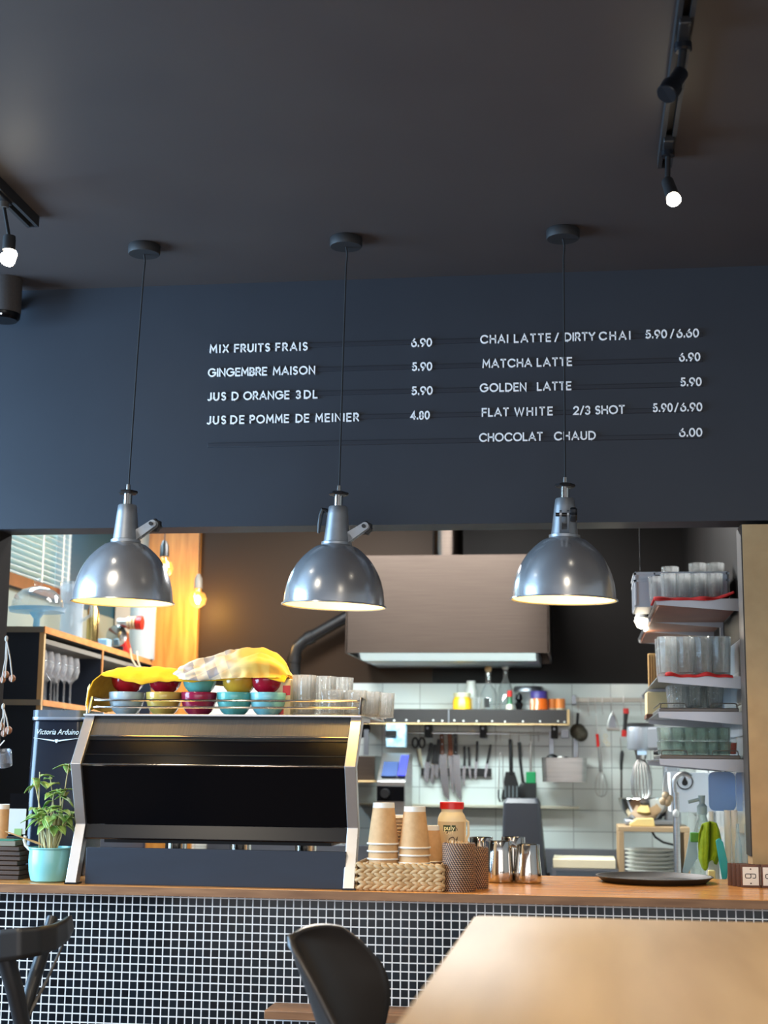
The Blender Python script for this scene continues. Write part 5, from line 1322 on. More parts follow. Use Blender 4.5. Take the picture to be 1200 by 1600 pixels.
# tall tapered black appliance
Yb_ = 6.86
xl, xr, xs = at(783, 1340, Yb_).x, at(833, 1340, Yb_).x, at(851, 1350, Yb_).x
tl, trr = at(786, 1250, Yb_).x, at(831, 1250, Yb_).x; zt = at(808, 1248, Yb_).z
o = thing('tapered_appliance', 'tall tapered black appliance housing behind the steel milk jugs', 'appliance', ((xl + xr) / 2, Yb_, KW))
cx = (xl + xr) / 2
mb = MB(); d_ = .24
lv = [(KW, xl - .004, xr + .062, 0, d_), (zt - .02, tl, trr + .034, .01, d_ - .05), (zt, tl + .012, trr + .024, .025, d_ - .07)]
vs = []
for z, a_, b_, y0, y1 in lv:
    hx, hy = (b_ - a_) / 2, (y1 - y0) / 2
    vs += [Vector((p[0] + (a_ + b_) / 2 - cx, p[1] + (y0 + y1) / 2, z - KW)) for p in rrect(hx, hy, .018, 4)]
n_ = len(vs) // 3
fs = [(i * n_ + k, i * n_ + (k + 1) % n_, (i + 1) * n_ + (k + 1) % n_, (i + 1) * n_ + k) for i in range(2) for k in range(n_)] + [tuple(range(n_)), tuple(2 * n_ + k for k in range(n_))]
mb.add(vs, fs).build('housing', mat('slate_black', rgb(40, 44, 52), 0.5), o)
MB().box(xr - cx + .058, xr - cx + .074, .06, .09, .02, .05).build('catch', 'black', o, bevel=0.003)
# pale boards on a steel stand
o = thing('chopping_board', 'cream chopping board lying on the low steel stand, right of the black appliance', 'board', at(915, 1350, 6.95))
MB().box(at(864, 1350, 6.9).x, at(962, 1350, 6.9).x, 6.9, 7.2, at(915, 1357, 6.9).z, at(915, 1343, 6.9).z).build('board', mat('cream_board', rgb(224, 214, 184), 0.5), o, world=True, bevel=0.002)
o = thing('steel_stand', 'low steel stand carrying the cream chopping board', 'stand', at(915, 1362, 6.95))
za = at(915, 1357.5, 6.9).z
MB().box(at(862, 1350, 6.9).x, at(966, 1350, 6.9).x, 6.88, 7.25, za - .008, za).build('top', 'shelf_steel', o, world=True)
for x in (at(866, 1350, 6.9).x, at(960, 1350, 6.9).x):
    for y in (6.89, 7.23):
        MB().box(x - .01, x + .01, y - .008, y + .008, KW, za - .008).build('leg', 'shelf_steel', o, world=True)
# wooden rack with plates and the mixer
Yr = 6.72
ra2, rb2 = at(966, 1300, Yr).x, at(1078, 1300, Yr).x; zt1, zt0 = at(1010, 1292, Yr).z, at(1010, 1300, Yr).z
o = thing('wooden_rack', 'low wooden rack over the plates, carrying the stand mixer', 'rack', ((ra2 + rb2) / 2, Yr + .15, KW))
MB().box(ra2, rb2, Yr, Yr + .36, zt0, zt1).build('top', mat('rack_wood', rgb(168, 142, 108), 0.5), o, world=True, bevel=0.002)
for x in (ra2, rb2 - .025):
    for y in (Yr, Yr + .34):
        MB().box(x, x + .025, y, y + .02, KW, zt0).build('leg', bpy.data.materials['rack_wood'], o, world=True, bevel=0.002)
pz = KW + .002; px_ = at(1017, 1340, 6.90)
pr_ = (at(1059, 1340, 6.9).x - at(977, 1340, 6.9).x) / 2
pm = None; ph_ = (at(1017, 1320, 6.9).z - pz - .02) / 9
for k in range(9):
    if pm is None:
        pm = MB().lathe([(0, 0), (pr_ * .62, 0), (pr_ * .64, .003), (pr_ * .8, .007), (pr_ * .99, .017), (pr_, .019), (pr_ * .985, .020), (pr_ * .8, .0105), (pr_ * .62, .006), (0, .005)], 48).build('plate', 'plain_plate'); o2 = pm
    else: o2 = pm.copy(); COL.objects.link(o2)
    o2.location = (px_.x, 6.90, pz + k * ph_); tag(o2, 'white plate in the stack under the wooden rack' if 0 < k < 8 else ('white plate on top of the stack under the wooden rack' if k else 'white plate at the bottom of the stack under the wooden rack'), 'plate', 'stacked plates under the rack')
# stand mixer
Ym = 6.90
o = thing('stand_mixer', 'large grey planetary mixer with a whisk and steel bowl on the wooden rack', 'mixer', at(1000, 1292, Ym))
m0, m1 = at(982, 1150, Ym), at(1060, 1150, Ym)
gm = mat('mixer_grey', rgb(150, 156, 164), 0.35, 0.4)
ztop, zh0 = at(1000, 1130, Ym).z, at(1000, 1172, Ym).z
hc = at(1001, 1150, Ym).x
MB().lathe([(0, zh0), (.058, zh0), (.062, zh0 + .006), (.062, ztop - .022), (.060, ztop - .016), (0, ztop - .016)], 40, Matrix.Translation((hc, Ym, 0))).build('head', gm, o, world=True)
MB().box(hc, m1.x, Ym - .055, Ym + .10, zh0 - .0, ztop - .016).build('arm', gm, o, world=True, bevel=0.012)
MB().lathe([(0, ztop - .016), (.063, ztop - .016), (.063, ztop - .004), (.055, ztop), (0, ztop)], 40, Matrix.Translation((hc, Ym, 0))).build('cap', 'black', o, world=True)
MB().box(m1.x - .07, m1.x, Ym - .05, Ym + .10, zt1 + .002, zh0).build('column', gm, o, world=True, bevel=0.012)
MB().box(hc - .08, m1.x, Ym - .06, Ym + .12, zt1 + .001, zt1 + .028).build('base', gm, o, world=True, bevel=0.008)
MB().lathe([(0, 0), (.022, 0), (.026, .02), (.030, .042), (0, .042)], 28, Matrix.Translation((hc, Ym, zh0 - .042))).build('hub', 'steel', o, world=True)
MB().box(hc - .018, hc + .022, Ym - .066, Ym - .05, zh0 - .022, zh0 - .004).build('badge', mat('pale_blue_badge', rgb(170, 200, 226), 0.3), o, world=True)
zb0 = at(1003, 1283, Ym).z; zb1 = at(1003, 1248, Ym).z
MB().ring([(.03, zb0), (.075, zb0 + .012), (.105, zb0 + .05), (.118, zb1), (.121, zb1), (.119, zb1 + .003), (.115, zb1), (.102, zb0 + .052), (.073, zb0 + .016), (.03, zb0 + .004)], 44, Matrix.Translation((hc + .012, Ym, 0))).build('bowl', 'chrome', o, world=True)
wk = MB(); zt_ = zh0 - .04; zbw = zb1 - .01
for k in range(9):
    a_ = PI * k / 9
    pts = [(.018 * s, 0, 0) for s in ()]
    pr2 = [(-.012, 0), (-.034, -.03), (-.047, -.10), (-.043, -(zt_ - zbw) + .03), (-.02, -(zt_ - zbw)), (.02, -(zt_ - zbw)), (.043, -(zt_ - zbw) + .03), (.047, -.10), (.034, -.03), (.012, 0)]
    wk.tube([(hc + x * math.cos(a_), Ym + x * math.sin(a_), zt_ + z) for x, z in pr2], .0022, 6)
wk.build('whisk', 'steel', o, world=True)
MB().tube([(hc + .055, Ym - .07, zh0 - .01), (hc + .095, Ym - .08, zh0 - .012)], [.012, .016], 12).build('lever', 'black', o, world=True)
cdx = at(1018, 1296, 6.9); o = thing('power_cable', 'black cable hanging behind the plates under the rack', 'cable', cdx)
MB().tube([at(1019, 1300, 7.05), at(1024, 1308, 7.08), at(1036, 1316, 7.1), at(1052, 1320, 7.12)], .005, 8).build('cable', 'black', o, world=True)
q = at(1000, 1285, 6.75); o = tag(MB().prism([(0, 0), (.11, .0), (.105, .036), (.03, .034), (.0, .012)], -.03, .03, 'y', Matrix.Translation((at(984, 1292, 6.75).x, 6.76, zt1 + .001))).build('cheese_wedge', mat('pale_yellow', rgb(232, 204, 132), 0.5), bevel=0.003), 'pale yellow wedge lying on the wooden rack in front of the mixer', 'wedge')
# ================================================================== steel wall shelves with glassware (right)
XE = at(1026, 1000, 4.8).x      # free end of the shelves
XW = KX - 0.014
zS = [at(1090, 936, 4.8).z, at(1090, 1057, 4.8).z, at(1090, 1112.5, 4.8).z, at(1090, 1186.5, 4.8).z]
sname = ['highest', 'second highest', 'third highest', 'lowest']
br_y = [[4.8, 5.37, 5.75, 6.27], [4.8, 5.5, 6.0], [4.8, 5.5], [4.8, 5.6]]
shelf_len = [6.3, 6.05, 5.75, 5.7]
for i, z in enumerate(zS):
    o = thing('steel_shelf', '%s of the four steel bracket shelves on the right kitchen wall' % sname[i], 'shelf', ((XE + XW) / 2, 5.2, z), 0, 'steel bracket shelves on the right wall')
    MB().box(XE, XW, 4.815, shelf_len[i], z - .004, z).build('board', 'shelf_steel', o, world=True)
    if i == 0:
        MB().box(XE + .01, XW, 4.83, shelf_len[i] - .02, z - .020, z - .0045).build('wood_underside', noisy('shelf_wood', rgb(128, 76, 48), rgb(108, 62, 38), 6, 0.6), o, world=True)
    for y in br_y[i]:
        MB().prism([(XE, z - .003), (XE + .002, z - .018), (XW, z - .040), (XW + .001, z - .003)], y, y + .004, 'y').build('bracket', 'shelf_steel', o, world=True, smooth=False)
        MB().box(XE, XW, y, y + .02, z - .003, z + .001).build('bracket_flange', 'shelf_steel', o, world=True)
for k, (y, w) in enumerate(((4.79, 'nearest'), (5.5, 'middle'), (6.2, 'furthest'))):
    tag(MB().box(XW, XW + .012, y - .012, y + .016, 1.05, 2.02).build('shelf_upright', 'shelf_steel', bevel=0.001), '%s slotted steel upright of the glass shelves' % w, 'upright', 'steel uprights of the glass shelves')
# red cloths
def cloth_strip(px0, px1, z, y0, y1, label, wav, lift=0.0):
    xa, xb = at(px0, 1000, 4.83).x, at(px1, 1000, 4.83).x
    o = thing('red_cloth', label, 'cloth', ((xa + xb) / 2, y0, z), 0, 'red cloths under the glasses')
    def f(u, v):
        x = xa + (xb - xa) * u
        s = math.sin(u * 11 + 1) * .5 + math.sin(u * 23) * .3
        e = max(0, 1 - v / .25)
        zz = .004 + wav * e * (s * .6 + .3) + lift * max(0, (u - .72) / .28) ** 1.5
        yy = y0 + (y1 - y0) * v - .012 * e * (1 + s)
        if v == 0: zz -= .010 * (1 + s * .6)
        return Vector((x, yy, z + zz))
    MB().grid(f, 60, 16).build('cloth', 'red_cloth', o, world=True, solid=0.003, angle=80)
cloth_strip(1022, 1148, zS[0], 4.80, 5.02, 'red cloth under the tumblers on the highest steel shelf', .006, .022)
cloth_strip(1038, 1142, zS[1], 4.795, 5.06, 'wavy red cloth under the tall tumblers on the second highest steel shelf', .016)
# tumblers on the highest shelf
def place(proto, px, pyb, Y, z, label, group, first):
    x = at(px, pyb, Y).x
    o = proto if first else proto.copy()
    if not first: COL.objects.link(o)
    o.location = (x, Y, z); tag(o, label, 'glass', group)
    return o
sc = mpp(1080, 930, 4.88)
t1 = tumbler_mb(.0235, .0265, .084, 9).build('tumbler', 'tumbler_glass')
ordn = ['leftmost', 'second from left', 'middle', 'second from right', 'rightmost']
for k, px in enumerate((1026, 1045, 1068, 1092, 1117)):
    place(t1, px, 935, 4.875 if k else 4.95, zS[0] + .008, '%s tumbler in the front row on the highest shelf, before the crate' % ordn[k], 'tumblers on the highest shelf', k == 0)
for k, px in enumerate((1056, 1080, 1104)):
    place(t1, px, 933, 4.965, zS[0] + .008, '%s tumbler in the rear row on the highest shelf, between front row and crate' % ['left', 'middle', 'right'][k], 'tumblers on the highest shelf', False)
# crate with glasses
c0, c1 = at(990, 920, 5.06).x, at(1140, 920, 5.06).x; cz1 = at(1060, 894, 5.06).z; cz0 = zS[0] + .001
o = thing('crate', 'grey plastic crate of glasses at the back of the highest steel shelf', 'crate', ((c0 + c1) / 2, 5.16, cz0))
c0w = min(c1, XW - .004); hh = cz1 - cz0; hw_ = (c1 - c0) / 2
cr_ = MB(); y0, y1 = 5.045, 5.285
cr_.box(c0 + .006, c1 - .006, y0 + .006, y1 - .006, cz0, cz0 + .005)
for (a, b, c, d) in ((c0 + .004, c1 - .004, y0 + .004, y0 + .008), (c0 + .004, c1 - .004, y1 - .008, y1 - .004), (c0 + .004, c0 + .008, y0 + .004, y1 - .004), (c1 - .008, c1 - .004, y0 + .004, y1 - .004)):
    cr_.box(a, b, c, d, cz0, cz1)
cr_.build('walls', 'grey_plastic', o, world=True, smooth=False)
rb = MB()
for zz in (cz1 - .010, cz1 - .034):
    rb.box(c0, c1, y0, y0 + .004, zz, zz + .007); rb.box(c0, c0 + .004, y0, y1, zz, zz + .007)
for t in (0.02, .22, .36, .64, .82, .97):
    x = c0 + (c1 - c0) * t; rb.box(x - .0025, x + .0025, y0, y0 + .004, cz0 + .004, cz1)
for t in (.2, .5, .8): rb.box(c0, c0 + .004, y0 + (y1 - y0) * t - .002, y0 + (y1 - y0) * t + .002, cz0, cz1)
rb.box(c0, c1, y0, y0 + .005, cz0, cz0 + .006)
rb.build('ribs', 'grey_plastic', o, world=True, smooth=False)
MB().box(c0 + (c1 - c0) * .24, c0 + (c1 - c0) * .34, y0 - .001, y0 + .004, cz1 - .028, cz1 - .012).build('hand_slot', 'black', o, world=True, smooth=False)
t2 = tumbler_mb(.026, .030, .145, 9).build('tall_glass', 'tumbler_glass')
for k, (px, w) in enumerate(((1047, 'left'), (1090, 'middle'), (1118, 'right'))):
    place(t2, px, 900, 5.15, cz0 + .006 + (.012 if k else 0), '%s of the three glasses rising out of the grey crate' % w, 'glasses in the grey crate', k == 0)
# tall faceted tumblers on the second shelf
t3 = tumbler_mb(.0285, .0325, .124, 10).build('faceted_tumbler', 'tumbler_glass')
for k, px in enumerate((1044, 1072, 1100, 1127)):
    place(t3, px, 1053, 4.868, zS[1] + .009, '%s tall faceted tumbler in the front row on the second shelf' % ['leftmost', 'second', 'third', 'rightmost'][k], 'tall tumblers on the second shelf', k == 0)
for k, px in enumerate((1040, 1066, 1092, 1118)):
    place(t3, px, 1050, 4.945, zS[1] + .009, '%s tall faceted tumbler in the rear row on the second shelf' % ['leftmost', 'second', 'third', 'rightmost'][k], 'tall tumblers on the second shelf', False)
# wire trays on the lower shelves
def wire_tray(z, w):
    o = thing('glass_tray', 'dark wire-edged tray on the %s steel shelf' % w, 'tray', ((XE + XW) / 2, 4.95, z), 0, 'wire-edged trays on the steel shelves')
    MB().box(XE + .004, XW - .012, 4.812, 5.25, .0 + z, z + .014).build('tray', mat('tray_grey', rgb(92, 88, 86), 0.4, 0.5) if w[0] == 't' else bpy.data.materials['tray_grey'], o, world=True, bevel=0.003)
    wr = MB()
    xa, xb = XE + .008, XW - .018
    for (a, b) in ((xa, xa + (xb - xa) * .34), (xa + (xb - xa) * .66, xb)):
        wr.tube([(a, 4.816, z + .014), (a + .002, 4.816, z + .026), (a + .008, 4.816, z + .028), (b - .008, 4.816, z + .028), (b - .002, 4.816, z + .026), (b, 4.816, z + .014)], .0018, 6)
    wr.tube([(xa, 4.82, z + .028), (xa, 5.24, z + .028)], .0018, 6)
    wr.build('wire_rim', 'dark_brushed', o, world=True)
wire_tray(zS[2], 'third highest'); wire_tray(zS[3], 'lowest')
t4 = tumbler_mb(.025, .031, .072, 16).build('swirl_tumbler', 'tumbler_glass')
for k, px in enumerate((1058, 1087, 1116)):
    place(t4, px, 1103, 4.865, zS[2] + .0145, '%s tumbler in the front row on the third shelf' % ['left', 'middle', 'right'][k], 'tumblers on the third shelf', k == 0)
for k, px in enumerate((1056, 1084, 1111)):
    place(t4, px, 1103, 4.94, zS[2] + .0145, '%s tumbler in the rear row on the third shelf' % ['left', 'middle', 'right'][k], 'tumblers on the third shelf', False)
t5 = tumbler_mb(.0175, .021, .043, 8).build('small_glass', 'green_glass')
pos6 = [1039, 1058, 1077, 1096, 1115, 1132]; o6 = ['leftmost', 'second', 'third', 'fourth', 'fifth', 'rightmost']; first = True
for lv in range(2):
    for row, Y in ((0, 4.86), (1, 4.91)):
        for k, px in enumerate(pos6):
            place(t5, px - row * 2, 1178, Y, zS[3] + .0145 + lv * .0445, '%s small green-tinted glass of the %s layer, %s row, on the lowest shelf' % (o6[k], ['lower', 'upper'][lv], ['front', 'rear'][row]), 'small glasses on the lowest shelf', first); first = False
# red tub in clear wrap
q = at(1146, 1165, 4.9); o = thing('red_tub', 'clear cup of something red at the wall end of the lowest steel shelf', 'cup', (q.x - .002, 4.93, zS[3] + .0145))
MB().lathe([(0, 0), (.014, 0), (.02, .06), (.019, .06), (.013, .003), (0, .003)], 28).build('cup', 'glass', o)
MB().lathe([(0, .004), (.0125, .004), (.0165, .04), (0, .042)], 28).build('contents', mat('coral_red', rgb(214, 80, 62), 0.5), o)
# boards and boxes further back on the shelves
o = thing('wooden_boards', 'pale ribbed wooden board standing upright behind the tall tumblers', 'board', at(1021, 1070, 5.5))
MB().box(at(1013, 1050, 5.5).x, at(1034, 1050, 5.5).x, 5.5, 5.53, zS[1] + .001, at(1021, 1021, 5.5).z).build('board', mat('warm_ply', rgb(218, 168, 98), 0.55), o, world=True, bevel=0.002)
gv = MB()
for k in range(5):
    x = at(1015 + k * 4, 1050, 5.5).x; gv.box(x, x + .0015, 5.498, 5.501, zS[1] + .004, at(1021, 1024, 5.5).z)
gv.build('grooves', 'brown_wood', o, world=True, smooth=False)
o = thing('paper_box', 'cream and brown box behind the glasses on the third shelf', 'box', at(1030, 1095, 5.45))
MB().box(at(1011, 1095, 5.45).x, at(1052, 1095, 5.45).x, 5.45, 5.62, zS[2] + .001, at(1030, 1081, 5.45).z).build('body', mat('cream_box', rgb(226, 204, 150), 0.6), o, world=True, bevel=0.002)
MB().box(at(1010, 1095, 5.44).x, at(1053, 1095, 5.44).x, 5.44, 5.64, zS[2] + .001, zS[2] + .016).build('board', 'brown_wood', o, world=True)
# pendant bulb behind the crate
q = at(1002, 968, 5.7); o = thing('small_pendant', 'small lit bulb hanging on a thin cord left of the grey crate', 'pendant lamp', (q.x, 5.7, 2.9))
zz = q.z - 2.9
MB().tube([(0, 0, 0), (0, 0, zz + .05)], .002, 8).build('cord', 'cord', o)
MB().lathe([(0, .06), (.013, .06), (.016, .03), (.026, .004), (.024, .004), (.012, .03), (0, .05)], 24, Matrix.Translation((0, 0, zz))).build('socket', 'paper_white', o)
MB().lathe([(0, .02), (.020, .004), (.028, -.004), (.016, -.03), (0, -.036)], 24, Matrix.Translation((0, 0, zz))).build('bulb', emit('cool_bulb', (1, .93, .72, 1), 4), o)
point('small_pendant_light', (q.x, 5.7, q.z - .05), 2.0, (1, .9, .7))
# ------------------------------------------------------------------ sink corner
sk = thing('sink_counter', 'steel sink counter under the glass shelves', 'counter', (.3, 5.4, .92))
MB().box(.02, XW, 4.75, 6.3, .88, .92).build('top', 'shelf_steel', sk, world=True, bevel=0.003)
MB().box(.05, XW, 4.78, 6.28, .02, .88).build('cabinet', 'shelf_steel', sk, world=True)
Yt = 5.8
o = thing('sink_tap', 'tall curved steel tap at the sink under the lowest shelf', 'tap', at(1055, 1300, Yt))
x_ = at(1056, 1250, Yt).x; zt_ = at(1056, 1209, Yt).z
MB().tube([(x_, Yt, .92), (x_, Yt, zt_ - .07)], .013, 14).build('body', 'steel', o, world=True)
MB().tube([(x_ - .004, Yt, zt_ - .08)] + [(x_ + .032 - .038 * math.cos(t * PI / 8), Yt, zt_ - .04 + .04 * math.sin(t * PI / 8)) for t in range(7)], .010, 12).build('spout', 'steel', o, world=True)
MB().ell((x_ - .002, Yt - .014, zt_ - .15), .012, .01, .016, 14, 8).build('lever', 'white', o, world=True)
o = thing('onion_bunch', 'small bunch of onions tied with string beside the tap', 'onions', at(1041, 1240, 5.6))
st_ = MB(); on = MB(); random.seed(3)
for (px, py) in ((1036, 1252), (1043, 1254), (1040, 1243), (1046, 1248)):
    q = at(px, py, 5.6); on.ell(q, .014, .013, .015, 12, 8)
    st_.tube([q, at((px + 1040) / 2 - 1, 1225, 5.6), at(1040, 1206, 5.6)], .003, 6)
on.build('onions', noisy('onion_skin', rgb(222, 186, 138), rgb(238, 214, 176), 30, 0.5), o, world=True); st_.build('string', 'paper_white', o, world=True)
o = thing('water_unit', 'white wall unit with a black water drop in a circle', 'wall unit', at(1072, 1240, 5.95))
xa, xb = at(1048, 1240, 5.95).x, KX - .010
MB().box(xa, xb, 5.95, 6.15, at(1072, 1269, 5.95).z, at(1072, 1207, 5.95).z).build('housing', mat('unit_white', rgb(232, 236, 240), 0.4), o, world=True)
q = at(1070, 1221, 5.948); T = Matrix.Translation(q) @ Matrix.Rotation(PI / 2, 4, 'X')
MB().ring([(.028, -.001), (.032, -.001), (.032, .001), (.028, .001)], 36, T).build('circle_mark', 'black', o, world=True)
MB().prism([(-.0, .020)] + [(.0115 * math.cos(R(a)), -.005 + .0115 * math.sin(R(a))) for a in range(20, -201, -20)], -.001, .001, 'y', Matrix.Translation(q)).build('drop_mark', 'black', o, world=True, smooth=False)
# hanging blue boards
bm_ = mat('blue_board', rgb(150, 186, 236), 0.35)
for k, (a, b, Y, w, zt2) in enumerate(((1107, 1149, 5.15, 'large translucent blue board hanging under the lowest shelf', 1206), (1150, 1163, 4.95, 'second blue board hanging at the wall beside the large blue board', 1207))):
    o = thing('hanging_board', w, 'board', at((a + b) / 2, 1230, Y))
    hx = (at(b, 1230, Y).x - at(a, 1230, Y).x) / 2; z0_, z1_ = at(1130, 1267, Y).z, at(1130, zt2, Y).z
    MB().prism([(p[0], p[1]) for p in rrect(hx, (z1_ - z0_) / 2, min(hx * .5, .02), 5)], -.004, .004, 'y', Matrix.Translation((at((a + b) / 2, 1230, Y).x, Y, (z0_ + z1_) / 2))).build('board', bm_, o, world=True, bevel=0.001)
# bottles, cloth, brushes near the bar end
o = thing('spray_bottle', 'clear spray bottle with a pale head behind the green cloth', 'spray bottle', (at(1098, 1300, 5.09).x, 5.09, .92))
zt_ = at(1100, 1243, 5.09).z - .92
MB().lathe([(0, 0), (.040, 0), (.044, .006), (.044, zt_ * .55), (.040, zt_ * .66), (.015, zt_ * .84), (.013, zt_ * .88), (.011, zt_ * .88), (.013, zt_ * .83), (.037, zt_ * .65), (.041, zt_ * .55), (.041, .009), (0, .006)], 36).build('bottle', 'green_glass', o)
MB().lathe([(0, zt_ * .86), (.017, zt_ * .86), (.017, zt_ * .92), (.009, zt_ * .94), (.012, zt_), (0, zt_)], 24).build('cap', mat('grey_cap', rgb(176, 196, 194), 0.4), o)
MB().tube([(-.01, 0, zt_ * .97), (-.045, 0, zt_ * .95)], .006, 10).build('nozzle', bpy.data.materials['grey_cap'], o)
Yc_ = 4.93
o = thing('green_cloth', 'lime green cleaning cloth hanging over a bottle at the sink', 'cloth', at(1108, 1290, Yc_))
GLf = [(1097, 1289), (1093, 1303), (1092, 1325), (1093, 1342), (1098, 1356)]; GRt = [(1119, 1286), (1124, 1297), (1128, 1314), (1127, 1330), (1120, 1345)]
def gc(u, v):
    a = samp(GLf, v); b = samp(GRt, v); p = at(a[0] + (b[0] - a[0]) * u, a[1] + (b[1] - a[1]) * u + (1 - v) * (-4 * math.sin(u * PI)) + v * v * 6 * math.sin(u * 8), Yc_)
    return p + Vector((0, .016 * math.sin(u * 13 + v * 2) + .006 * math.sin(u * 25 + v * 3), 0))
MB().grid(gc, 40, 24).build('cloth', noisy('lime_cloth', rgb(150, 178, 30), rgb(132, 160, 22), 60, 0.95, bump=.3), o, world=True, solid=0.004, angle=80)
o = thing('cleaner_bottle', 'white bottle neck poking out above the green cloth', 'bottle', (at(1112, 1300, 4.99).x, 4.99, .92))
zt_ = at(1112, 1268, 4.99).z - .92
MB().lathe([(0, 0), (.02, 0), (.022, .004), (.022, zt_ * .6), (.010, zt_ * .82), (.008, zt_), (0, zt_)], 28).build('bottle', 'white', o)
o = thing('scrub_brush', 'turquoise dish brush handle leaning by the green cloth', 'brush', at(1130, 1370, 4.88))
MB().add([tuple(at(x, y, 4.88 + d)) for d in (0, .012) for x, y in ((1118, 1313), (1124, 1309), (1130, 1316), (1138, 1352), (1136, 1372), (1129, 1378), (1124, 1350))], [tuple(range(7)), tuple(reversed(range(7, 14)))] + [(i, i + 7, (i + 1) % 7 + 7, (i + 1) % 7) for i in range(7)]).build('handle', mat('turquoise', rgb(44, 178, 190), 0.4), o, world=True, bevel=0.003)
o = thing('blue_scraper', 'pale blue scraper standing left of the green cloth', 'scraper', at(1080, 1340, 5.02))
MB().add([tuple(at(x, y, 5.05 + d)) for d in (0, .006) for x, y in ((1078, 1300), (1088, 1300), (1090, 1340), (1073, 1368), (1066, 1362), (1072, 1335))], [tuple(range(6)), tuple(reversed(range(6, 12)))] + [(i, i + 6, (i + 1) % 6 + 6, (i + 1) % 6) for i in range(6)]).build('blade', mat('pale_blue_plastic', rgb(160, 196, 216), 0.3), o, world=True, bevel=0.001)
o = thing('green_sponge', 'green sponge peeking out left of the lime cloth', 'sponge', at(1085, 1308, 4.99))
MB().box(at(1079, 1308, 4.96).x, at(1094, 1308, 4.96).x, 4.96, 4.99, at(1085, 1316, 4.96).z, at(1085, 1301, 4.96).z).build('sponge', noisy('sponge_green', rgb(96, 160, 84), rgb(80, 144, 70), 60, .95), o, world=True, bevel=0.003)
for k, (px, w) in enumerate(((1136, 'left'), (1147, 'right'))):
    q = at(px, 1266, 4.97); o = thing('white_roll', '%s of two white rolls standing against the tiles under the blue boards' % w, 'roll', (q.x, 4.97, .92), 0, 'white rolls at the sink')
    MB().lathe([(0, 0), (.0105, 0), (.0105, q.z - .92), (.004, q.z - .92), (.004, q.z - .93), (0, q.z - .93)], 24).build('roll', 'paper_white', o)
for k, (px, w) in enumerate(((1155, 'left'), (1165, 'right'))):
    q = at(px, 1288, 4.80); o = thing('blue_bottle', '%s of two clear blue bottles at the end of the tiled wall' % w, 'bottle', (q.x, 4.80 + .05 * (1 - k), .92), 0, 'blue bottles at the sink')
    h_ = q.z - .92
    MB().lathe([(0, 0), (.0098, 0), (.0105, .004), (.0105, h_ * .8), (.005, h_ * .9), (.005, h_), (0, h_)], 24).build('bottle', thin_glass('aqua_bottle', (.66, .86, .95, 1), .35) if k == 0 else bpy.data.materials['aqua_bottle'], o)
o = thing('yellow_sponge', 'pale yellow sponge at the sink below the green cloth', 'sponge', at(1112, 1370, 4.85))
MB().box(at(1107, 1370, 4.85).x, at(1118, 1370, 4.85).x, 4.85, 4.88, at(1112, 1379, 4.85).z, at(1112, 1360, 4.85).z).build('sponge', mat('yellow_sponge', rgb(232, 222, 160), .95), o, world=True, bevel=0.004)

# ================================================================== left: shelf cabinet and what stands on it
A0 = at(70, 979, 5.3); A1 = atz(238, 1032, A0.z); dv = Vector((A1.x - A0.x, A1.y - A0.y, 0)); LEN = dv.length
rz = math.atan2(-dv.x, dv.y)
cab = thing('shelf_cabinet', 'navy shelf cabinet with plywood edges holding wine glasses at far left', 'cabinet', (A0.x, A0.y, 0), rz)
ZT = A0.z; DP = 0.24
def zat(px, py): return atx(px, py, A0.x).z if False else at(px, py, A0.y).z
def loc_at(px, py):
    """pixel -> (y along the front, z) on the cabinet front"""
    d = ray(px, py); o3 = Vector((0, 0, CAMZ)); n = Vector((math.cos(rz), math.sin(rz), 0))
    t = (Vector((A0.x, A0.y, 0)) - Vector((0, 0, CAMZ))).dot(n) / d.dot(n)
    p = o3 + d * t; return ((p - Vector((A0.x, A0.y, 0))).dot(Vector((-math.sin(rz), math.cos(rz), 0))), p.z)
zl = zat(40, 1093); zl2 = zat(40, 1102)
ydiv, _ = loc_at(160, 1030); zsh = loc_at(110, 1012)[1]
MB().box(-DP, -.018, 0, .018, .0, ZT - .022).build('end_panel', 'navy', cab, smooth=False)
MB().box(-.0185, 0, 0, .020, 0, ZT - .022).build('end_edge', 'pale_wood', cab, smooth=False)
MB().box(-DP, -.002, -.004, LEN, ZT - .022, ZT).build('top_board', mat('grey_board', rgb(128, 126, 120), .5), cab, smooth=False)
MB().box(-.002, .003, -.004, LEN, ZT - .024, ZT + .001).build('top_edge', 'ply', cab, smooth=False)
MB().box(-DP, -.002, -.004, 0.0, zl2, zl).build('ledge', mat('ledge_grey', rgb(150, 146, 138), .5), cab, smooth=False)
MB().box(-DP, -.004, .018, LEN, zl2, zl2 + .02).build('shelf', 'grey_board' if 'grey_board' in M else bpy.data.materials['grey_board'], cab, smooth=False)
MB().box(-.004, .002, .018, LEN, zl2, zl2 + .022).build('shelf_edge', 'ply', cab, smooth=False)
MB().box(-DP, -.003, .018, LEN - .018, zsh - .010, zsh + .008).build('rail_shelf', bpy.data.materials['grey_board'], cab, smooth=False)
MB().box(-DP, -.003, ydiv - .009, ydiv + .009, zl2 + .02, ZT - .022).build('divider', 'navy', cab, smooth=False)
MB().box(-.003, .002, ydiv - .009, ydiv + .009, zl2 + .02, ZT - .022).build('divider_edge', 'ply', cab, smooth=False)
MB().box(-DP, -.0, LEN - .018, LEN, 0, ZT - .022).build('end_panel', 'navy', cab, smooth=False)
MB().box(-DP, -DP + .012, .018, LEN - .018, 0, ZT - .022).build('back_panel', 'navy', cab, smooth=False)
MB().box(-.022, -.004, .018, LEN - .018, 0, zl2).build('lower_front', 'navy', cab, smooth=False)
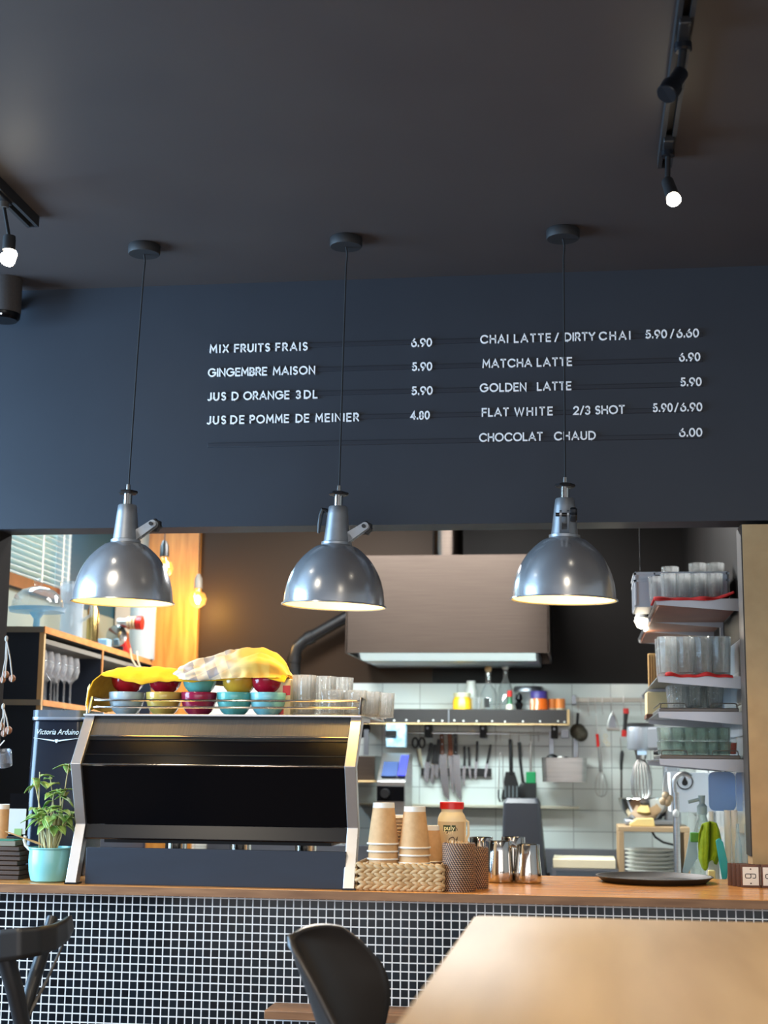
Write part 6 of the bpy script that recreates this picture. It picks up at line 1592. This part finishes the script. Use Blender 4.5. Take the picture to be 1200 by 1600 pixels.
def cabw(x, y, z=None):
    return Vector((A0.x, A0.y, 0)) + Vector((math.cos(rz) * x - math.sin(rz) * y, math.sin(rz) * x + math.cos(rz) * y, ZT if z is None else z))
# wine glasses
wgm = MB().lathe([(0, 0), (.030, 0), (.031, .0015), (.010, .004), (.0035, .010), (.003, .075), (.008, .084), (.024, .098), (.031, .125), (.030, .150), (.026, .172), (.025, .172), (.0288, .150), (.0296, .125), (.0226, .100), (.006, .087), (0, .086)], 28)
wg = wgm.xf(Matrix.Scale(1.13, 4)).build('wine_glass', 'stem_glass'); first = True
zw = zl2 + .0205; k = 0
rowsw = [(-.05, .10), (-.05, .19), (-.05, .28), (-.05, .37), (-.05, .46), (-.05, .55), (-.12, .14), (-.12, .24), (-.12, .34), (-.12, .44), (-.12, .56)]
for (x, y) in rowsw:
    o = wg if first else wg.copy()
    if not first: COL.objects.link(o)
    first = False
    o.location = cabw(x, y, zw)
    tag(o, 'wine glass standing on the lower shelf of the navy cabinet', 'wine glass', 'standing wine glasses in the cabinet'); k += 1
for n_, (x, y) in enumerate(((-.19, .12), (-.19, .30), (-.19, .52))):
    o = wg.copy(); COL.objects.link(o); o.rotation_euler = (PI, 0, 0); o.location = cabw(x, y, zsh - .012)
    tag(o, '%s wine glass hanging upside down in the navy cabinet' % ['nearest', 'middle', 'furthest'][n_], 'wine glass', 'hanging wine glasses in the cabinet')
# cake stand
q = at(60, 975, 5.5); cs_ = thing('cake_stand', 'blue glass cake stand under a clear dome on the navy cabinet', 'cake stand', (at(57, 975, 5.47).x, 5.47, ZT + .001))
s5 = mpp(57, 950, 5.47); hp_ = at(57, 953, 5.47).z - ZT
cs_.location = cs_.location
MB().lathe([(0, 0), (.045, 0), (.046, .004), (.014, .014), (.012, hp_ * .55), (.03, hp_ - .012), (.106, hp_ - .010), (.110, hp_ + .004), (.112, hp_ + .006), (.106, hp_ + .006), (.03, hp_ + .001), (0, hp_)], 48).build('stand', thin_glass('blue_glass', (.50, .80, .98, 1), .40), cs_)
hd_ = at(57, 920, 5.47).z - at(57, 953, 5.47).z
dp = [(.100, 0), (.099, hd_ * .25), (.088, hd_ * .58), (.062, hd_ * .84), (.03, hd_ * .97), (.006, hd_)]
MB().ring([(r, z + hp_ + .007) for r, z in dp] + [(max(.003, r - .003), z + hp_ + .005) for r, z in reversed(dp)], 48).build('dome', 'glass', cs_)
MB().ell((0, 0, hp_ + hd_ + .022), .018, .018, .017, 20, 12).build('knob', 'glass', cs_)
# big glass pitcher
pc = thing('glass_jug', 'tall clear jug beside the domed cake stand', 'jug', (at(111, 985, 6.0).x, 6.0, ZT + .001))
hj = at(112, 911, 6.0).z - ZT
MB().lathe([(0, 0), (.048, 0), (.05, .004), (.047, hj * .5), (.056, hj), (.053, hj), (.044, hj * .5), (.046, .008), (0, .006)], 40).build('jug', thin_glass('cloudy_glass', (.86, .92, .97, 1), .22), pc)
MB().tube([(.045, 0, hj * .85), (.085, 0, hj * .8), (.085, 0, hj * .45), (.043, 0, hj * .35)], .007, 10).build('handle', bpy.data.materials['cloudy_glass'], pc)
# gold flask
gf = thing('gold_flask', 'brass coloured steel flask on the navy cabinet', 'flask', (at(144, 990, 6.25).x, 6.25, ZT + .001))
hg = at(144, 945, 6.25).z - ZT
MB().lathe([(0, .012), (.028, .012), (.027, .03), (.026, hg * .85), (.018, hg * .95), (.018, hg), (0, hg)], 32).build('body', mat('brass', rgb(214, 186, 120), .22, 1.0), gf)
MB().lathe([(0, 0), (.029, 0), (.029, .022), (0, .022)], 32).build('base', 'brown_wood', gf)
# blue-white container
bc = thing('blue_container', 'small pale blue container beside the red slicer', 'container', (at(164, 1000, 6.45).x, 6.45, ZT + .001))
MB().box(-.03, .022, -.03, .03, 0, .05).build('body', mat('sky_blue', rgb(150, 190, 220), .35), bc, bevel=0.004)
# red slicer
rs = thing('meat_slicer', 'red hand-cranked slicer with a round red end knob on the navy cabinet', 'slicer', (at(190, 1005, 6.6).x, 6.6, ZT + .001))
u = mpp(190, 980, 6.6)
MB().prism([(-.030, 0), (.045, 0), (.030, .05), (.022, .10), (-.030, .105), (-.030, .03)], -.035, .035, 'y').build('body', 'red', rs, bevel=0.006)
MB().box(-.03, .02, -.037, -.033, 0.0, .028).build('plinth', 'black', rs, bevel=0.002)
dk = Matrix.Translation((-.012, -.04, .075)) @ Matrix.Rotation(PI / 2, 4, 'X')
MB().lathe([(0, 0), (.048, 0), (.05, .004), (.02, .012), (0, .012)], 36, dk).build('blade', 'chrome', rs)
zc = at(190, 974, 6.6).z - ZT
MB().tube([(-.015, -.01, zc), (.045, -.01, zc)], .024, 24).build('barrel', 'steel', rs)
for k, x in enumerate((.03, .045, .060)):
    MB().tube([(x, -.01, zc), (x + .008, -.01, zc)], .030, 24).build('ring', mat('cream_ring', rgb(226, 206, 168), .4) if k == 0 else bpy.data.materials['cream_ring'], rs)
MB().tube([(.073, -.01, zc), (.100, -.01, zc)], [.031, .033], 24).build('end_knob', 'red', rs)
st2 = thing('steel_canister', 'tall pale grey canister behind the red slicer', 'canister', (at(222, 1000, 7.05).x, 7.05, ZT + .001))
MB().lathe([(0, 0), (.062, 0), (.064, .004), (.064, .30), (.055, .31), (0, .31)], 36).build('body', mat('pale_grey', rgb(186, 194, 196), .4), st2)
wc = thing('white_cable', 'pale cable looping down from the slicer over the cabinet edge', 'cable', (at(206, 1010, 6.55).x, 6.55, ZT))
pts = [at(203, 1013, 6.60), at(206, 1030, 6.58), at(212, 1040, 6.56), at(219, 1045, 6.55), at(222, 1049, 6.55)]
pts2 = [at(214, 1018, 6.75), at(215, 1032, 6.7), at(219, 1042, 6.6), at(222, 1050, 6.55)]
MB().tube(pts, .0035, 8).tube(pts2, .0035, 8).build('cable', mat('cable_ivory', rgb(206, 192, 164), .6), wc, world=True)
# bulbs on the left
def bulb(px, py, Y, r, word, base_col):
    q = at(px, py, Y); o = thing('hanging_bulb', word, 'pendant lamp', (q.x, Y, 2.9))
    zz = q.z - 2.9
    MB().tube([(0, 0, 0), (0, 0, zz + r + .05)], .003, 8).build('cord', 'cord', o)
    MB().lathe([(0, r + .085), (.008, r + .085), (.020, r + .06), (.022, r + .01), (0, r + .005)], 24, Matrix.Translation((0, 0, zz))).build('socket', base_col, o)
    MB().lathe([(0, r + .014), (.014, r + .012), (.018, r * .8), (r * .78, r * .62), (r, 0), (r * .8, -r * .6), (r * .4, -r * .92), (0, -r)], 32, Matrix.Translation((0, 0, zz))).build('bulb', thin_glass('bulb_glass', (1, .82, .50, 1), .012, .6, ((1, .46, .09, 1), .55)) if 'bulb_glass' not in bpy.data.materials else bpy.data.materials['bulb_glass'], o)
    MB().lathe([(0, .02), (.012, .012), (.016, -.006), (.008, -.022), (0, -.024)], 16, Matrix.Translation((0, 0, zz))).build('filament', emit('filament', (1, .74, .34, 1), 30) if 'filament' not in bpy.data.materials else bpy.data.materials['filament'], o)
    p = point('bulb_light', (q.x, Y, q.z - .030), 11 if Y > 7 else 5, (1, .66, .26), .008)
    return o
bulb(309, 936, 7.27, .045, 'glowing round filament bulb hanging in front of the dark kitchen wall', mat('socket_grey', rgb(150, 140, 126), .4))
bulb(256, 888, 6.5, .045, 'glowing filament bulb with a black socket half hidden by the left pendant', 'black')
# onion strings and mug at the far left edge
def onion_string(px, py, pts, word):
    Y = 4.44; q = at(px, py, Y); o = thing('onion_string', word, 'onions', q, 0, 'onion strings at the left jamb')
    s_ = MB(); n_ = MB()
    s_.ell(q, .006, .006, .010, 8, 6)
    for (x, y, r) in pts:
        p = at(x, y, Y); n_.ell(p, r, r * .9, r * 1.1, 14, 10); s_.tube([q, q.lerp(p, .5) + Vector((.003, 0, 0)), p + Vector((0, -.004, r)), p + Vector((r * .4, -r * .9, 0)), p + Vector((r * .1, -r * .6, -r))], .0022, 6)
    n_.build('onions', noisy('dry_onion', rgb(140, 96, 70), rgb(116, 78, 56), 18, .6) if 'dry_onion' not in bpy.data.materials else bpy.data.materials['dry_onion'], o, world=True)
    s_.build('string', mat('grey_string', rgb(170, 164, 156), .8) if 'grey_string' not in bpy.data.materials else bpy.data.materials['grey_string'], o, world=True)
onion_string(10, 998, [(9, 1054, .011), (19, 1060, .011), (4, 1062, .010)], 'upper bunch of small brown onions on string at the left jamb')
onion_string(5, 1104, [(2, 1135, .011), (13, 1141, .012), (6, 1146, .010)], 'lower bunch of small brown onions on string at the left jamb')
q = at(6, 1185, 4.44); o = thing('glass_mug', 'small glass cup hanging at the far left below the onions', 'cup', q)
MB().ring([(.0225, -.024), (.024, -.024), (.026, .022), (.025, .024), (.0235, .022), (.0215, -.022)], 28, Matrix.Translation(q) @ Matrix.Rotation(R(20), 4, 'X')).build('cup', thin_glass('smoky_glass', (.75, .78, .82, 1), .08), o, world=True)
MB().tube([at(0, 1165, 4.44), at(7, 1157, 4.44)], .0018, 6).build('hook', 'paper_white', o, world=True)

# ================================================================== ceiling fixtures
def track(x, y0, y1, label):
    o = thing('lighting_track', label, 'lighting track', (x, (y0 + y1) / 2, 3.0))
    yc = (y0 + y1) / 2
    MB().prism([(-.018, 0), (.018, 0), (.018, -.032), (.008, -.032), (.008, -.012), (-.008, -.012), (-.008, -.032), (-.018, -.032)], y0 - yc, y1 - yc, 'y').build('rail', 'black_matte', o, smooth=False)
    MB().box(-.018, .018, y1 - yc, y1 - yc + .006, -.032, 0).build('end_cap', 'black', o, smooth=False)
    return o
track(0.233, 0.6, 3.60, 'black ceiling lighting track at upper right')
track(-1.545, 0.6, 3.83, 'black ceiling lighting track at the left edge')
# left spot with visible bulb
q = at(13, 403, 3.62); X0 = -1.545
s_ = thing('track_spot', 'lit track spot with a bare glowing bulb at the left edge', 'track spot', (X0, 3.62, 2.97))
MB().box(-.012, .012, -.06, .03, -.012, .006).build('adapter', 'black', s_, bevel=0.003)
MB().lathe([(0, -.012), (.014, -.012), (.014, -.028), (0, -.028)], 20).build('collar', 'dark_brushed', s_)
zb_ = q.z - 2.97; dx = q.x - X0
MB().tube([(0, 0, -.02), (dx, 0, zb_ + .055)], .005, 10).build('stem', 'black', s_)
MB().lathe([(0, .062), (.016, .062), (.0175, .05), (.0175, .022), (0, .022)], 24, Matrix.Translation((dx, 0, zb_))).build('socket', 'black_matte', s_)
MB().lathe([(0, .024), (.015, .024), (.018, .01), (.022, -.004), (.021, -.012), (0, -.012)], 24, Matrix.Translation((dx, 0, zb_)) @ Matrix.Rotation(R(16), 4, 'Y') @ Matrix.Rotation(R(-30), 4, 'X')).build('bulb', 'spot_bulb', s_)
spot('left_track_light', (q.x + .02, 3.56, q.z - .02), (-.9, 3.0, 1.0), 16, (1, .82, .58), 80)
# right spots
p0 = atz(1062, 64, 2.965)
s_ = thing('track_spot', 'dark unlit-looking track spot aimed left at the upper right', 'track spot', (0.233, p0.y, 2.97))
MB().box(-.013, .013, -.09, .03, -.014, .006).build('adapter', 'black', s_, bevel=0.003)
MB().lathe([(0, -.012), (.019, -.012), (.019, -.026), (.015, -.03), (0, -.03)], 24).build('collar', 'satin_black', s_)
pj = at(1062, 117, p0.y) - Vector((0.233, p0.y, 2.97))
MB().tube([(0, 0, -.026), pj], .009, 12).build('stem', 'black', s_)
ph2 = at(1040, 150, p0.y - .03) - Vector((0.233, p0.y, 2.97)); dr = (ph2 - pj).normalized()
hd2 = MB(); pj2 = pj - dr * .010
hd2.tube([pj2, pj2 + dr * .004, pj2 + dr * .050, pj2 + dr * .052], [.013, .0165, .0165, .014], 28)
hd2.build('head', 'satin_black', s_)
MB().tube([pj2 + dr * .048, pj2 + dr * .050, pj2 + dr * .078, pj2 + dr * .080, pj2 + dr * .078, pj2 + dr * .058], [.016, .0225, .0225, .021, .018, .015], 28).build('shade_ring', 'satin_black', s_)
p1 = atz(1041, 232, 2.965)
s_ = thing('track_spot', 'brightly lit track spot at the end of the right ceiling track', 'track spot', (0.233, p1.y, 2.97))
MB().box(-.013, .013, -.06, .03, -.014, .006).build('adapter', 'black', s_, bevel=0.003)
MB().lathe([(0, -.012), (.017, -.012), (.017, -.026), (0, -.03)], 24).build('collar', 'satin_black', s_)
pj = at(1043, 284, p1.y) - Vector((0.233, p1.y, 2.97)); pb = at(1053, 313, p1.y - .05) - Vector((0.233, p1.y, 2.97))
MB().tube([(0, 0, -.026), pj], .007, 12).build('stem', 'black', s_)
dr = (pb - pj).normalized()
MB().tube([pj - dr * .006, pj, pb - dr * .012], [.010, .015, .017], 24).build('head', 'black_matte', s_)
MB().tube([pb - dr * .012, pb, pb + dr * .004], [.015, .0175, .012], 24).build('bulb', 'spot_bulb', s_)
spot('right_track_light', Vector((0.233, p1.y, 2.97)) + pb + dr * .02, (1.1, 2.6, 1.2), 20, (1, .86, .64), 100)
# loudspeaker
q = at(9, 504, 4.38); z1_ = at(9, 424, 4.38).z
o = thing('loudspeaker', 'black cylindrical loudspeaker hanging at the left edge below the track', 'loudspeaker', (q.x, 4.36, q.z))
hs = z1_ - q.z
MB().lathe([(0, .022), (.052, .022), (.054, .03), (.054, hs - .006), (.050, hs), (0, hs)], 48).build('body', noisy('speaker_cloth', rgb(58, 54, 54), rgb(66, 62, 60), 200, .85), o)
MB().lathe([(0, 0), (.044, 0), (.052, .010), (.0535, .022), (0, .022)], 48).build('base_ring', 'gloss_black', o)
MB().ell((.012, -.050, .008), .003, .002, .003, 10, 6).build('status_light', emit('led', (.9, .95, 1, 1), 1.5), o)
MB().box(-.012, .012, .05, .11, hs * .4, hs * .6).build('bracket', 'black', o)

# ================================================================== foreground: table and chairs
TY = 2.80
tl = at(741, 1430, TY); tz = tl.z
tb = thing('bar_table', 'large pale wooden table in the right foreground', 'table', (tl.x + .75, 2.0, tz))
xw = 1.5
top_ = MB().prism([(p[0] + .75, p[1] + 2.0) for p in rrect(xw / 2, .80, .025, 5)], -.035, 0, 'z').shift((-.75 , -2.0, 0))
top_.build('top', 'table_wood', tb, bevel=0.004)
for sx in (-.62, .62):
    for sy in (-.68, .68):
        MB().box(sx - .035, sx + .035, sy - .035, sy + .035, -tz, -.035).build('leg', 'black_matte', tb, bevel=0.003)
MB().box(-.62, .62, -.69, -.66, -.13, -.035).build('apron', 'black_matte', tb); MB().box(-.62, .62, .66, .69, -.13, -.035).build('apron', 'black_matte', tb)

# moulded shell chair
CY = 2.95
cb = at(560, 1640, CY)
chr_ = thing('shell_chair', 'glossy black moulded shell bar chair in the centre foreground', 'chair', (cb.x, CY, 0))
SHZ = cb.z - .014
# shell built from edge curves (near edge, mid line, far edge) running from seat level up to the top
seat_z = SHZ - 0.28
NEAR = [(.055, -.09, -.10), (.012, -.095, .00), (-.030, -.095, .075), (-.068, -.085, .135), (-.100, -.07, .180), (-.127, -.052, .212), (-.139, -.035, .226)]
MID  = [(-.04, .03, -.10), (-.062, .03, .00), (-.078, .03, .075), (-.092, .03, .135), (-.104, .03, .180), (-.108, .03, .218), (-.095, .03, .242)]
FAR  = [(-.012, .17, -.10), (.018, .17, 0), (.036, .165, .07), (.038, .155, .115), (.024, .14, .160), (-.010, .11, .203), (-.047, .075, .236)]
def crv(P, t):
    f = t * (len(P) - 1); i = min(int(f), len(P) - 2); k = f - i
    p0 = Vector(P[max(i - 1, 0)]); p1 = Vector(P[i]); p2 = Vector(P[i + 1]); p3 = Vector(P[min(i + 2, len(P) - 1)])
    return 0.5 * ((2 * p1) + (p2 - p0) * k + (2 * p0 - 5 * p1 + 4 * p2 - p3) * k * k + (3 * p1 - p0 - 3 * p2 + p3) * k ** 3)
def shell(u, v):
    a, b, c = crv(NEAR, v), crv(MID, v), crv(FAR, v)
    s = u
    w0 = 2 * (s - .5) * (s - 1); w1 = 4 * s * (1 - s); w2 = 2 * s * (s - .5)
    return a * w0 + b * w1 + c * w2 + Vector((0, 0, SHZ))
sh_ = MB().grid(shell, 24, 40)
sh_.build('backrest', mat('chair_black', rgb(44, 41, 40), 0.34), chr_, solid=0.012, angle=80)
MB().grid(lambda u, v: Vector((-.05 + .42 * v, -.17 + .40 * u, SHZ - .10 - .16 * math.sin(min(1, v * 3) * PI / 2) + .06 * (2 * u - 1) ** 2)), 16, 16).build('seat', bpy.data.materials['chair_black'], chr_, solid=0.012, angle=80)
for sx, sy in ((0.0, -.13), (0.0, .19), (.32, -.13), (.32, .19)):
    MB().tube([(sx * .8 + .05, sy * .8, SHZ - .27), (sx * 1.15, sy * 1.2, 0.0)], .012, 10).build('leg', 'black_matte', chr_)

# bentwood bar chair at the left
BYc = 3.45
bt = lambda px, py, Y=BYc: at(px, py, Y)
bc_ = thing('bar_chair', 'black wooden bar chair with a curved top rail at the left edge', 'chair', (bt(0, 1470).x, BYc + .1, 0))
TR_top = [(-62, 1448, 3.56), (-30, 1456, 3.44), (0, 1453, 3.39), (30, 1450, 3.39), (60, 1448, 3.42), (85, 1444, 3.48), (100, 1437, 3.55), (108, 1431, 3.62)]
TR_bot = [(-62, 1482, 3.56), (-30, 1496, 3.44), (0, 1503, 3.39), (30, 1499, 3.39), (60, 1493, 3.42), (85, 1483, 3.48), (103, 1470, 3.55), (112, 1452, 3.62)]
def rail_(u, v):
    a, b = samp([(i, 0) for i in range(8)], u)[0], 0
    i = min(int(a), 6); k = a - i
    def g(T): return at(T[i][0] + (T[i + 1][0] - T[i][0]) * k, T[i][1] + (T[i + 1][1] - T[i][1]) * k, T[i][2] + (T[i + 1][2] - T[i][2]) * k)
    return g(TR_bot).lerp(g(TR_top), v)
MB().grid(rail_, 56, 6).build('top_rail', mat('black_ash', rgb(26, 27, 30), .42), bc_, world=True, solid=0.014, angle=70)
ash = bpy.data.materials['black_ash']
MB().tube([bt(82, 1434, 3.60), bt(66, 1490, 3.55), bt(44, 1560, 3.50), bt(30, 1606, 3.47)], [.014, .0165, .017, .017], 14).build('back_post', ash, bc_, world=True)
MB().tube([bt(-8, 1460, 3.42), bt(10, 1500, 3.43), bt(24, 1550, 3.45), bt(36, 1606, 3.47)], [.020, .022, .021, .019], 14).build('back_post', ash, bc_, world=True)
MB().tube([bt(98, 1476, 3.56), bt(74, 1530, 3.52), bt(42, 1592, 3.48), bt(34, 1610, 3.47)], [.0035, .004, .005, .005], 8).build('stay', 'dark_brushed', bc_, world=True)
sx_ = bt(0, 1600, 3.6).x; sz_ = bt(30, 1606, 3.47).z
MB().lathe([(0, -.03), (.19, -.03), (.205, -.015), (.19, 0), (0, -.004)], 36, Matrix.Translation((sx_, 3.66, sz_ - .12))).build('seat', ash, bc_, world=True)
MB().tube([bt(30, 1604, 3.47), (sx_ + .02, 3.50, sz_ - .13)], .016, 10).build('seat_joint', ash, bc_, world=True)
for dx, dy in ((-.15, -.12), (.15, -.12), (-.15, .15), (.15, .15)):
    MB().tube([(sx_ + dx * .8, 3.66 + dy * .8, sz_ - .14), (sx_ + dx * 1.25, 3.66 + dy * 1.25, 0)], [.016, .013], 10).build('leg', ash, bc_, world=True)
